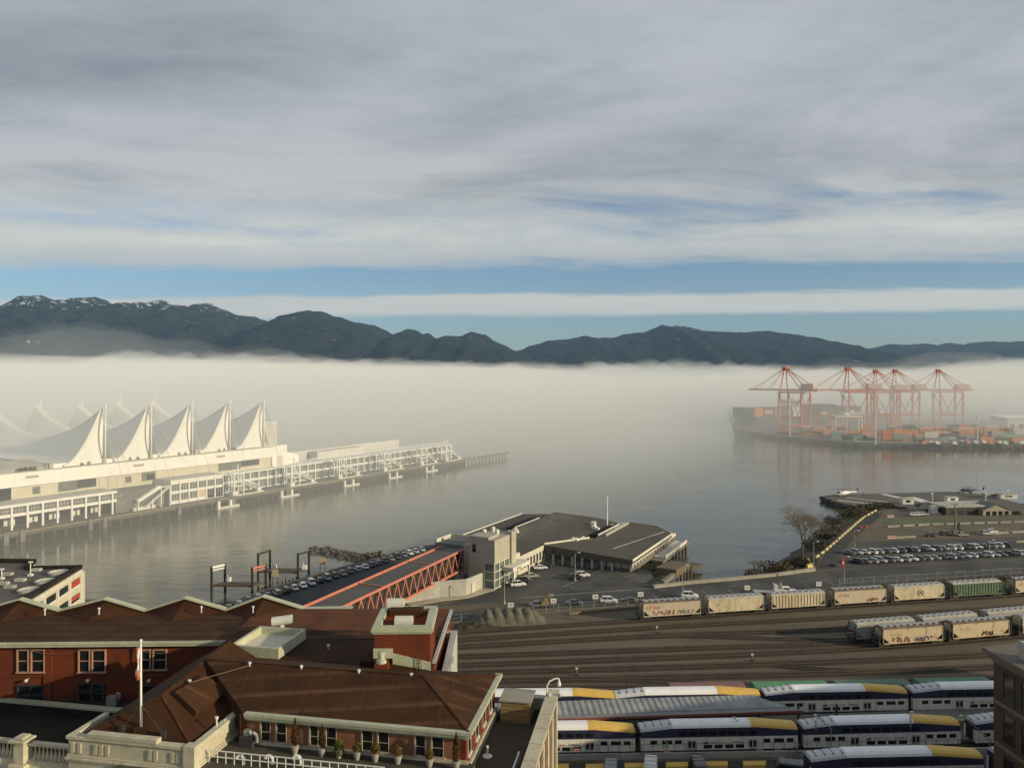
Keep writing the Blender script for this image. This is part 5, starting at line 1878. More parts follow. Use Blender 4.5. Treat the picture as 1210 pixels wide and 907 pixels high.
ps, d1 = dock('timber_dock', 'dark timber dock with a white and an orange portal, nearer the station gables', (250, 266, 298, 314), (703, 699, 704, 700), 3.2, 8.6, (WHITE, ORANGE))
ps2, d2 = dock('timber_dock', 'dark timber dock with two dark portals, nearer the rock spit', (305, 319, 352, 365), (686.5, 682, 687, 683), 3.2, 9.0, (DARK_STEEL, DARK_STEEL))
for k, (px, py, z) in enumerate(((270, 686.5, 3.2), (324, 671.5, 3.2), (360, 672, 3.2))):
    p = P(px, py, z)
    b_ = thing('white_winch', ['small white winch box on the nearer timber dock', 'small white winch box on the seaward end of the farther dock', 'small white winch box by the right portal of the farther dock'][k], 'winch', p)
    c = MB(); c.box(p.x - .7, p.x + .7, p.y - .5, p.y + .5, p.z, p.z + 1.2); c.build('housing', WHITE, b_)
    c = MB(); c.tube((p.x - .4, p.y, p.z + 1.2), (p.x - .4, p.y, p.z + 2.0), .15, 6); c.build('stub', WHITE_WORN, b_)
for k, (px, py) in enumerate(((325, 687), (381, 672))):
    p = P(px, py, 0)
    s_ = thing('dock_sign', ['square tan notice board on posts between the two docks', 'square tan notice board on posts nearest the rock spit'][k], 'sign', p)
    c = MB(); c.box(p.x - 1, p.x + 1, p.y - .1, p.y + .1, 1.6, 3.9); c.build('board', mat('tan_board', (.38, .30, .20), (.46, .38, .27), 1.5, .8), s_)
    c = MB(); c.bar((p.x - .8, p.y + .15, -2), (p.x - .8, p.y + .15, 2), .2); c.bar((p.x + .8, p.y + .15, -2), (p.x + .8, p.y + .15, 2), .2); c.build('post', TIMBER, s_)
    p2 = P(px, py - 1, 0)
for k in range(7):
    p = P(333 + k * 4.2, 693 - k * .8, 0)
    tag(MB().tube((p.x, p.y, -2), (p.x + .1, p.y, 2.2 + .5 * math.sin(k * 2)), .2, 7).build('mooring_pile', TIMBER, None), 'thin weathered mooring pile standing in the water beside the parking strip', 'pile', 'mooring piles by the parking strip')
# gangplank from the farther dock to the shore
a, b = P(362, 679.5, 3.0), P(397, 680.5, 4.2)
c = MB(); c.bar(a, b, .8, .3); c.bar(a + Vector((0, 0, 1)), b + Vector((0, 0, 1)), .1)
tag(c.build('gangplank', DARK_STEEL, None), 'narrow dark gangplank between the farther dock and the parked cars', 'gangplank')

rs = MB()
sp = [P(x, y, 0) for x, y in ((366, 651), (380, 650.5), (400, 655), (420, 659), (440, 660), (452, 657))]
for a, b in zip(sp[:-1], sp[1:]):
    L_ = (b - a).length
    for k in range(int(L_ * 9)):
        f = random.random()
        q = a.lerp(b, f)
        nrm = Vector((-(b - a).y, (b - a).x, 0)).normalized()
        lat = random.gauss(0, 1)
        lat = max(-1.7, min(1.7, lat))
        zz = (1.7 - abs(lat)) * 1.25
        r_ = random.uniform(.45, 1.05)
        rs.ball((q.x + nrm.x * lat * 2.6, q.y + nrm.y * lat * 2.6, zz * random.uniform(.1, 1) - .2), r_, random.uniform(.8, 1.4), random.uniform(.8, 1.4), random.uniform(.6, 1), n=5, m=3)
o = rs.build('rock_breakwater', mat('breakwater_rock', (.060, .058, .042), (.10, .095, .072), .5, .95, .5, 2), None)
o['kind'] = 'structure'

# ================================================================== RAIL YARD
RAIL = mat('rail_steel', (.16, .13, .105), (.10, .075, .055), .5, .45, metal=.5)
BALLAST = mat('oily_ballast', (.036, .024, .014), (.060, .042, .026), .15, .95, .4, 3, c3=(.028, .022, .017), world_tex=True)
SLEEPER = mat('rail_sleeper', (.028, .021, .016), (.05, .038, .028), .5, .9, world_tex=True)


def poly(pts, n=26):
    q = [P(x, y, Z0) for x, y in pts]
    r = []
    m_ = len(q) - 1
    for k in range(n + 1):                            # Catmull-Rom through the measured points
        t = k / n * m_
        i = min(int(t), m_ - 1); f = t - i
        p0, p1, p2, p3 = q[max(i - 1, 0)], q[i], q[i + 1], q[min(i + 2, m_)]
        r.append(.5 * ((2 * p1) + (p2 - p0) * f + (2 * p0 - 5 * p1 + 4 * p2 - p3) * f * f + (3 * p1 - p0 - 3 * p2 + p3) * f ** 3))
    return r


def offset(path, d):
    r = []
    for i, p in enumerate(path):
        a, b = path[max(i - 1, 0)], path[min(i + 1, len(path) - 1)]
        t = (b - a).normalized()
        r.append(p + Vector((-t.y, t.x, 0)) * d)
    return r


def ribbon(mb, path, d0, d1, z0, z1):
    A, B = offset(path, d0), offset(path, d1)
    rings = [[(a.x, a.y, z0), (b.x, b.y, z0), (b.x, b.y, z1), (a.x, a.y, z1)] for a, b in zip(A, B)]
    mb.loft(rings)


TRK = [
    [(480, 751), (755, 732.8), (980, 717.5), (1215, 702), (1290, 697)],
    [(480, 760), (780, 741), (1000, 729), (1215, 716), (1290, 711)],
    [(480, 768), (780, 751), (1003, 743), (1290, 727)],
    [(480, 778), (800, 766.5), (1003, 758.8), (1212, 740.5), (1290, 734)],
    [(480, 788), (800, 776.5), (1035, 765), (1212, 750.5), (1290, 744.5)],
    [(480, 797), (800, 788), (1000, 781), (1290, 768)],
    [(480, 806.5), (800, 800), (1000, 795), (1290, 783)],
    [(480, 816), (800, 812), (1000, 808), (1290, 801)],
    [(560, 829), (760, 828), (1000, 824.5), (1290, 818)],
    [(560, 849.5), (800, 846.5), (1000, 842.5), (1290, 836.5)],
    [(560, 892.5), (800, 888.5), (1000, 884), (1290, 876)],
    [(560, 931), (800, 928), (1000, 925), (1290, 918)],
]
tlab = ['railway track under the long row of pale grain wagons', 'empty railway track just this side of the long wagon row', 'empty dark track between the long wagon row and the grey wagons', 'railway track under the grey wagons at the right',
        'railway track under the rusty cream wagons at the right', 'empty railway track just this side of the rusty wagons', 'empty railway track in the middle of the dark yard', 'empty railway track beyond the coloured covered wagons',
        'railway track under the coloured covered wagons', 'railway track under the farther passenger train', 'railway track under the middle passenger train', 'railway track under the nearest passenger train']
TP = []
for pts, lab in zip(TRK, tlab):
    path = poly(pts)
    TP.append(path)
    mid_ = path[len(path) // 2]
    t_ = thing('railway_track', lab, 'track', (mid_.x, mid_.y, Z0), 0, 'tracks of the rail yard')
    c = MB(); ribbon(c, path, -1.75, 1.75, Z0 - .2, Z0 + .12); c.build('ballast_bed', BALLAST, t_)
    for d in (-.72, .72):
        c = MB(); ribbon(c, path, d - .05, d + .05, Z0 + .16, Z0 + .34); c.build('rail', RAIL, t_)
    c = MB()
    acc = 0
    for a, b in zip(path[:-1], path[1:]):
        L_ = (b - a).length; t = (b - a) / L_; n = Vector((-t.y, t.x, 0))
        k = acc
        while k < L_:
            q = a + t * k
            c.box(-.13, .13, -1.3, 1.3, Z0 + .05, Z0 + .19, Matrix(((t.x, n.x, 0, q.x), (t.y, n.y, 0, q.y), (0, 0, 1, 0), (0, 0, 0, 1))))
            k += .95
        acc = k - L_
    c.build('sleepers', SLEEPER, t_)
RZ = Z0 + .34


def along(path, px):
    """point and heading of a track where the photo column px crosses it"""
    for a, b in zip(path[:-1], path[1:]):
        pa, pb = CX + F * a.x / a.y, CX + F * b.x / b.y
        if min(pa, pb) <= px <= max(pa, pb):
            q = on_line(px, a, b)
            return Vector((q.x, q.y, RZ)), math.degrees(math.atan2(b.y - a.y, b.x - a.x))
    a, b = path[-2], path[-1]
    return Vector((b.x, b.y, RZ)), math.degrees(math.atan2(b.y - a.y, b.x - a.x))


# switch stands and relay boxes between the tracks, and two turnouts
for k, (a, b, f) in enumerate(((2, 3, .30), (5, 6, .45), (6, 7, .22))):
    A, B = TP[a], TP[b]
    n0 = int(len(A) * f); n1 = n0 + 7
    q = []
    for t in range(13):
        u = t / 12
        i0 = n0 + (n1 - n0) * u
        ia = min(int(i0), len(A) - 2); fa = i0 - ia
        pa_ = A[ia].lerp(A[ia + 1], fa); pb_ = B[ia].lerp(B[ia + 1], fa)
        q.append(pa_.lerp(pb_, u * u * (3 - 2 * u)))
    mid_ = q[6]
    t_ = thing('railway_turnout', ['rail crossover joining the two empty tracks in front of the long wagon row', 'rail crossover in the middle of the empty dark yard', 'rail crossover at the left part of the yard, nearest the trains'][k], 'track', (mid_.x, mid_.y, Z0), 0, 'crossovers of the rail yard')
    c = MB(); ribbon(c, q, -1.4, 1.4, Z0 - .2, Z0 + .10); c.build('ballast_bed', BALLAST, t_)
    for d in (-.72, .72):
        c = MB(); ribbon(c, q, d - .05, d + .05, Z0 + .15, Z0 + .335); c.build('rail', RAIL, t_)
    e = offset(q, 2.1)[1]
    s_ = thing('switch_stand', ['small switch stand with a target beside the farthest crossover', 'small switch stand beside the crossover in mid yard', 'small switch stand beside the crossover nearest the trains'][k], 'switch stand', (e.x, e.y, Z0), 0, 'switch stands in the yard')
    c = MB(); c.box(e.x - .3, e.x + .3, e.y - .3, e.y + .3, Z0, Z0 + .5); c.build('base', DARK_STEEL, s_)
    c = MB(); c.tube((e.x, e.y, Z0 + .5), (e.x, e.y, Z0 + 1.5), .05, 6); c.build('rod', STEEL, s_)
    c = MB(); c.box(e.x - .25, e.x + .25, e.y - .03, e.y + .03, Z0 + 1.3, Z0 + 1.7); c.build('target', WHITE_WORN, s_)

# ---- covered hopper wagon
def bogie(mb, x):
    for dx in (-.9, .9):
        mb.tube((x + dx, -.78, .45), (x + dx, -.62, .45), .45, 12); mb.tube((x + dx, .62, .45), (x + dx, .78, .45), .45, 12); mb.tube((x + dx, -.8, .45), (x + dx, .8, .45), .08, 6)
    for sy in (-1, 1):
        mb.bar((x - 1.4, sy * .95, .55), (x + 1.4, sy * .95, .55), .25, .35)


def make_hopper(body_m, roof_m, ribbed, L=17.4):
    r = bpy.data.objects.new('grain_wagon', None); COL.objects.link(r)
    INV[r.name] = Matrix.Identity(4)
    h = L / 2 - 1.0
    # side outline with corners cut below the slope sheets
    prof = [(-h, 4.15), (h, 4.15), (h, 2.55), (h - 1.9, .95), (-h + 1.9, .95), (-h, 2.55)]
    c = MB()
    vs = [(x, -1.52, z) for x, z in prof] + [(x, 1.52, z) for x, z in prof]
    c.add(vs, [tuple(range(6)), tuple(range(6, 12))[::-1]] + [(i, (i + 1) % 6, 6 + (i + 1) % 6, 6 + i) for i in range(6)])
    c.bar((-h, -1.55, 4.12), (h, -1.55, 4.12), .12, .16); c.bar((-h, 1.55, 4.12), (h, 1.55, 4.12), .12, .16)
    c.bar((-h, -1.55, 1.05), (h, -1.55, 1.05), .12, .24)
    for sx in (-1, 1):
        c.bar((sx * (h - .06), -1.55, 1.0), (sx * (h - .06), -1.55, 4.1), .12, .12)
    if ribbed:
        for k in range(17):
            x = -h + .5 + k * (2 * h - 1) / 16
            zb = .95 if abs(x) < h - 1.9 else 2.55 - (h - abs(x)) / 1.9 * 1.6
            c.bar((x, -1.58, zb + .05), (x, -1.58, 4.1), .13, .14)
    c.build('body', body_m, r)
    c = MB()
    rp = [(-1.55, 4.2), (-1.1, 4.48), (0, 4.58), (1.1, 4.48), (1.55, 4.2)]
    c.loft([[(x, y, z) for y, z in rp] for x in (-h, h)])
    roof = c.build('roof', roof_m, r)
    c = MB()
    c.box(-h + .2, h - .2, -.45, -.1, 4.64, 4.70); c.box(-h + .2, h - .2, .1, .45, 4.64, 4.70)
    for k in range(9):
        x = -h + 1 + k * (2 * h - 2) / 8
        c.box(x - .35, x + .35, -.8, .8, 4.5, 4.72)
    c.build('roof_walk', STEEL, roof)
    for sx in (-1, 1):
        c = MB()
        c.box(sx * (h + .9) - .08, sx * (h + .9) + .08, -1.45, 1.45, .95, 1.3)
        for sy in (-1.3, 1.3):
            c.bar((sx * (h + .85), sy, 1.2), (sx * (h + .05), sy, 4.2), .12); c.bar((sx * (h + .85), sy, 1.2), (sx * (h + .85), sy, 3.6), .09)
            c.bar((sx * (h + .9), sy, 1.1), (sx * (h - 2), sy, 1.05), .25)
        c.bar((sx * (h + .85), -1.3, 3.5), (sx * (h + .85), 1.3, 3.5), .09)
        c.bar((sx * (h + .9), 0, .9), (sx * (L / 2 + .05), 0, .9), .3, .3)
        c.build('end_frame', DARK_STEEL, r)
    for sx in (-1, 1):
        c = MB(); bogie(c, sx * (h - .8)); c.build('bogie', DARK_STEEL, r)
    for k in range(3):
        x = (-1 + k) * 3.6
        c = MB()
        c.loft([[(x - 1.4, -1.1, 1.0), (x + 1.4, -1.1, 1.0), (x + 1.4, 1.1, 1.0), (x - 1.4, 1.1, 1.0)], [(x - .4, -.5, .35), (x + .4, -.5, .35), (x + .4, .5, .35), (x - .4, .5, .35)]])
        c.build('discharge_chute', body_m, r)
    return r


CREAM = mat('cream_wagon_paint', (.42, .35, .22), (.57, .50, .36), .6, .7, lo=.38, hi=.62, stretch=(1, 1, .25), c3=(.30, .21, .12))
CREAM_R = mat('rusted_cream_paint', (.50, .42, .28), (.26, .12, .05), .55, .75, lo=.50, hi=.66, stretch=(1, 1, .8), c3=(.42, .33, .21))
PINKISH = mat('pinkish_wagon_paint', (.50, .44, .33), (.46, .38, .27), .5, .7, stretch=(1, 1, .5), c3=(.36, .25, .16))
GREENW = mat('green_wagon_paint', (.075, .13, .075), (.10, .16, .095), .4, .7, c3=(.16, .19, .12))
GREYW = mat('grey_wagon_paint', (.26, .26, .25), (.33, .33, .31), .4, .7, c3=(.20, .19, .17))
RROOF = mat('rusty_wagon_roof', (.085, .06, .045), (.16, .12, .09), .6, .8, c3=(.25, .22, .18))
LROOF = mat('pale_wagon_roof', (.42, .41, .37), (.30, .28, .24), .5, .7)
hop_kinds = {'cream': make_hopper(CREAM, LROOF, False), 'ribbed cream': make_hopper(CREAM, LROOF, True), 'rusty': make_hopper(CREAM_R, RROOF, False), 'pinkish': make_hopper(PINKISH, RROOF, False),
             'green': make_hopper(GREENW, LROOF, True), 'grey': make_hopper(GREYW, LROOF, False)}
for k in hop_kinds:
    hop_kinds[k] = (hop_kinds[k], snapshot(hop_kinds[k]))
RED_LETTER = mat('red_letter', (.36, .06, .03), None)
DARK_LETTER = mat('dark_letter', (.05, .05, .05), None)
BLUE_LETTER = mat('blue_letter', (.10, .13, .24), None)
MAROON_LETTER = mat('maroon_letter', (.28, .08, .06), None)
SIDE = lambda x, z, y=-1.535: Matrix.Translation((x, y, z)) @ Matrix.Rotation(R(90), 4, 'X')


def put_hopper(kind, path, px0, px1, label, used=set()):
    o, tree = hop_kinds[kind]
    p, rz = along(path, (px0 + px1) / 2)
    if kind not in used:
        used.add(kind); r = o
    else:
        r = copy_tree(o, tree=tree)
    r.location = p; r.rotation_euler = (0, 0, R(rz))
    tag(r, label, 'grain wagon', 'covered grain wagons standing in the yard')
    r.scale = (1, 1, 1)
    return r


def graffiti(parent, x, z, n, size, m_):
    """illegible sprayed strokes on the wagon side"""
    c = MB()
    g = random.Random(int(abs(x) * 31 + n * 7 + size * 11))
    for k in range(n):
        x0 = x + k * size * .82
        p = Vector((x0, -1.55, z + g.uniform(0, size)))
        for q in range(g.choice((4, 5, 6))):
            t = Vector((x0 + g.uniform(-.1, .8) * size, -1.55, z + g.choice((0, .15, .5, .85, 1.0)) * size))
            c.bar(p, t, .05, g.uniform(.10, .20) * size, up=(0, 1, 0))
            p = t
    o = c.build('graffiti', m_, None)
    o.parent = parent


h0 = put_hopper('pinkish', TP[0], 753, 830, 'weathered white grain wagon with red lettering and graffiti, leftmost of the long row')
text_part('lettering', 'CP Rail', 1.25, RED_LETTER, h0, SIDE(-6.9, 2.75))
graffiti(h0, -5.0, 1.2, 6, 1.15, MAROON_LETTER)
graffiti(h0, 1.4, 1.25, 6, .95, mat('teal_letter', (.16, .26, .24), None))
h1 = put_hopper('cream', TP[0], 829.5, 904, 'plain cream grain wagon, second from the left end of the long row')
text_part('lettering', 'CP', .7, DARK_LETTER, h1, SIDE(-5.6, 2.6))
h2 = put_hopper('ribbed cream', TP[0], 901.5, 978, 'cream grain wagon with vertical ribs, third from the left end of the long row')
h3 = put_hopper('pinkish', TP[0], 976, 1049, 'rust-streaked pinkish grain wagon with red lettering left of the round-emblem wagon')
text_part('lettering', 'CP Rail', 1.1, RED_LETTER, h3, SIDE(-6.6, 2.7))
graffiti(h3, 1.8, 1.15, 5, .9, MAROON_LETTER)
h4 = put_hopper('cream', TP[0], 1045.5, 1118, 'pale grain wagon with a round dark emblem, left of the green wagon')
c = MB()
c.M = None
rr_ = []
for k in range(24):
    a0, a1 = 2 * math.pi * k / 24, 2 * math.pi * (k + 1) / 24
    c.bar((.3 + .85 * math.cos(a0), -1.55, 2.5 + .85 * math.sin(a0)), (.3 + .85 * math.cos(a1), -1.55, 2.5 + .85 * math.sin(a1)), .05, .16, up=(0, 1, 0))
c.bar((-.05, -1.55, 2.1), (.35, -1.55, 2.95), .05, .15, up=(0, 1, 0)); c.bar((.35, -1.55, 2.95), (.75, -1.55, 2.1), .05, .15, up=(0, 1, 0)); c.bar((0.0, -1.55, 2.85), (.7, -1.55, 2.85), .05, .12, up=(0, 1, 0))
em = c.build('emblem', DARK_LETTER, None); em.parent = h4
h5 = put_hopper('green', TP[0], 1114, 1186, 'green ribbed grain wagon, the only green one in the long row')
graffiti(h5, -6.0, 1.3, 1, 1.2, mat('pale_letter', (.45, .45, .38), None)); graffiti(h5, -2.0, 1.3, 5, 1.1, mat('olive_letter', (.28, .30, .12), None))
h6 = put_hopper('pinkish', TP[0], 1184, 1260, 'pinkish cream grain wagon right of the green one, cut off by the picture edge')
text_part('lettering', 'CP Rail', 1.1, RED_LETTER, h6, SIDE(-6.6, 2.7))
put_hopper('rusty', TP[4], 1034, 1113, 'heavily rusted cream grain wagon at the left end of the nearer row')
hr_ = [o for o in bpy.data.objects if o.get('label', '').startswith('heavily rusted')][0]
graffiti(hr_, -5.2, 1.2, 5, 1.15, mat('rust_letter', (.30, .13, .06), None)); graffiti(hr_, .6, 1.2, 6, .95, BLUE_LETTER)
h8 = put_hopper('rusty', TP[4], 1113.5, 1193, 'rust-topped cream grain wagon, second in the nearer row')
graffiti(h8, .2, 1.2, 4, 1.0, DARK_LETTER)
put_hopper('cream', TP[4], 1194, 1275, 'pale grain wagon cut off by the picture edge in the nearer row')
put_hopper('grey', TP[3], 1001, 1083, 'grey grain wagon with its end in shade, behind the rusted wagon')
put_hopper('grey', TP[3], 1080, 1155, 'grey grain wagon behind the rust-topped wagon, middle of the back row')
put_hopper('grey', TP[3], 1153, 1232, 'grey grain wagon at the right picture edge in the back row')


# ---- two-level passenger coach
BLUE_BAND = mat('dark_blue_coach_paint', (.022, .022, .055), (.036, .034, .072), .5, .45)
COACH_W = mat('white_coach_paint', (.66, .64, .57), (.80, .78, .70), .7, .5, c3=(.52, .49, .42), stretch=(1.6, 1, .35))
COACH_R = mat('white_coach_roof', (.78, .78, .77), (.88, .88, .87), .5, .5, c3=(.66, .66, .65))
COACH_G = mat('grey_coach_roof_end', (.50, .50, .50), (.60, .60, .60), .8, .55, c3=(.38, .38, .38))
ORANGE_L = mat('orange_letter', (.50, .22, .06), None)


def make_coach():
    r = bpy.data.objects.new('passenger_coach', None); COL.objects.link(r); INV[r.name] = Matrix.Identity(4)
    h = 12.85
    c = MB(); c.box(-h, h, -1.5, 1.5, .75, 2.75)
    body = c.build('lower_body', COACH_W, r)
    c = MB()
    # upper band: straight along the middle, falling away at both ends
    st_ = [(-h, 3.62), (-7.6, 4.12), (6.2, 4.12), (h, 3.55)]
    def band(st_, y0, y1, zb):
        c.loft([[(x, -y0, zb), (x, -y1, z), (x, y1, z), (x, y0, zb)] for x, z in st_])
    band(st_, 1.5, 1.38, 2.752)
    c.build('upper_band', BLUE_BAND, r)
    def roofpart(name, st_, m_):
        c = MB()
        c.loft([[(x, -1.38, z), (x, -1.22, z + .34), (x, -.75, z + .60), (x, 0, z + .68), (x, .75, z + .60), (x, 1.22, z + .34), (x, 1.38, z)] for x, z in st_])
        return c.build(name, m_, r)
    rf = roofpart('roof', [(-7.6, 4.13), (5.2, 4.13)], COACH_R)
    roofpart('roof_end', [(-h, 3.63), (-7.6, 4.128)], COACH_G)
    ye = roofpart('roof_end', [(5.2, 4.13), (6.2, 4.128), (h - .3, 3.56), (h, 3.45)], YELLOW)
    ye['label'] = 'yellow sloping roof end'
    c = MB()
    for k in range(4):
        x = -12 + k * 1.3
        c.box(x, x + .09, -1.0, 1.0, 4.30 + k * .09, 4.42 + k * .11)
    c.build('roof_rib', DARK_STEEL, rf)
    def win(x0, x1, z0, z1, y=-1.5):
        c = MB(); c.box(x0, x1, y - .025, y + .02, z0, z1); c.build('window', GLASS, r)
    for x0 in (-11.3, -9.4, -7.3):
        win(x0, x0 + (1.1 if x0 != -9.4 else 1.65), 1.75, 2.35)
    for x0 in (7.2, 8.9, 11.0):
        win(x0, x0 + (1.1 if x0 != 8.9 else 1.65), 1.75, 2.35)
    for k in range(4):
        win(-2.6 + k * 1.75, -1.25 + k * 1.75, .98, 1.55)
    for k in range(8):
        win(-6.6 + k * 1.62, -5.35 + k * 1.62, 2.98, 3.62, -1.455)
    for x0 in (-5.3, 4.7):
        c = MB(); c.box(x0, x0 + 1.45, -1.53, -1.49, .85, 2.3); d_ = c.build('door', mat('coach_door', (.40, .38, .33), None, rough=.6), r)
        for q in (.18, .86):
            c = MB(); c.box(x0 + q, x0 + q + .42, -1.55, -1.525, 1.2, 2.1); c.build('door_window', GLASS, d_)
    for sx in (-1, 1):
        c = MB(); bogie(c, sx * 9.6); c.build('bogie', DARK_STEEL, r)
    c = MB(); c.box(-6.5, 6.5, -1.35, 1.35, .3, .75); c.build('underframe', DARK_STEEL, r)
    c = MB(); c.box(h, h + .32, -.7, .7, .9, 3.1); c.box(-h - .3, -h, -.7, .7, .9, 3.1); c.build('gangway_bellows', RUBBER, r)
    c = MB()
    for x in (-12.4, -5.9, 3.9, 7.0, 12.4):
        c.box(x, x + .05, -1.515, -1.5, .8, 2.7)
    c.build('panel_joint', mat('joint_grey', (.22, .21, .19), None), r)
    text_part('lettering', 'WESTCOAST', .5, ORANGE_L, r, SIDE(-1.5, 1.72, -1.51))
    text_part('lettering', 'EXPRESS', .5, DARK_LETTER, r, SIDE(1.95, 1.72, -1.51))
    c = MB(); c.prism([(-2.7, -1.512), (-1.9, -1.512), (-1.9, -1.5), (-2.7, -1.5)], 1.72, [1.92, 2.05, 2.05, 1.92]); c.build('emblem', DARK_LETTER, r)
    return r


coach0 = make_coach(); ctree = snapshot(coach0); coach_used = [False]


def put_coach(path, px0, px1, label):
    p, rz = along(path, (px0 + px1) / 2)
    r = coach0 if not coach_used[0] else copy_tree(coach0, tree=ctree)
    coach_used[0] = True
    r.location = p; r.rotation_euler = (0, 0, R(rz))
    # a little scale so that the car ends meet where the photo shows them
    a, _ = along(path, px0); b, _ = along(path, px1)
    s = max(.93, min(1.08, (b - a).length / 26.35))
    r.scale = (s, 1.03, 1.03)
    tag(r, label, 'passenger coach', 'two-level commuter coaches')


put_coach(TP[9], 556, 722, 'two-level coach at the left end of the farther train, partly hidden by the boundary wall')
put_coach(TP[9], 724, 898, 'two-level coach of the farther train, half hidden behind the corrugated platform roof')
put_coach(TP[9], 899.5, 1070, 'two-level coach of the farther train just right of the platform roof end')
put_coach(TP[9], 1072, 1242, 'two-level coach of the farther train running behind the dark brick warehouse')
put_coach(TP[10], 562, 751, 'two-level coach of the middle train next to the boundary wall')
put_coach(TP[10], 753, 941, 'two-level coach of the middle train, between the boundary wall coach and the shaded ones')
put_coach(TP[10], 943.5, 1131, 'two-level coach in shade, third of the middle train from the boundary wall')
put_coach(TP[10], 1132.5, 1322, 'two-level coach of the middle train running behind the dark brick warehouse')
put_coach(TP[11], 952, 1158, 'two-level coach of the nearest train, only its white and yellow roof in view')
put_coach(TP[11], 1160, 1366, 'two-level coach of the nearest train at the right, its roof end beside the warehouse')

# ---- coloured boxcars
def make_boxcar(name, m_):
    r = bpy.data.objects.new('covered_wagon', None); COL.objects.link(r); INV[r.name] = Matrix.Identity(4)
    c = MB(); c.box(-7.1, 7.1, -1.45, 1.45, .8, 2.6); c.build('body', m_, r)
    c = MB(); c.loft([[(x, -1.5, 2.6), (x, -.5, 2.85), (x, .5, 2.85), (x, 1.5, 2.6)] for x in (-7.15, 7.15)]); c.build('roof', m_, r)
    c = MB()
    for k in range(9):
        c.box(-6.9 + k * 1.7, -6.75 + k * 1.7, -1.52, -1.45, .85, 2.5)
    c.build('side_rib', m_, r)
    for sx in (-1, 1):
        c = MB(); bogie(c, sx * 5.2); c.build('bogie', DARK_STEEL, r)
    return r


for px0, px1, m_, lab in ((793, 877, mat('faded_maroon', (.20, .095, .085), (.25, .13, .115), .5, .7), 'faded maroon low covered wagon behind the farther passenger train'),
                          (892, 974, mat('bright_green_wagon', (.075, .22, .10), (.10, .27, .14), .5, .7), 'bright green low covered wagon right beside the maroon one'),
                          (989, 1071, mat('dull_green_wagon', (.10, .17, .12), (.13, .20, .15), .5, .7), 'dull grey-green low covered wagon between the two brighter green ones'),
                          (1085, 1166, mat('mid_green_wagon', (.08, .19, .11), (.11, .24, .15), .5, .7), 'green low covered wagon nearest the dark brick warehouse')):
    b = make_boxcar('covered_wagon', m_)
    p, rz = along(TP[8], (px0 + px1) / 2)
    b.location = p; b.rotation_euler = (0, 0, R(rz))
    tag(b, lab, 'covered_wagon', 'coloured wagons behind the passenger train')

# ---- platform canopy
pa, pb = P(640, 838, 8.2), P(907, 829, 8.2)
dvec = (pb - pa); L_ = dvec.length; an = math.degrees(math.atan2(dvec.y, dvec.x))
KM = frame(pa.x, pa.y, an)
pc = thing('platform_canopy', 'grey corrugated platform roof with a rust-red edge between the two farther trains', 'canopy', KM @ Vector((L_ / 2, 0, Z0)), an)
c = MB(KM); c.prism([(-8, -2.0), (L_ + 3, -2.0), (L_ - 2, 2.3), (-8, 2.3)], [8.0, 8.0, 8.5, 8.5], [8.12, 8.12, 8.62, 8.62])
c.build('roof', ribbed_mat('corrugated_grey', (.20, .21, .21), (.31, .32, .32), 0, 1.1, .5, .1, 1.0), pc)
c = MB(KM); c.prism([(-8, -3.1), (L_ + 5, -3.1), (L_ + 3, -2.02), (-8, -2.02)], 7.7, [7.95, 7.95, 8.05, 8.05]); c.build('lower_roof', mat('flat_grey_sheet', (.17, .17, .165), (.23, .23, .22), .5, .7), pc)
c = MB(KM); c.bar((-8, -3.2, 7.75), (L_ + 5, -3.2, 7.75), .2, .42); c.build('edge_beam', mat('rust_red_beam', (.24, .075, .045), (.18, .06, .04), .6, .7), pc)
for k in range(8):
    c = MB(KM); c.bar((3 + k * 7, -1.5, Z0 + 1), (3 + k * 7, -1.5, 8.0), .3); c.build('post', DARK_STEEL, pc)
pl = thing('platform', 'dark concrete platform under the corrugated roof', 'platform', KM @ Vector((L_ / 2, 0, Z0)), an)
c = MB(KM); c.box(-8, L_ + 60, -2.9, 1.6, Z0 - .2, Z0 + 1.1); c.build('platform_slab', CONCRETE_D, pl)
c = MB(KM); c.box(-8, L_ + 60, -2.9, -2.6, Z0 + 1.1, Z0 + 1.12); c.build('edge_line', YELLOW, pl)

# ---- service road in front of the middle train
p0, p1 = P(560, 899, Z0), P(1180, 889, Z0)
an2 = math.degrees(math.atan2(p1.y - p0.y, p1.x - p0.x))
VM = frame(p0.x, p0.y, an2)
VI = VM.inverted()
LN = (p1 - p0).length
lw2 = thing('trackside_wall', 'low concrete wall with a mesh fence in front of the middle train', 'wall', VM @ Vector((LN / 2, 0, Z0)), an2)
c = MB(VM); c.box(-6, LN, -.2, .2, Z0, Z0 + .9); c.build('kerb_wall', CONCRETE, lw2)
c = MB(VM)
for k in range(50):
    c.bar((k * 1.8, 0, Z0 + .9), (k * 1.8, 0, Z0 + 2.3), .05)
c.bar((-6, 0, Z0 + 2.3), (LN, 0, Z0 + 2.3), .04); c.build('mesh_fence', DARK_STEEL, lw2)
c = MB(VM); c.box(-10, LN, -14, -1.2, Z0, Z0 + .06); structure(c.build('service_road', ASPHALT_D, None))
WEED = leaf_mat('trackside_weed', (.06, .085, .02), (.12, .15, .04))
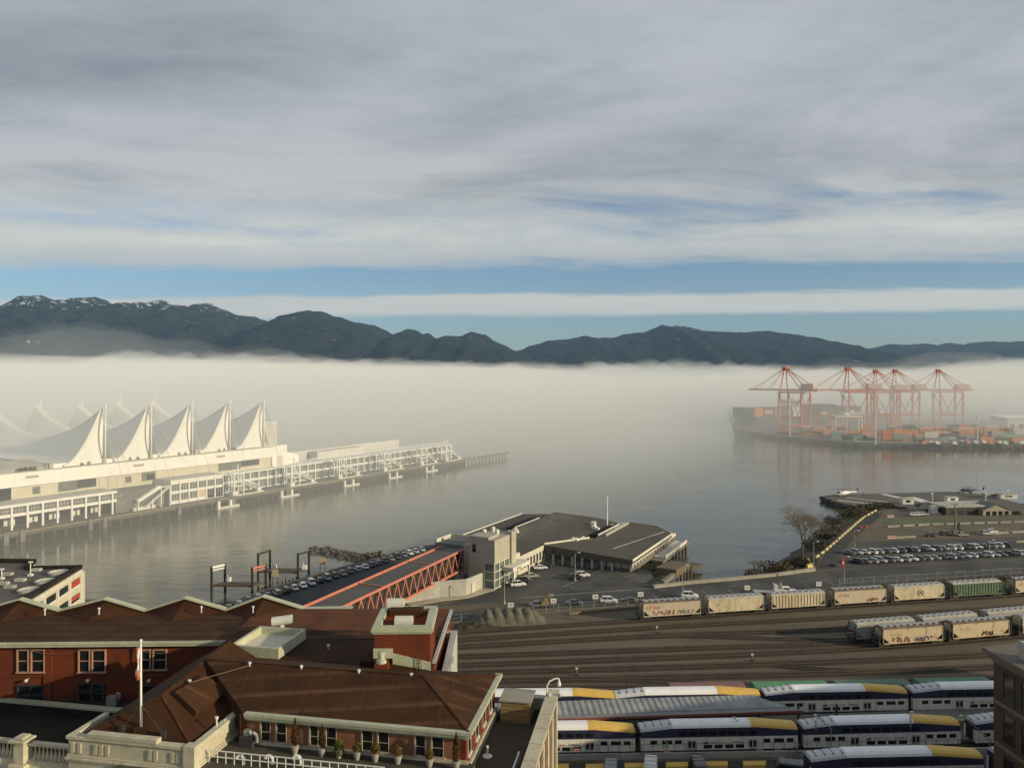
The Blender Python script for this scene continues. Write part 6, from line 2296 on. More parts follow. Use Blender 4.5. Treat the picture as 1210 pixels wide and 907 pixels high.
for k, (px, n, lab) in enumerate(((755, 260, 'tall green weeds growing against the coach gap behind the trackside wall'), (728, 120, 'low yellow-green weeds left of the coach gap'), (935, 150, 'sparse weeds below the windows by the shaded coach gap'))):
    q = P(px, 892.5, Z0)
    c = MB(); leafy(c, (q.x, q.y, Z0 + .8), 1.6 if k else 1.3, 1.0 if k == 0 else .6, n, .13)
    t_ = tag(c.build('weed_clump', WEED, None, recalc=False), lab, 'weeds', 'weeds along the trackside wall')
for x0, x1, y0 in ((655, 672, 905), (692, 714, 905), (738, 766, 904), (787, 813, 903), (832, 860, 902), (878, 905, 901.5), (950, 964, 902)):
    c = MB()
    q = [P(x0, y0 - 3.2, Z0 + .9), P(x1, y0 - 3.6, Z0 + .9), P(x1, y0 + 1.6, Z0 + .9), P(x0, y0 + 2.0, Z0 + .9)]
    c.prism([(p.x, p.y) for p in q], Z0, Z0 + .9)
    tag(c.build('yellow_barrier', YELLOW, None), 'yellow barrier block beside the service road in front of the trains', 'barrier', 'yellow barrier blocks along the service road')
for k, (px, py) in enumerate(((681.5, 886), (788, 886.5), (898, 885), (920, 884.5))):
    q = P(px, py, Z0 + 2.2)
    s_ = thing('trackside_sign', 'small red and white sign board on the trackside fence', 'sign', (q.x, q.y, Z0), 0, 'red and white boards on the trackside fence')
    c = MB(); c.box(q.x - .5, q.x + .5, q.y - .03, q.y + .03, q.z - .22, q.z + .22); c.build('board', WHITE_WORN, s_)
    c = MB(); c.box(q.x - .46, q.x + .46, q.y - .05, q.y - .031, q.z - .08, q.z + .16); c.build('red_band', RED_PAINT, s_)
    c = MB(); c.bar((q.x, q.y + .05, Z0), (q.x, q.y + .05, q.z), .06); c.build('post', STEEL, s_)
for k, (px, pb, pt, arm) in enumerate(((788, 895, 877, -9), (884, 891, 862, -11), (964, 890, 853, 3), (982, 890, 860, -12), (1076, 887, 846, 3), (1169, 886, 872, -22))):
    b = P(px, pb, Z0)
    zt = zat(pt, b.y)
    s_ = thing('yard_lamp', ['yard lamp post with a slanted arm by the middle train, nearest the boundary wall', 'yard lamp post with a long slanted arm in front of the sunlit white coach', 'upright yard lamp post in front of the shaded coach end', 'yard lamp post with slanted arm just right of the shaded coach gap',
                             'upright yard lamp post below the yellow roof end at the right', 'yard lamp post with a slanted arm beside the dark brick warehouse'][k], 'lamp post', b)
    c = MB(); c.tube(b, (b.x, b.y, zt), .10, 8); c.build('post', STEEL, s_)
    c = MB(); e = Vector((b.x + arm * b.y / F * 1.4, b.y + .6, zt + abs(arm) * .16)); c.tube((b.x, b.y, zt), e, .07, 6); c.build('arm', STEEL, s_)
    c = MB(); c.ball(e, .22, 1.6, 1, .7); c.build('lamp_head', WHITE_WORN, s_)


# ================================================================== VEHICLES
CARP = {'white': (.66, .66, .64), 'silver': (.40, .41, .41), 'grey': (.15, .155, .16), 'black': (.020, .020, .022), 'dark blue': (.025, .035, .065), 'red': (.26, .03, .025), 'dark green': (.03, .05, .04), 'pale gold': (.34, .31, .25)}
CARM = {k: mat('car_paint_' + k.replace(' ', '_'), v, None, rough=.35, spec=.5, coat=.6) for k, v in CARP.items()}
TYRE = RUBBER
RIM = mat('wheel_rim', (.35, .35, .36), None, rough=.4, metal=.6)
LAMP_R = mat('tail_lamp', (.30, .02, .02), None, rough=.3)
LAMP_W = mat('head_lamp', (.70, .70, .68), None, rough=.2)
KINDS = {  # length, width, belt height, roof height, bonnet end, windscreen top, rear window top, boot start
    'saloon': (4.6, 1.8, .88, 1.42, 1.15, .45, -.95, -1.65),
    'hatchback': (4.1, 1.75, .92, 1.48, 1.15, .5, -1.45, -1.95),
    'suv': (4.7, 1.88, 1.05, 1.72, 1.15, .55, -1.75, -2.25)}


def make_car(kind):
    L, W, zb, zr, xb, xw, xr, xt = KINDS[kind]
    r0 = bpy.data.objects.new('parked_car', None); COL.objects.link(r0); INV[r0.name] = Matrix.Identity(4)
    h, w_ = L / 2, W / 2
    def ring(x, z0, z1, y):
        return [(x, -y * .92, z0), (x, -y, z0 + .18), (x, -y, z1 - .16), (x, -y * .88, z1), (x, y * .88, z1), (x, y, z1 - .16), (x, y, z0 + .18), (x, y * .92, z0)]
    c = MB()
    c.loft([ring(-h, .42, zb - .12, w_ * .80), ring(-h + .18, .28, zb - .02, w_ * .95), ring(xt, .24, zb, w_), ring(0, .24, zb + .02, w_), ring(xb, .24, zb - .04, w_), ring(h - .45, .26, zb - .17, w_ * .95), ring(h - .08, .34, zb - .30, w_ * .82), ring(h, .42, zb - .38, w_ * .7)])
    # roof skin over the cabin
    c.loft([[(xr - .05, -w_ * .70, zr - .07), (xr - .05, -w_ * .55, zr), (xr - .05, w_ * .55, zr), (xr - .05, w_ * .70, zr - .07)], [(-.3, -w_ * .76, zr - .04), (-.3, -w_ * .58, zr + .03), (-.3, w_ * .58, zr + .03), (-.3, w_ * .76, zr - .04)], [(xw + .05, -w_ * .70, zr - .08), (xw + .05, -w_ * .55, zr - .02), (xw + .05, w_ * .55, zr - .02), (xw + .05, w_ * .70, zr - .08)]])
    for sy in (-1, 1):
        c.bar((xb - .1, sy * w_ * .86, zb - .02), (xw, sy * w_ * .72, zr - .06), .07); c.bar((-.35, sy * w_ * .88, zb), (-.35, sy * w_ * .765, zr - .06), .09); c.bar((xt + .1, sy * w_ * .86, zb), (xr, sy * w_ * .72, zr - .06), .12)
    body = c.build('body', CARM['white'], r0, smooth=False)
    body.material_slots[0].link = 'OBJECT'
    c = MB()
    c.loft([[(xt + .05, -w_ * .84, zb - .03), (xb - .05, -w_ * .84, zb - .05), (xb - .05, w_ * .84, zb - .05), (xt + .05, w_ * .84, zb - .03)], [(xr, -w_ * .70, zr - .05), (xw, -w_ * .70, zr - .07), (xw, w_ * .70, zr - .07), (xr, w_ * .70, zr - .05)]])
    c.build('glasshouse', GLASS, r0)
    for sx in (-1, 1):
        for sy in (-1, 1):
            x = sx * L * .30
            c = MB(); c.tube((x, sy * (w_ - .2), .32), (x, sy * (w_ + .01), .32), .32, 14); wh = c.build('wheel', TYRE, r0)
            c = MB(); c.tube((x, sy * (w_ + .012), .32), (x, sy * (w_ + .022), .32), .20, 10); c.build('rim', RIM, wh)
    for sy in (-1, 1):
        c = MB(); c.box(h - .16, h - .03, sy * w_ * .62 - .16, sy * w_ * .62 + .16, zb - .42, zb - .28); c.build('headlight', LAMP_W, r0)
        c = MB(); c.box(-h - .01, -h + .12, sy * w_ * .66 - .12, sy * w_ * .66 + .12, zb - .30, zb - .14); c.build('tail_light', LAMP_R, r0)
    return r0


cars = {k: make_car(k) for k in KINDS}
ctrees = {k: snapshot(v) for k, v in cars.items()}
car_used = set()


def put_car(kind, colour, p, rz, label, group=None):
    if kind in car_used:
        r = copy_tree(cars[kind], tree=ctrees[kind])
    else:
        car_used.add(kind); r = cars[kind]
    r.location = (p[0], p[1], p[2]); r.rotation_euler = (0, 0, R(rz))
    for ch in bpy.data.objects:
        if ch.parent is r and ch.name.startswith('body'):
            ch.material_slots[0].link = 'OBJECT'
            ch.material_slots[0].material = CARM[colour]
            break
    tag(r, label, 'car', group)
    return r


rng = random.Random(5)
ZR = Z0 + .065
def row(a, b, n, colours, head, where, ends, group, jitter=2):
    for k in range(n):
        q = a.lerp(b, k / (n - 1))
        colr = colours[k % len(colours)]
        kind = rng.choice(['saloon', 'hatchback', 'suv', 'suv', 'saloon'])
        if k < n / 2:
            pos = f'{ORD[k]} from the {ends[0]}' if k else f'first at the {ends[0]}'
        else:
            pos = f'{ORD[n - 1 - k]} from the {ends[1]}' if k < n - 1 else f'first at the {ends[1]}'
        put_car(kind, colr, q, head + rng.uniform(-jitter, jitter) + (180 if rng.random() < .3 else 0), f'{colr} {kind.replace("suv", "crossover")} {pos} of {where}', group)


# harbour strip beside the footbridge: two rows
a, b = P(498, 650.5, ZR), P(258, 724, ZR)
hd = math.degrees(math.atan2(b.y - a.y, b.x - a.x))
row(a, b, 27, ['silver', 'silver', 'white', 'grey', 'black', 'grey', 'black', 'grey', 'dark blue', 'white', 'silver', 'black', 'grey', 'black', 'grey', 'black', 'silver', 'white', 'silver', 'black', 'grey', 'dark blue', 'grey', 'black', 'grey', 'black', 'silver'], hd + 62, 'the waterside row', ('seaward end', 'gable end'), 'cars parked along the waterside strip')
a, b = P(478, 675, ZR), P(370, 719.5, ZR)
row(a, b, 12, ['grey', 'black', 'white', 'grey', 'silver', 'black', 'grey', 'silver', 'dark blue', 'black', 'grey', 'black'], hd - 118, 'the row under the footbridge', ('seaward end', 'station end'), 'cars parked under the footbridge edge')
# entrance forecourt
for px, py, kind, colr, rz, lab in ((612, 692, 'suv', 'white', 15, 'white crossover car parked nearest the terminal entrance glazing'), (619, 687.5, 'suv', 'black', 15, 'black crossover car behind the white one at the terminal entrance'),
                                    (628, 682, 'saloon', 'pale gold', 12, 'pale gold saloon car parked alone before the low beige wing'), (638.5, 672, 'saloon', 'white', 12, 'white saloon car beside the low wing of the terminal'),
                                    (646, 669, 'suv', 'black', 12, 'black crossover car tight beside the terminal columns'), (681, 684, 'suv', 'black', 10, 'black car in the middle of the terminal lot by the tall lamp'),
                                    (688, 681, 'suv', 'white', 10, 'white car tucked behind the black one in the middle of the lot'), (635, 716, 'saloon', 'grey', -2, 'grey saloon car on the road beside the excavator arm'),
                                    (679, 714, 'saloon', 'dark blue', -3, 'dark blue saloon car parked on the road near the gravel heap'), (719.5, 711.5, 'suv', 'white', -4, 'white crossover car parked on the road left of the grey wagon end'),
                                    (745, 711, 'saloon', 'black', -4, 'black saloon car on the road just left of the long wagon row'), (815, 705.5, 'suv', 'white', -4, 'white crossover car on the road behind the leftmost grain wagon')):
    put_car(kind, colr, P(px, py, ZR), rz, lab)
# big car park on the right
a, b = P(1003, 654.5, ZR), P(1186, 645.5, ZR)
hd2 = math.degrees(math.atan2(b.y - a.y, b.x - a.x))
row(a, b, 23, ['grey', 'silver', 'white', 'white', 'silver', 'grey', 'white', 'grey', 'black', 'silver', 'dark blue', 'white', 'grey', 'silver', 'white', 'white', 'black', 'silver', 'white', 'grey', 'silver', 'white', 'black'], hd2 + 118, 'the farther car park row', ('lane end', 'right end'), 'cars in the farther row of the big car park')
a, b = P(1012, 665, ZR), P(1208, 654.5, ZR)
row(a, b, 23, ['black', 'grey', 'silver', 'silver', 'grey', 'white', 'silver', 'white', 'grey', 'silver', 'silver', 'black', 'silver', 'grey', 'silver', 'white', 'grey', 'white', 'silver', 'grey', 'black', 'silver', 'white'], hd2 + 118, 'the nearer car park row', ('lane end', 'right end'), 'cars in the nearer row of the big car park')
for px, py, kind, colr, rz, lab in ((1100, 633.5, 'saloon', 'black', 5, 'black saloon car left of the floodlight mast in the brown field'), (1118, 632, 'suv', 'black', 5, 'black crossover car right at the foot of the floodlight mast'),
                                    (1137, 633, 'saloon', 'pale gold', 5, 'pale gold saloon car just right of the floodlight mast'), (1166, 631.5, 'suv', 'silver', 8, 'silver crossover car with a white one in the brown field'),
                                    (1172, 629.5, 'suv', 'white', 8, 'white crossover car behind a silver one in the brown field'), (1080, 609, 'hatchback', 'white', 0, 'small white car leftmost of the three before the heliport'),
                                    (1086, 608.6, 'hatchback', 'white', 0, 'small white car in the middle of the three before the heliport'), (1092, 608.4, 'hatchback', 'silver', 0, 'small silver car rightmost of the three before the heliport'),
                                    (1104, 606.5, 'suv', 'white', 0, 'white vehicle beside the dark shrubs before the heliport')):
    put_car(kind, colr, P(px, py, Z0 + .06), rz, lab)

# white crew truck with a raised rear frame and a trailer on the road
q = P(928, 701.5, ZR)
tr = thing('crew_truck', 'white crew truck with a tall rear rack on the road behind the grain wagons', 'truck', q, -4)
TM_ = Matrix.Translation(q) @ Matrix.Rotation(R(-4), 4, 'Z')
c = MB(TM_); c.loft([[(-3.2, -1, .5), (-3.2, 1, .5), (-3.2, 1, 1.25), (-3.2, -1, 1.25)], [(3.0, -1, .5), (3.0, 1, .5), (3.0, 1, 1.25), (3.0, -1, 1.25)]]); c.loft([[(-.9, -.95, 1.25), (1.7, -.95, 1.25), (1.7, .95, 1.25), (-.9, .95, 1.25)], [(-.7, -.8, 2.1), (1.0, -.8, 2.1), (1.0, .8, 2.1), (-.7, .8, 2.1)]]); c.build('body', WHITE, tr)
c = MB(TM_); c.box(-.6, .95, -.91, .91, 1.35, 1.95); c.build('window_band', GLASS, tr)
c = MB(TM_)
for x in (-3.1, -1.2):
    c.bar((x, -.9, 1.2), (x, -.9, 2.9), .12); c.bar((x, .9, 1.2), (x, .9, 2.9), .12); c.bar((x, -.9, 2.9), (x, .9, 2.9), .12)
c.box(-3.1, -2.2, -.9, .9, 1.25, 2.6)
c.build('rack', WHITE_WORN, tr)
for x in (-2.1, 2.0):
    for y in (-1, .75):
        c = MB(TM_); c.tube((x, y, .42), (x, y + .26, .42), .42, 12); c.build('wheel', RUBBER, tr)
q = P(907, 701.8, ZR)
tl = thing('flat_trailer', 'low pale flatbed trailer standing on the road beside the crew truck', 'trailer', q, -4)
TM_ = Matrix.Translation(q) @ Matrix.Rotation(R(-4), 4, 'Z')
c = MB(TM_); c.box(-4, 3, -1.1, 1.1, .75, .95); c.bar((3, 0, .8), (4.6, 0, .7), .15); c.build('bed', STEEL, tl)
for x in (-1.6, -.7):
    for y in (-1.1, .85):
        c = MB(TM_); c.tube((x, y, .38), (x, y + .25, .38), .36, 10); c.build('wheel', RUBBER, tl)

# vans at the bottom edge
def van(px, py, m_, rz, label, letters=None):
    q = P(px, py, Z0 + .07)
    v = thing('delivery_van', label, 'van', q, rz)
    T = Matrix.Translation(q) @ Matrix.Rotation(R(rz), 4, 'Z')
    c = MB(T)
    def rg(x, z0, z1, y):
        return [(x, -y, z0), (x, -y, z1 - .2), (x, -y * .85, z1), (x, y * .85, z1), (x, y, z1 - .2), (x, y, z0)]
    c.loft([rg(-2.8, .45, 2.15, 1.0), rg(-2.6, .4, 2.35, 1.0), rg(1.1, .4, 2.35, 1.0), rg(1.9, .4, 1.55, 1.0), rg(2.7, .45, 1.15, .95), rg(2.85, .5, .95, .9)])
    b_ = c.build('body', m_, v)
    c = MB(T); c.loft([[(1.18, -.86, 2.24), (1.18, .86, 2.24)], [(1.92, -.9, 1.56), (1.92, .9, 1.56)]], cap=False, closed=False)
    c.build('windscreen', GLASS, v)
    c = MB(T); c.box(.1, 1.0, -1.02, 1.02, 1.45, 2.0); c.build('side_window', GLASS, v)
    for x in (-1.8, 1.9):
        for y in (-1.02, .8):
            c = MB(T); c.tube((x, y, .36), (x, y + .24, .36), .36, 12); c.build('wheel', RUBBER, v)
    c = MB(T)
    for x in (-2.2, -.9, .4):
        c.box(x, x + .08, -.95, .95, 2.36, 2.42)
    c.build('roof_bar', STEEL, v)
    if letters:
        text_part('lettering', letters, .55, WHITE, v, Matrix.Translation((.5, -.55, 2.43)) @ Matrix.Rotation(R(90), 4, 'Z'))
    return v


van(769, 913, WHITE_WORN, 78, 'white van with roof bars on the service road at the bottom edge')
van(825, 912, CARM['black'], 84, 'black van with white roof lettering on the service road at the bottom edge', 'VONE')
van(929, 916, CARM['black'], 165, 'dark van parked crosswise on the service road near the white train roof')
van(722, 917, CARM['grey'], 80, 'grey-blue van roof at the bottom edge left of the white van')

# ================================================================== SMALL THINGS ROUND THE ROAD
def street_lamp(px, pb, pt, label, z=Z0, double=False):
    b = P(px, pb, z)
    zt = zat(pt, b.y)
    s_ = thing('street_lamp', label, 'street lamp', b)
    c = MB(); c.tube(b, (b.x, b.y, zt), .13, 8, .08); c.build('post', STEEL, s_)
    c = MB(); c.bar((b.x, b.y, zt), (b.x + 1.1, b.y - .3, zt + .25), .09)
    if double:
        c.bar((b.x, b.y, zt), (b.x - 1.1, b.y + .3, zt + .25), .09)
    c.build('arm', STEEL, s_)
    c = MB(); c.box(b.x + .8, b.x + 1.6, b.y - .55, b.y - .2, zt + .16, zt + .34); c.build('lamp_head', WHITE_WORN, s_)
    c = MB(); c.tube(b, b + Vector((0, 0, .8)), .28, 8); c.build('footing', CONCRETE, s_)
    return s_


street_lamp(679.5, 686, 653, 'tall lamp post in the middle of the terminal lot beside the black car')
street_lamp(806.5, 702, 668, 'thin lamp post on the road left of the white crossover car')
street_lamp(596, 713, 680, 'thin lamp post on the road in front of the terminal entrance')
street_lamp(997.5, 688, 658, 'lamp post by the car park entrance with a red sign')
street_lamp(961.5, 672, 640, 'thin lamp post at the end of the sea wall')
street_lamp(1010, 646, 627, 'thin lamp post standing by the bare slope beside the lane')
street_lamp(1124, 660, 645, 'lamp post among the cars, left part of the car park rows')
street_lamp(1169, 657, 638, 'lamp post among the cars near the right end of the rows')
street_lamp(647, 715, 703, 'short post on the road verge right of the gravel heap')
# red and white sign on the post by the car park
q = P(998.5, 688, Z0)
zt = zat(658, q.y)
sg = thing('entry_sign', 'narrow red and white upright sign beside the car park entrance', 'sign', q)
c = MB(); c.box(q.x - .9, q.x - .2, q.y - .1, q.y + .1, zt - 2.9, zt); c.build('board', RED_PAINT, sg)
c = MB(); c.box(q.x - .75, q.x - .35, q.y - .13, q.y - .1, zt - 2.0, zt - 1.3); c.build('white_panel', WHITE, sg)
c = MB(); c.bar((q.x - .55, q.y + .15, Z0), (q.x - .55, q.y + .15, zt - .2), .12); c.build('post', STEEL, sg)
# square white signs along the road
for k, (px, py) in enumerate(((603.5, 722.5), (654, 717.5), (703.5, 712.5), (757, 709.5), (883, 701.5), (967.5, 697))):
    q = P(px, py, Z0)
    s_ = thing('road_sign', ['small white square sign below the terminal entrance, first along the railway fence', 'small white square sign right of the gravel heap', 'small white square sign left of the white car on the road', 'small white square sign at the end of the long wagon row',
                             'small white square sign above the gap between the second and third wagons', 'small white square sign right of the crew truck'][k], 'sign', q)
    c = MB(); c.box(q.x - .75, q.x + .75, q.y - .05, q.y + .05, Z0 + 1.2, Z0 + 2.4); c.build('board', WHITE, s_)
    c = MB(); c.bar((q.x, q.y + .08, Z0), (q.x, q.y + .08, Z0 + 2.3), .1); c.build('post', STEEL, s_)
    c = MB()
    for z in (1.55, 1.9):
        c.box(q.x - .5, q.x + .5, q.y - .06, q.y - .052, Z0 + z, Z0 + z + .14)
    c.build('dark_line', DARK_LETTER, s_)


def mesh_fence(name, label, pts, h, step, mp):
    q = [P(x, y, Z0) for x, y in pts]
    cen = sum(q, Vector()) / len(q)
    f_ = thing(name, label, 'fence', (cen.x, cen.y, Z0))
    wire = MB()
    posts = []
    for a, b in zip(q[:-1], q[1:]):
        L_ = (b - a).length
        n = max(1, int(L_ / step))
        for k in range(n):
            posts.append(a.lerp(b, k / n))
        for z in (.1, h * .5, h):
            wire.bar(a + Vector((0, 0, z)), b + Vector((0, 0, z)), .035)
        m_ = int(L_ / .9)
        for k in range(m_):
            u, v = a.lerp(b, k / m_), a.lerp(b, min(1, (k + 1.0) / m_))
            wire.bar(u + Vector((0, 0, .1)), v + Vector((0, 0, h)), .012); wire.bar(u + Vector((0, 0, h)), v + Vector((0, 0, .1)), .012)
    wire.build('chain_link', STEEL, f_)
    for p in posts[:95]:
        c = MB(); c.tube(p, p + Vector((0, 0, h + .1)), .06, 6); c.build('post', mp, f_)
    return f_


mesh_fence('railway_fence', 'see-through chain-link fence on grey posts between the road and the wagons', [(992, 694), (1060, 690), (1130, 686), (1215, 680), (1260, 677)], 2.6, 3.2, STEEL)
mesh_fence('railway_fence', 'low chain-link fence with some rusty panels by the gravel heap', [(512, 738), (545, 734), (600, 729), (660, 722), (755, 714)], 2.0, 3.2, STEEL)
# timber edge along the tracks right of the heap
c = MB(); c.bar(P(672, 724.5, Z0 + .3), P(758, 716.5, Z0 + .3), .5, .6)
tag(c.build('timber_beam', mat('ochre_timber2', (.20, .15, .09), (.14, .11, .07), .8, .85), None), 'long low timber beam lying along the fence left of the wagons', 'beam')

# gravel heap with scalloped ridges
gh = MB()
c0h, c1h = P(572, 737, Z0), P(632, 735, Z0)
ax = (c1h - c0h); Lh = ax.length; ax.normalize(); ay = Vector((-ax.y, ax.x, 0))
NXh, NYh = 90, 26
vs = []
for j in range(NYh + 1):
    for i in range(NXh + 1):
        u, v = i / NXh, j / NYh * 2 - 1
        p = c0h + ax * (u * (Lh + 6) - 3) + ay * (v * 4.2 + 1.5)
        prof = max(0, 1 - abs(v)) ** .8
        endf = min(1, u * 5) * min(1, (1 - u) * 5)
        z = 3.3 * prof * endf * (.80 + .28 * abs(math.sin(u * math.pi * 7.5 + v * 1.2)))
        z += mnoise.noise(p * .9) * .3 * endf * prof
        vs.append((p.x, p.y, Z0 - .05 + max(0, z)))
gh.add(vs, [(j * (NXh + 1) + i, j * (NXh + 1) + i + 1, (j + 1) * (NXh + 1) + i + 1, (j + 1) * (NXh + 1) + i) for j in range(NYh) for i in range(NXh)])
tag(gh.build('gravel_heap', mat('grey_gravel', (.085, .082, .058), (.145, .137, .10), .8, .95, .6, 5), None, smooth=True), 'long grey-green gravel heap with scalloped ridges beside the railway fence', 'gravel heap')
cd = P(548, 742, Z0)
vs = []
for j in range(21):
    for i in range(37):
        u, v = i / 18 - 1, j / 10 - 1
        p = Vector((cd.x + u * 10, cd.y + v * 3.2 + u * 1.2, 0))
        z = max(0, 1 - u * u) * max(0, 1 - v * v) * (.9 + 1.6 * max(0, mnoise.noise(p * .6)) + .5 * mnoise.noise(p * 2.1))
        vs.append((p.x, p.y, Z0 - .05 + max(0, z)))
dh = MB(); dh.add(vs, [(j * 37 + i, j * 37 + i + 1, (j + 1) * 37 + i + 1, (j + 1) * 37 + i) for j in range(20) for i in range(36)])
tag(dh.build('earth_heap', mat('dark_earth', (.035, .026, .018), (.06, .045, .03), .6, .95, .5, 3), None, smooth=True), 'low dark heap of earth and scrap left of the gravel heap', 'earth heap')
# small excavator beside the grey car
q = P(644, 716.5, ZR)
ex = thing('small_excavator', 'small yellow excavator with its arm folded, behind the gravel heap', 'excavator', q)
c = MB(); c.box(q.x - 1.0, q.x + 1.0, q.y - .7, q.y - .3, q.z, q.z + .5); c.box(q.x - 1.0, q.x + 1.0, q.y + .3, q.y + .7, q.z, q.z + .5); c.build('crawler', RUBBER, ex)
OCHRE = mat('ochre_machine', (.32, .22, .08), (.26, .18, .07), 1, .6)
c = MB(); c.box(q.x - .9, q.x + .5, q.y - .7, q.y + .7, q.z + .55, q.z + 1.3); c.box(q.x - .3, q.x + .5, q.y - .6, q.y + .1, q.z + 1.3, q.z + 2.2); c.build('cab', OCHRE, ex)
c = MB(); c.bar((q.x + .4, q.y + .3, q.z + 1.2), (q.x + 1.1, q.y + .3, q.z + 3.6), .22); c.bar((q.x + 1.1, q.y + .3, q.z + 3.6), (q.x + 1.7, q.y + .3, q.z + 1.6), .18); c.box(q.x + 1.4, q.x + 2.0, q.y, q.y + .6, q.z + 1.0, q.z + 1.6); c.build('arm', OCHRE, ex)

# a person walking across the lot
q = P(704.3, 694.5, Z0 + .04)
pe = bpy.data.meshes.new('person')
jt = [(0, 0, .95), (0, 0, 1.18), (0, 0, 1.42), (0, 0, 1.55), (0, 0, 1.72), (.10, .02, .92), (.13, .14, .5), (.12, .02, .08), (.12, -.12, .05), (-.10, .02, .92), (-.13, -.10, .5), (-.12, -.02, .08), (-.12, -.17, .05),
      (.21, 0, 1.40), (.27, .06, 1.12), (.25, -.04, .88), (-.21, 0, 1.40), (-.27, -.04, 1.12), (-.25, -.14, .9)]
ed = [(0, 1), (1, 2), (2, 3), (3, 4), (0, 5), (5, 6), (6, 7), (7, 8), (0, 9), (9, 10), (10, 11), (11, 12), (2, 13), (13, 14), (14, 15), (2, 16), (16, 17), (17, 18)]
pe.from_pydata(jt, ed, [])
po = bpy.data.objects.new('person', pe); COL.objects.link(po)
md = po.modifiers.new('skin', 'SKIN')
rad = [.16, .17, .17, .07, .11, .11, .075, .05, .05, .11, .075, .05, .05, .08, .055, .04, .08, .055, .04]
for v_, rr in zip(pe.skin_vertices[0].data if pe.skin_vertices else [], rad):
    v_.radius = (rr, rr)
if pe.skin_vertices:
    pe.skin_vertices[0].data[0].use_root = True
md2 = po.modifiers.new('round', 'SUBSURF'); md2.levels = 1; md2.render_levels = 1
pe.materials.append(mat('dark_clothes', (.03, .03, .035), (.05, .05, .055), 4, .9))
po.location = q; po.rotation_euler = (0, 0, R(70))
tag(po, 'person in dark clothes walking across the open terminal lot', 'person')
hd_ = MB(Matrix.Translation(q) @ Matrix.Rotation(R(70), 4, 'Z')); hd_.ball((0, 0, 1.79), .085, n=10, m=6)
ho = MB(); ho.ball((0, 0, 1.76), .115, .95, 1.0, 1.05, n=10, m=6)
INV[po.name] = Matrix.Identity(4)
ho.build('hair', mat('dark_hair', (.03, .02, .015), None), po)

# yellow and black barrier blocks along the lane
bp_ = [P(x, y, Z0) for x, y in ((963, 661), (975, 652), (1000, 630), (1020, 612.5), (1036, 603.5))]
proto = None
blocks = []
for a, b in zip(bp_[:-1], bp_[1:]):
    n = max(1, int((b - a).length / 5.0))
    for k in range(n):
        u, v = a.lerp(b, k / n), a.lerp(b, (k + .92) / n)
        mid_ = (u + v) / 2
        rz = math.degrees(math.atan2(v.y - u.y, v.x - u.x))
        if proto is None:
            proto = thing('barrier_block', 'pale yellow concrete barrier block with a dark foot along the lane by the bank', 'barrier', (0, 0, 0), 0, 'barrier blocks along the lane')
            c = MB(); c.prism([(-2.0, -.28), (2.0, -.28), (2.0, .28), (-2.0, .28)], .3, [.85] * 4); c.build('yellow_top', mat('pale_yellow_block', (.52, .44, .22), (.60, .52, .28), 1, .8), proto)
            c = MB(); c.box(-2.1, 2.1, -.4, .4, 0, .3); c.build('dark_foot', DARK_STEEL, proto)
            ptree = snapshot(proto); o = proto
        else:
            o = copy_tree(proto, tree=ptree)
        o.location = mid_; o.rotation_euler = (0, 0, R(rz))
q = P(957.5, 672, Z0)
yb = thing('yellow_gate_block', 'bright yellow barrier blocks with a pole at the start of the lane', 'barrier', q)
c = MB(); c.bar((q.x - 1.0, q.y, Z0 + .7), (q.x + 1.4, q.y + 2.0, Z0 + .7), .7, 1.4); c.bar((q.x + 1.2, q.y + 3, Z0 + .9), (q.x + 2.2, q.y + 8.5, Z0 + .9), .7, 1.8); c.build('block', mat('bright_yellow_block', (.68, .50, .16), (.74, .58, .22), 1, .7), yb)
c = MB(); c.bar((q.x + 1.5, q.y + 2.5, Z0), (q.x + 1.5, q.y + 2.5, Z0 + 4.2), .25); c.build('pole', DARK_STEEL, yb)

# timber edging lines in the field
def edging(label, pts, gap=True):
    c = MB()
    q = [P(x, y, Z0) for x, y in pts]
    for a, b in zip(q[:-1], q[1:]):
        n = max(1, int((b - a).length / 6))
        for k in range(n):
            u, v = a.lerp(b, (k + .1) / n), a.lerp(b, (k + .9) / n)
            c.bar(u + Vector((0, 0, .35)), v + Vector((0, 0, .35)), .6, .7)
    tag(c.build('timber_edging', MATS['sandy_concrete'], None), label, 'edging')


edging('dashed pale timber edging at the near side of the green verge', [(1047, 623), (1100, 620), (1212, 617)])
edging('pale timber edging in the middle of the brown field, left of the floodlight mast', [(1054, 636), (1085, 634.5)])
edging('pale timber edging in the brown field right of the parked silver car', [(1172, 631), (1214, 628.5)])
edging('short pale timber edging at the right end of the car park', [(1198, 641), (1222, 640)])
for k, (px, py, lab) in enumerate(((1053, 636, 'small red and white barrier at the left end of the field edging'), (1021, 624, 'orange barrier beside the lane above the bare slope'), (1052, 611, 'white and orange cabin where the lane meets the heliport'))):
    q = P(px, py, Z0)
    b_ = thing('road_barrier', lab, 'barrier', q)
    c = MB(); c.box(q.x - 1.4, q.x + 1.4, q.y - .3, q.y + .3, q.z, q.z + 1.0); c.build('base', WHITE_WORN if k != 1 else ORANGE, b_)
    c = MB(); c.box(q.x - 1.3, q.x + 1.3, q.y - .34, q.y - .3, q.z + .5, q.z + .9); c.build('stripe', RED_PAINT, b_)

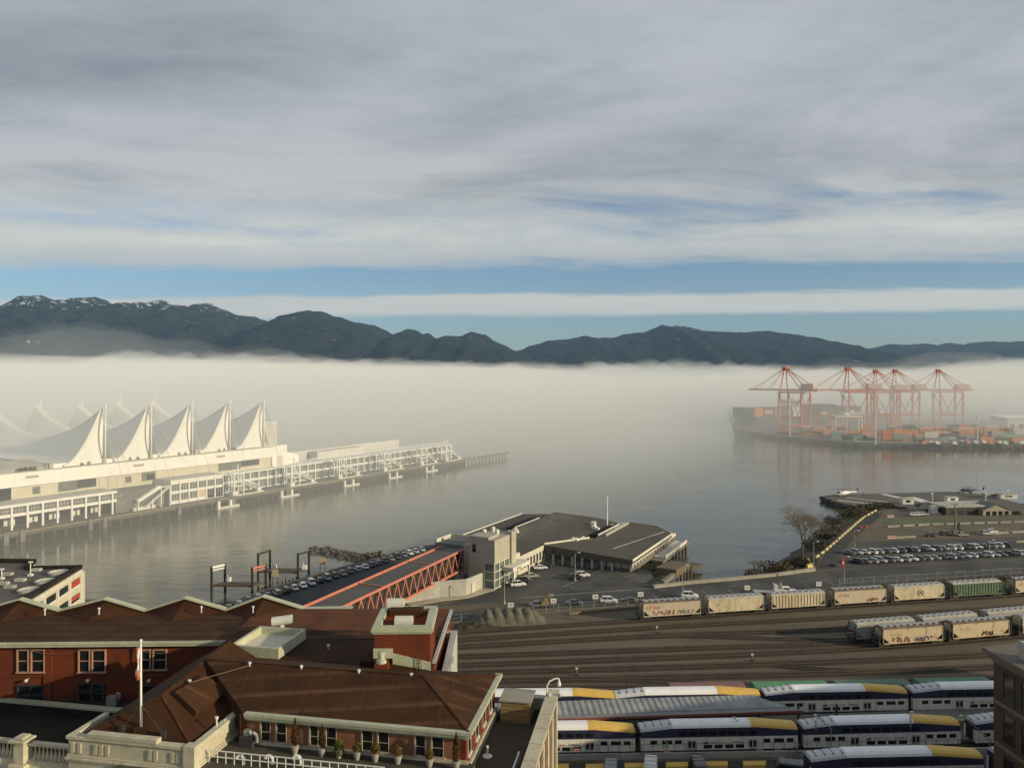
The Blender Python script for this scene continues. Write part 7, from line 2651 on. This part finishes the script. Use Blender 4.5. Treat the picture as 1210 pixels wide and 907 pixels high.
# floodlight mast
q = P(1128.5, 631.5, Z0); zt = zat(595.5, q.y)
fm = thing('floodlight_mast', 'tall floodlight mast standing alone in the brown field', 'mast', q)
c = MB(); c.tube(q, (q.x, q.y, zt), .42, 10, .22); c.build('pole', mat('mast_grey', (.13, .13, .12), (.18, .175, .16), 1, .7), fm)
c = MB(); c.bar((q.x - 1.3, q.y, zt), (q.x + 1.3, q.y, zt), .25)
for k in range(4):
    c.box(q.x - 1.3 + k * .75, q.x - .9 + k * .75, q.y - .3, q.y + .1, zt - .4, zt + .3)
c.build('lamp_cluster', STEEL, fm)
c = MB(); c.box(q.x - 1.0, q.x + .9, q.y - .7, q.y + .7, Z0, Z0 + 2.0); c.build('cabinet', CONCRETE_D, fm)
c = MB(); c.box(q.x + 1.1, q.x + 1.8, q.y - .4, q.y + .4, Z0, Z0 + 4.6); c.build('ladder_cage', DARK_STEEL, fm)

# fence posts where the lane ends
for k, px in enumerate((1023, 1029, 1033.5, 1037)):
    q = P(px, 621 - k * 2.5, Z0)
    tag(MB().tube(q, q + Vector((0, 0, 4.2)), .16, 7).build('lane_post', DARK_STEEL, None), 'dark upright post where the lane narrows towards the heliport', 'post', 'posts at the end of the lane')

# ---- trees and shrubs
BARK = mat('grey_bark', (.085, .070, .048), (.13, .11, .075), 1.5, .9)
TWIG = mat('tan_twigs', (.14, .115, .075), (.19, .16, .105), 1.0, .9)


def bare_tree(label, px, py, pt, spread, seed, levels=5, z=Z0, LF=.38):
    rr = random.Random(seed)
    b = P(px, py, z)
    Ht = zat(pt, b.y) - z
    t_ = thing('bare_tree', label, 'tree', b)
    tb, cb_ = MB(), MB()
    def grow(p, d, L, r, lv):
        n = 3
        for k in range(n):
            q = p + d * (L / n)
            mb = tb if lv <= 1 else cb_
            mb.tube(p, q, r * (1 - .25 * k / n), 6 if lv < 3 else 4, r * (1 - .25 * (k + 1) / n))
            p = q
            d = (d + Vector((rr.gauss(0, .10), rr.gauss(0, .10), rr.gauss(.02, .06)))).normalized()
        if lv >= levels:
            for k in range(4):
                dd = (d + Vector((rr.gauss(0, .45), rr.gauss(0, .45), rr.gauss(0, .4)))).normalized()
                cb_.tube(p - d * (L * .3 * k / 4), p + dd * L * .75, r * .45, 3, r * .2)
            return
        m_ = rr.choice((3, 4)) if lv < 3 else 3
        for k in range(m_):
            az = 2 * math.pi * (k + rr.random() * .7) / m_
            tilt = rr.uniform(.30, .75) * spread
            x = d.cross(Vector((.3, .2, 1) if abs(d.z) < .9 else (1, 0, 0))).normalized()
            y = d.cross(x)
            dd = (d * math.cos(tilt) + (x * math.cos(az) + y * math.sin(az)) * math.sin(tilt)).normalized()
            dd.z = dd.z * .9 + .10
            grow(p - d * (L * .35 * (k / m_)), dd.normalized(), L * rr.uniform(.62, .80), r * .62, lv + 1)
    grow(b, Vector((.03, 0, 1)), Ht * LF, Ht * .022, 0)
    tb.build('trunk', BARK, t_)
    cb_.build('crown', TWIG, t_, recalc=False)


bare_tree('large leafless tree on the bank at the start of the lane', 948, 664, 602, 1.2, 3, 6, LF=.37)
bare_tree('small leafless tree in the water side scrub beyond the sea wall', 893, 682, 660, 1.2, 8, 4, .6)
bare_tree('thin leafless sapling on the bare slope beside the lane', 1012, 648, 626, .8, 12, 3)
SH1 = leaf_mat('brown_scrub', (.075, .052, .026), (.13, .095, .05))
SH2 = leaf_mat('dark_scrub', (.045, .042, .022), (.085, .078, .042))
SH3 = leaf_mat('dark_evergreen', (.028, .032, .02), (.05, .055, .034))


def shrub(px, py, w_px, h_px, m_, label, z=Z0 + 1.0, group=None, n=520):
    b = P(px, py, z)
    k = b.y / F
    rx, rz = w_px * k / 2, h_px * k / 2
    t_ = thing('shrub', label, 'shrub', b, 0, group)
    c = MB()
    lob = [(random.uniform(-.6, .6), random.uniform(-.4, .4), random.uniform(.5, 1.1), random.uniform(.45, .7)) for _ in range(7)]
    for x, y, zz, s_ in lob:
        leafy(c, (b.x + x * rx, b.y + y * rx, b.z + zz * rz), rx * s_, rz * s_, n // 7, max(.16, rx * .085))
    c.build('foliage', m_, t_, recalc=False)
    c = MB()
    for x, y, zz, s_ in lob:
        c.tube(b - Vector((0, 0, 1.5)), (b.x + x * rx, b.y + y * rx, b.z + zz * rz), .08, 5)
    c.build('stem', BARK, t_)


bush = [(890, 683, 34, 12, SH1, 'brown scrub just beyond the sea wall, left end', 1.5), (922, 676, 44, 15, SH1, 'wide reddish-brown scrub beyond the sea wall under the bare tree', 2.5), (938, 670, 30, 13, SH1, 'reddish scrub at the foot of the bare tree', 3),
        (950, 668, 30, 16, SH2, 'dark scrub right at the bare tree trunk', 4), (962, 648, 30, 16, SH2, 'dark bush on the bank just above the bare tree foot', 4), (975, 640, 34, 18, SH2, 'dark bush on the bank beside the lower barrier blocks', 4.5), (985, 630, 26, 14, SH1, 'brown bush on the bank beside the middle barrier blocks', 4.5),
        (988, 622, 26, 17, SH2, 'tall dark bush at the water edge, middle of the bank', 3), (1001, 615, 30, 16, SH2, 'dark bush at the water edge above the middle barrier blocks', 3), (1012, 610, 26, 14, SH1, 'brown bush at the upper part of the bank', 4), (1022, 605, 26, 12, SH2, 'dark bush close to the top of the bank', 4),
        (1034, 602, 24, 10, SH2, 'low dark bush where the bank meets the heliport', 4), (1047, 600, 22, 8, SH2, 'low dark bush left of the orange cabin', 4)]
for px, py, wp_, hp2, m_, lab, z in bush:
    shrub(px, py, wp_, hp2, m_, lab, z, 'scrub along the bank')
for px, py, wp_, hp2, lab in ((1096, 606, 10, 8, 'small dark evergreen bush left of the white vehicle by the heliport'), (1115, 604, 17, 12, 'round dark evergreen bush left of the heliport building'), (1123, 604, 12, 9, 'dark evergreen bush against the heliport building wall'), (1187, 608, 12, 9, 'dark bush right of the heliport gable'), (1200, 609, 14, 8, 'dark bush at the right edge beyond the green verge'), (1085, 598, 9, 5, 'low dark bush beyond the three small cars')):
    shrub(px, py, wp_, hp2, SH3, lab, Z0 - .6, 'evergreen bushes by the heliport', 320)
shrub(985, 670, 10, 6, SH2, 'small planted island bush at the car park corner', Z0 - .2, None, 260)
c = MB()
for _ in range(1500):
    f = random.random()
    q = P(998 + 220 * f + random.gauss(0, 4), 697 - 15.5 * f + random.uniform(-3.5, 3.5), Z0 + .05)
    leafy(c, (q.x, q.y, q.z + .25), .3, .3, 2, .22)
o = c.build('grass', leaf_mat('verge_weeds', (.07, .065, .032), (.11, .10, .05)), None, recalc=False); o['kind'] = 'stuff'

# ---- heliport building and machines
q = P(1152, 609, 3.5)
HM_ = frame(q.x, q.y, 8)
hb_ = thing('heliport_building', 'low dark heliport building with a pale gabled front and flat grey roof', 'building', HM_ @ Vector((6, 5, 3.5)), 8)
c = MB(HM_); c.box(-14, 2, 0, 12, 3, 7.4); c.build('wall', mat('dark_cladding', (.045, .042, .036), (.07, .065, .055), .6, .8), hb_)
c = MB(HM_); c.box(-14.6, 12, -.6, 12.6, 7.4, 7.9); c.build('flat_roof', CONCRETE, hb_)
c = MB(HM_)
c.add([(1.5, -3, 3), (15, -3, 3), (15, -3, 6.2), (8.5, -3, 8.6), (1.5, -3, 6.2), (1.5, 6, 3), (15, 6, 3), (15, 6, 6.2), (8.5, 6, 8.6), (1.5, 6, 6.2)], [(0, 1, 2, 3, 4), (5, 9, 8, 7, 6), (0, 5, 6, 1), (1, 6, 7, 2), (4, 9, 5, 0)])
c.build('gable_block', mat('tan_cladding', (.26, .23, .17), (.32, .28, .21), .6, .8), hb_)
c = MB(HM_); c.bar((1.0, 1.5, 6.25), (8.5, 1.5, 8.9), 10, .25, up=(0, 0, 1)); c.bar((15.5, 1.5, 6.25), (8.5, 1.5, 8.9), 10, .25); c.build('gable_roof', CONCRETE_D, hb_)
for k in range(4):
    c = MB(HM_); c.box(3 + k * 3, 5 + k * 3, -3.06, -2.99, 4, 5.8); c.build('window', GLASS, hb_)
for k in range(3):
    c = MB(HM_); c.box(-12 + k * 4, -9.4 + k * 4, -.06, .01, 4, 6.2); c.build('window', MATS['shaded_glass'], hb_)
def cabin(px, py, w_, h_, label, m_, z=2.6):
    q = P(px, py, z)
    t_ = thing('site_cabin', label, 'cabin', q)
    c = MB(); c.box(q.x - w_ / 2, q.x + w_ / 2, q.y - 1.4, q.y + 1.4, z, z + h_); c.build('body', m_, t_)
    c = MB(); c.box(q.x - w_ / 2 - .2, q.x + w_ / 2 + .2, q.y - 1.6, q.y + 1.6, z + h_, z + h_ + .2); c.build('roof', CONCRETE, t_)
    c = MB(); c.box(q.x - w_ * .2, q.x + w_ * .2, q.y - 1.43, q.y - 1.39, z + .9, z + h_ - .6); c.build('window', GLASS, t_)
cabin(1071.5, 595, 5.5, 2.6, 'small white cabin on the heliport beyond the lane end', WHITE_WORN)
cabin(1124, 592.5, 5.5, 2.4, 'small white cabin behind the heliport building by the floodlight mast', WHITE)
cabin(1111, 607, 9, 3.6, 'white gabled hut left of the heliport building', WHITE_WORN, 3.8)
cabin(1190, 588.5, 9, 2.2, 'pale low hut far out on the heliport at the right', WHITE_WORN)
cabin(1171, 587.5, 8, 2.0, 'pale low hut far out on the heliport near the light pole', CONCRETE)
for k, (px, py, pt) in enumerate(((1101.5, 595, 583.5), (1164.5, 594, 583), (1190.5, 589.5, 580))):
    q = P(px, py, 2.6); zt = zat(pt, q.y)
    s_ = thing('heliport_light', ['white light pole on the heliport left of the building', 'pale light pole on the heliport right of the building', 'short white pole among the far heliport huts'][k], 'light pole', q)
    c = MB(); c.tube(q, (q.x, q.y, zt), .28, 8, .2); c.build('pole', WHITE_WORN, s_)
    c = MB(); c.box(q.x - .5, q.x + .5, q.y - .3, q.y + .3, zt, zt + .5); c.build('lamp_head', WHITE, s_)


def helicopter(px, py, rz, m_, label, s=1.0):
    q = P(px, py, 2.65)
    t_ = thing('helicopter', label, 'helicopter', q, rz)
    T = Matrix.Translation(q) @ Matrix.Rotation(R(rz), 4, 'Z') @ Matrix.Scale(s, 4)
    c = MB(T)
    def rg(x, y, z0, z1):
        return [(x, y * math.cos(2 * math.pi * i / 10), (z0 + z1) / 2 + (z1 - z0) / 2 * math.sin(2 * math.pi * i / 10)) for i in range(10)]
    c.loft([rg(4.4, .2, 1.2, 1.6), rg(3.6, .8, .9, 2.2), rg(2, 1.15, .75, 2.9), rg(-1.2, 1.15, .75, 3.1), rg(-3, .7, 1.3, 2.8), rg(-5, .35, 1.9, 2.6), rg(-8.6, .18, 2.2, 2.6)])
    c.build('fuselage', m_, t_, smooth=True)
    c = MB(T); c.add([(-8.9, -.08, 2.2), (-7.8, -.08, 2.3), (-8.8, -.08, 4.4), (-9.5, -.08, 4.4), (-8.9, .08, 2.2), (-7.8, .08, 2.3), (-8.8, .08, 4.4), (-9.5, .08, 4.4)], [(0, 1, 2, 3), (4, 5, 6, 7), (0, 1, 5, 4), (1, 2, 6, 5), (2, 3, 7, 6), (3, 0, 4, 7)]); c.build('tail_fin', CARM['dark blue'], t_)
    c = MB(T); c.tube((-.4, 0, 3.0), (-.4, 0, 3.7), .25, 8)
    for k in range(4):
        an = k * math.pi / 2 + .5
        c.bar((-.4, 0, 3.7), (-.4 + 6.3 * math.cos(an), 6.3 * math.sin(an), 3.6), .38, .06)
    c.build('rotor', DARK_STEEL, t_)
    c = MB(T); c.loft([rg(3.7, .78, 1.5, 2.2), rg(2.3, 1.12, 1.7, 2.75)]); c.build('windscreen', GLASS, t_)
    c = MB(T)
    for y in (-1, 1):
        c.tube((-1.5, y, 0), (-1.5, y, 1.1), .2, 6); c.tube((2.6, y * .4, 0), (2.6, y * .4, 1.1), .2, 6)
    c.build('landing_gear', DARK_STEEL, t_)


helicopter(996, 586.5, 195, WHITE, 'white helicopter parked at the seaward tip of the heliport', 1.0)
helicopter(1143, 582.3, 160, CARM['grey'], 'dark helicopter parked at the far edge of the heliport', .85)

# ================================================================== CONTAINER QUAY IN THE FOG
QZ = 4.0
q_pts = [P(x, y, 0) for x, y in ((880, 512), (905, 517.5), (945, 521.5), (1000, 527.5), (1080, 529.5), (1215, 530.5), (1330, 531))]
qb = MB()
qb.prism([(p.x, p.y) for p in q_pts] + [(1100, 1500), (420, 1500), (260, 900)], -3, QZ)
structure(qb.build('container_yard_ground', mat('quay_ground', (.10, .10, .085), (.15, .145, .125), .02, .9, world_tex=True)))
rk = MB()
for a, b in zip(q_pts[:-1], q_pts[1:]):
    n = int((b - a).length / 3)
    for k in range(n):
        p = a.lerp(b, k / n)
        rk.ball((p.x + random.uniform(-1, 1), p.y - random.uniform(-1, 2.5), random.uniform(0, 2.6)), random.uniform(1.2, 2.6), n=5, m=3)
structure(rk.build('quay_shore', mat('mossy_rock', (.07, .075, .055), (.12, .12, .09), .3, .95, .4, 1)))
wl = MB()
for a, b in zip(q_pts[3:-1], q_pts[4:]):
    wl.bar((a.x, a.y + 6, QZ + .6), (b.x, b.y + 6, QZ + .6), .8, 1.2)
tag(wl.build('quay_wall', CONCRETE, None), 'long pale low wall along the shore of the container quay', 'wall')


def make_crane(big=True):
    r = bpy.data.objects.new('quay_crane', None); COL.objects.link(r); INV[r.name] = Matrix.Identity(4)
    g, w_ = 13.5, 9.0
    ZB, ZA = 43.0, 69.0
    c = MB()
    for x in (-g, g):
        for y in (-w_, w_):
            c.bar((x, y, 1.5), (x, y, ZB), 1.7, 1.7, up=(0, 1, 0))
    for x in (-g, g):
        c.bar((x, -w_, 5), (x, w_, 5), 1.5, 1.8); c.bar((x, -w_, ZB - 1), (x, w_, ZB - 1), 1.4, 1.6)
    for y in (-w_, w_):
        c.bar((-g, y, 14), (g, y, 14), 1.3, 1.7); c.bar((-g, y, ZB - 1), (g, y, ZB - 1), 1.2, 1.4)
        c.bar((-g, y, 40), (0, y, 14.5), .8); c.bar((g, y, 38), (2, y, 14.5), .8)
    c.build('portal', CRANE_RED, r)
    c = MB()
    for y in (-2.2, 2.2):
        c.bar((-g - 44, y, ZB + 1.5), (g + 16, y, ZB + 1.5), 1.0, 1.9)
    for k in range(12):
        x = -g - 42 + k * 7.5
        c.bar((x, -2.2, ZB + 1.5), (x, 2.2, ZB + 1.5), .5)
    c.build('boom', CRANE_RED, r)
    c = MB()
    for y in (-w_ * .8, w_ * .8):
        c.bar((-g, y, ZB), (-g + 2, y * .25, ZA), 1.0); c.bar((g, y, ZB), (-g + 4, y * .25, ZA - 1), .8)
    c.bar((-g + 1, -2.6, ZA - 1.5), (-g + 1, 2.6, ZA - 1.5), 1.4, 1.4); c.box(-g - .5, -g + 4, -2.4, 2.4, ZA - 3, ZA + 1.2)
    c.build('apex_frame', CRANE_RED, r)
    c = MB()
    for y in (-1.8, 1.8):
        c.bar((-g + 2, y, ZA), (-g - 38, y, ZB + 2.5), .35); c.bar((-g + 2, y, ZA), (-g - 18, y, ZB + 2.5), .35); c.bar((-g + 3, y, ZA), (g + 14, y, ZB + 2.5), .4)
    c.build('stay', CRANE_RED, r)
    c = MB(); c.box(g - 4, g + 11, -4, 4, ZB + 2.6, ZB + 8.5); c.build('machinery_house', mat('pale_crane_house', (.50, .34, .26), (.56, .40, .32), .2, .7), r)
    c = MB(); c.box(g + 9, g + 15, -2.5, 2.5, ZB + .2, ZB + 2.4); c.box(-g - 6, -g - 2, -1.4, 1.4, ZB - 3.6, ZB - .2); c.build('trolley_cab', WHITE, r)
    c = MB()
    for x in (-g, g):
        for y in (-w_, w_):
            c.box(x - 1, x + 1, y - 3.2, y + 3.2, 0, 1.8)
    c.build('wheel_set', DARK_STEEL, r)
    c = MB()
    for k in range(7):
        z = 5 + k * 5.4
        c.bar((g + 1.6, -w_ + (3 if k % 2 else 0), z), (g + 1.6, -w_ + (0 if k % 2 else 3), z + 5.4), .6, .3)
    c.build('stair', CRANE_RED, r)
    return r


cr0 = make_crane(); crt = snapshot(cr0)
CR = [(939, 508, -52, 1.0, 'tall red quay crane at the left end of the quay, its top above the fog'), (1014, 507.5, -2, 1.0, 'red quay crane with a long boom, second from the left'), (1046, 504, -3, .96, 'red quay crane half lost in fog, third from the left'),
      (1069, 503, -3, .97, 'red quay crane half lost in fog, fourth from the left'), (1120, 502.5, -3, .97, 'faint quay crane farthest right, nearly hidden by fog')]
for k, (px, py, rz, s, lab) in enumerate(CR):
    o = cr0 if k == 0 else copy_tree(cr0, tree=crt)
    o.location = P(px, py, QZ); o.rotation_euler = (0, 0, R(rz)); o.scale = (s, s, s)
    tag(o, lab, 'quay crane', 'red quay cranes of the container port')

# container ship lying behind the first cranes
s0, s1 = at(879, 905, 0), at(1058, 985, 0)
dS = (s1 - s0).normalized(); nS = Vector((-dS.y, dS.x, 0)); LS = (s1 - s0).length
SMx = Matrix(((dS.x, nS.x, 0, s0.x), (dS.y, nS.y, 0, s0.y), (0, 0, 1, 0), (0, 0, 0, 1)))
sh = thing('container_ship', 'large dark container ship berthed behind the left cranes', 'ship', SMx @ Vector((LS / 2, 12, 0)), math.degrees(math.atan2(dS.y, dS.x)))
c = MB(SMx)
prof = [(0, 12), (3, 5), (14, 0), (LS - 8, 0), (LS, 4), (LS, 24), (LS - 8, 28), (14, 28), (3, 21)]
c.prism(prof, -3, 13)
c.build('hull', mat('dark_green_hull', (.05, .06, .052), (.07, .08, .07), .05, .7), sh)
c = MB(SMx); c.box(72, 84, 1, 27, 13, 34); c.box(74, 82, -1.5, 29.5, 31, 34); c.box(76, 80, 11, 16, 34, 40); c.build('bridge_house', WHITE, sh)
c = MB(SMx); c.box(71.9, 72, 2, 26, 31.6, 33); c.box(74, 82, -1.55, -1.5, 31.8, 33.2); c.build('bridge_window', GLASS, sh)
SCOL = [('dark grey', (.07, .08, .08)), ('orange', (.62, .20, .06)), ('dark green', (.06, .09, .075)), ('rust red', (.26, .075, .045))]
SCM = {n: mat('container_' + n.replace(' ', '_'), v, tuple(x * .85 for x in v), .3, .7) for n, v in SCOL + [('white', (.58, .57, .53)), ('teal', (.13, .25, .22)), ('grey', (.26, .27, .27)), ('pale green', (.36, .42, .34)), ('blue', (.07, .11, .20)), ('salmon', (.60, .28, .18))]}


def container(mb, T, x, y, z, n=1):
    mb.box(x, x + 12.1 * n, y, y + 2.45, z, z + 2.58, T)


# deck cargo: each bay stack is one lashed block of containers, separate thing per tier row that shows
bays = [(3, 'dark grey', 5), (17, 'dark grey', 5), (31, 'dark grey', 5), (45, 'rust red', 5), (58.5, 'dark green', 5), (88, 'dark grey', 6), (101, 'dark grey', 6), (114, 'dark green', 6), (127, 'dark grey', 6), (140, 'dark grey', 5), (153, 'dark grey', 5), (166, 'dark grey', 5)]
for bi, (x, n, tiers) in enumerate(bays):
    if x + 12.5 > LS:
        break
    for k in range(tiers):
        nm = n
        if bi == 1 and k > 0: nm = 'orange' if k < 5 else n
        if bi == 2 and k in (2, 3): nm = 'salmon'
        if bi == 3 and k in (3,): nm = 'grey'
        c = MB(SMx)
        for y in range(9):
            container(c, None, x, 2.2 + y * 2.6, 13 + k * 2.62)
        tag(c.build('shipping_container', SCM[nm], None), f'{nm} container row on the ship, {ORD[k]} tier, {ORD[bi]} bay from the left', 'container', 'containers stacked on the ship')

# rubber-tyred yard gantries
def gantry(px, py, wpx, h, label, m_, rz=0):
    q = P(px, py, QZ); w_ = wpx * q.y / F
    t_ = thing('yard_gantry', label, 'yard crane', q)
    c = MB()
    for dx in (-w_ / 2, w_ / 2):
        for dy in (-4, 4):
            c.bar((q.x + dx, q.y + dy, QZ + 1.2), (q.x + dx, q.y + dy, QZ + h), 1.0, 1.0, up=(0, 1, 0))
        c.bar((q.x + dx, q.y - 4, QZ + 2.2), (q.x + dx, q.y + 4, QZ + 2.2), 1.0, 1.2)
    for dy in (-4, 4):
        c.bar((q.x - w_ / 2 - .5, q.y + dy, QZ + h), (q.x + w_ / 2 + .5, q.y + dy, QZ + h), 1.3, 1.8)
    c.build('frame', m_, t_)
    c = MB(); c.box(q.x - 3, q.x + 1, q.y - 3, q.y + 3, QZ + h + 1, QZ + h + 3); c.build('trolley', WHITE, t_)
    c = MB()
    for dx in (-w_ / 2, w_ / 2):
        for dy in (-4, 4):
            c.tube((q.x + dx - .5, q.y + dy, QZ + .8), (q.x + dx + .5, q.y + dy, QZ + .8), .8, 8)
    c.build('wheel', RUBBER, t_)


PALE = mat('pale_gantry_paint', (.60, .56, .46), (.66, .62, .52), .3, .6)
gantry(1001, 515, 31, 20, 'pale yard gantry nearest the shore, below the second crane', PALE)
gantry(1007, 508, 26, 19, 'pale yard gantry just behind the nearest one', PALE)
gantry(1042, 510, 17, 19, 'pale red yard gantry behind the tall light mast', CRANE_RED)
gantry(974, 508, 14, 17, 'rusty yard gantry between the first two cranes', CRANE_RED)
for k, (px, py, pt) in enumerate(((1034.5, 525.5, 464), (1155, 524.5, 492), (933.5, 515, 466), (1000.5, 516, 478))):
    q = P(px, py, QZ); zt = zat(pt, q.y)
    s_ = thing('quay_light_mast', ['tallest white light mast at the shore of the container quay', 'white light mast at the right part of the container quay', 'white light mast beside the leftmost crane', 'thin light mast beside the second crane'][k], 'light mast', q)
    c = MB(); c.tube(q, (q.x, q.y, zt), .55, 8, .35); c.build('pole', WHITE, s_)
    c = MB(); c.tube((q.x, q.y, zt), (q.x, q.y, zt + .8), 1.3, 10); c.build('lamp_ring', WHITE_WORN, s_)

# stacked containers in the yard
rng2 = random.Random(21)
fixed = [(1045, 521.5, [('orange', 2.5), ('orange', 2.5)]), (1057, 522.5, [('orange', 1), ('grey', 1), ('salmon', 1)]), (1069, 518, [('grey', 1), ('salmon', 1), ('orange', 1)])]
cols = ['grey', 'salmon', 'white', 'teal', 'dark grey', 'pale green', 'orange', 'grey', 'rust red', 'dark grey', 'pale green', 'white']
stacks = []
for (px, py, tiers) in ((1051, 521, ['orange', 'orange', 'orange', 'orange']), (1063.5, 522.3, ['orange', 'grey', 'grey', 'salmon']), (1075, 521, ['grey', 'grey', 'salmon', 'orange']), (1088, 522.3, ['dark grey', 'grey', 'salmon']), (1101, 523.8, ['salmon', 'grey', 'white', 'white']),
                        (1114, 523.0, ['grey', 'grey']), (1121, 516, ['dark grey', 'grey', 'dark grey']), (1133, 517, ['grey', 'salmon', 'salmon']), (1145, 516, ['grey', 'white', 'salmon']), (1150, 522.7, ['white', 'grey']), (1167, 523.2, ['orange', 'salmon']), (1180, 520, ['dark grey', 'grey', 'pale green']),
                        (1192, 519.5, ['dark grey', 'pale green', 'grey']), (1205, 519.0, ['grey', 'pale green', 'white', 'white']), (1189, 524, ['pale green']), (1204, 524.2, ['white', 'salmon']),
                        (930, 512, ['salmon', 'orange']), (941, 513.5, ['grey', 'salmon']), (955, 514, ['grey', 'orange', 'salmon']), (966, 512, ['teal', 'grey', 'orange']), (978, 516, ['dark grey', 'grey']), (990, 519, ['grey', 'teal', 'grey']), (1003, 520, ['dark grey', 'dark grey']), (1016, 521, ['grey', 'teal']), (1028, 521, ['dark grey', 'grey', 'salmon']),
                        (985, 508, ['orange', 'rust red', 'salmon']), (1022, 510, ['grey', 'orange', 'orange']), (1060, 511, ['dark grey', 'rust red', 'grey', 'salmon']), (1085, 511, ['grey', 'dark grey', 'teal']), (1105, 511, ['dark grey', 'grey', 'salmon']), (1128, 510, ['grey', 'dark grey', 'dark grey']), (1150, 510, ['grey', 'pale green', 'dark grey']), (1172, 511, ['dark grey', 'grey', 'white'])):
    stacks.append((px, py, tiers))
more = random.Random(9)
for k in range(16):
    px = 926 + (k % 8) * 14 + more.uniform(-2, 2)
    py = 513.0 + (k % 8) * .9 - (k // 8) * 3.6
    stacks.append((px, py, [more.choice(['orange', 'salmon', 'rust red', 'orange', 'grey', 'dark grey']) for _ in range(more.choice((2, 3, 3)))]))
for k in range(34):
    px = 1046 + (k % 17) * 9.6 + more.uniform(-1, 1)
    py = 518.6 - (k // 17) * 4.2 + more.uniform(-.5, .5)
    stacks.append((px, py, [more.choice(['orange', 'salmon', 'orange', 'rust red', 'salmon', 'grey', 'pale green', 'white', 'dark grey']) for _ in range(more.choice((2, 3, 3, 4)))]))
stacks.sort()
def NUM(i):
    n = i + 1
    if n <= 30:
        return ORD[i]
    t = {3: 'thirt', 4: 'fort', 5: 'fift'}[n // 10]
    return t + ('ieth' if n % 10 == 0 else 'y-' + ORD[n % 10 - 1])


for si, (px, py, tiers) in enumerate(stacks):
    q = P(px, py, QZ)
    for k, n in enumerate(tiers):
        c = MB()
        x = q.x - 6 + rng2.uniform(-.3, .3)
        z = QZ + k * 2.62
        c.box(x, x + 12.1, q.y, q.y + 2.45, z, z + 2.58)
        for e in (.02, 3, 6, 9, 12.0):
            c.bar((x + e, q.y - .03, z + .05), (x + e, q.y - .03, z + 2.5), .14, .08)
        side_ = 'left yard end' if si < len(stacks) / 2 else 'right yard end'
        i_ = si if si < len(stacks) / 2 else len(stacks) - 1 - si
        lvl = ['ground level', 'second level', 'third level', 'top level'][k]
        tag(c.build('shipping_container', SCM[n], None), f'{n} container at {lvl}, {NUM(i_)} stack from the {side_}', 'container', 'containers stacked on the quay')
# blocks of the yard far in the fog
q = P(1199, 507, QZ)
wh = thing('quay_warehouse', 'pale long warehouse at the right edge of the container quay', 'warehouse', q)
c = MB(); c.box(q.x - 8, q.x + 40, q.y, q.y + 30, QZ, QZ + 12); c.build('wall', WHITE_WORN, wh)
c = MB(); c.prism([(q.x - 9, q.y - 1), (q.x + 41, q.y - 1), (q.x + 41, q.y + 31), (q.x - 9, q.y + 31)], QZ + 12, [QZ + 12.5, QZ + 12.5, QZ + 15, QZ + 15]); c.build('roof', WHITE, wh)
c = MB()
for k in range(4):
    c.box(q.x - 5 + k * 10, q.x + k * 10, q.y - .1, q.y, QZ, QZ + 6)
c.build('door', CONCRETE_D, wh)
for k in range(14):
    px = 1090 + k * 9 + rng2.uniform(-2, 2); py = 524.6 + rng2.uniform(-.6, .6)
    q = P(px, py, QZ)
    v = thing('yard_tractor', 'small yard truck standing along the shore road of the container quay', 'truck', q, 0, 'yard trucks along the quay shore')
    c = MB(); c.box(q.x - 1.3, q.x + 1.3, q.y - 1.2, q.y + 1.2, QZ + .6, QZ + 3.0); c.box(q.x + 1.3, q.x + 2.6, q.y - 1.2, q.y + 1.2, QZ + .6, QZ + 1.7); c.build('cab', WHITE if k % 3 else SCM['salmon'], v)
    c = MB(); c.box(q.x - 9, q.x - 1.5, q.y - 1.2, q.y + 1.2, QZ + .9, QZ + 1.3); c.build('trailer_bed', DARK_STEEL, v)
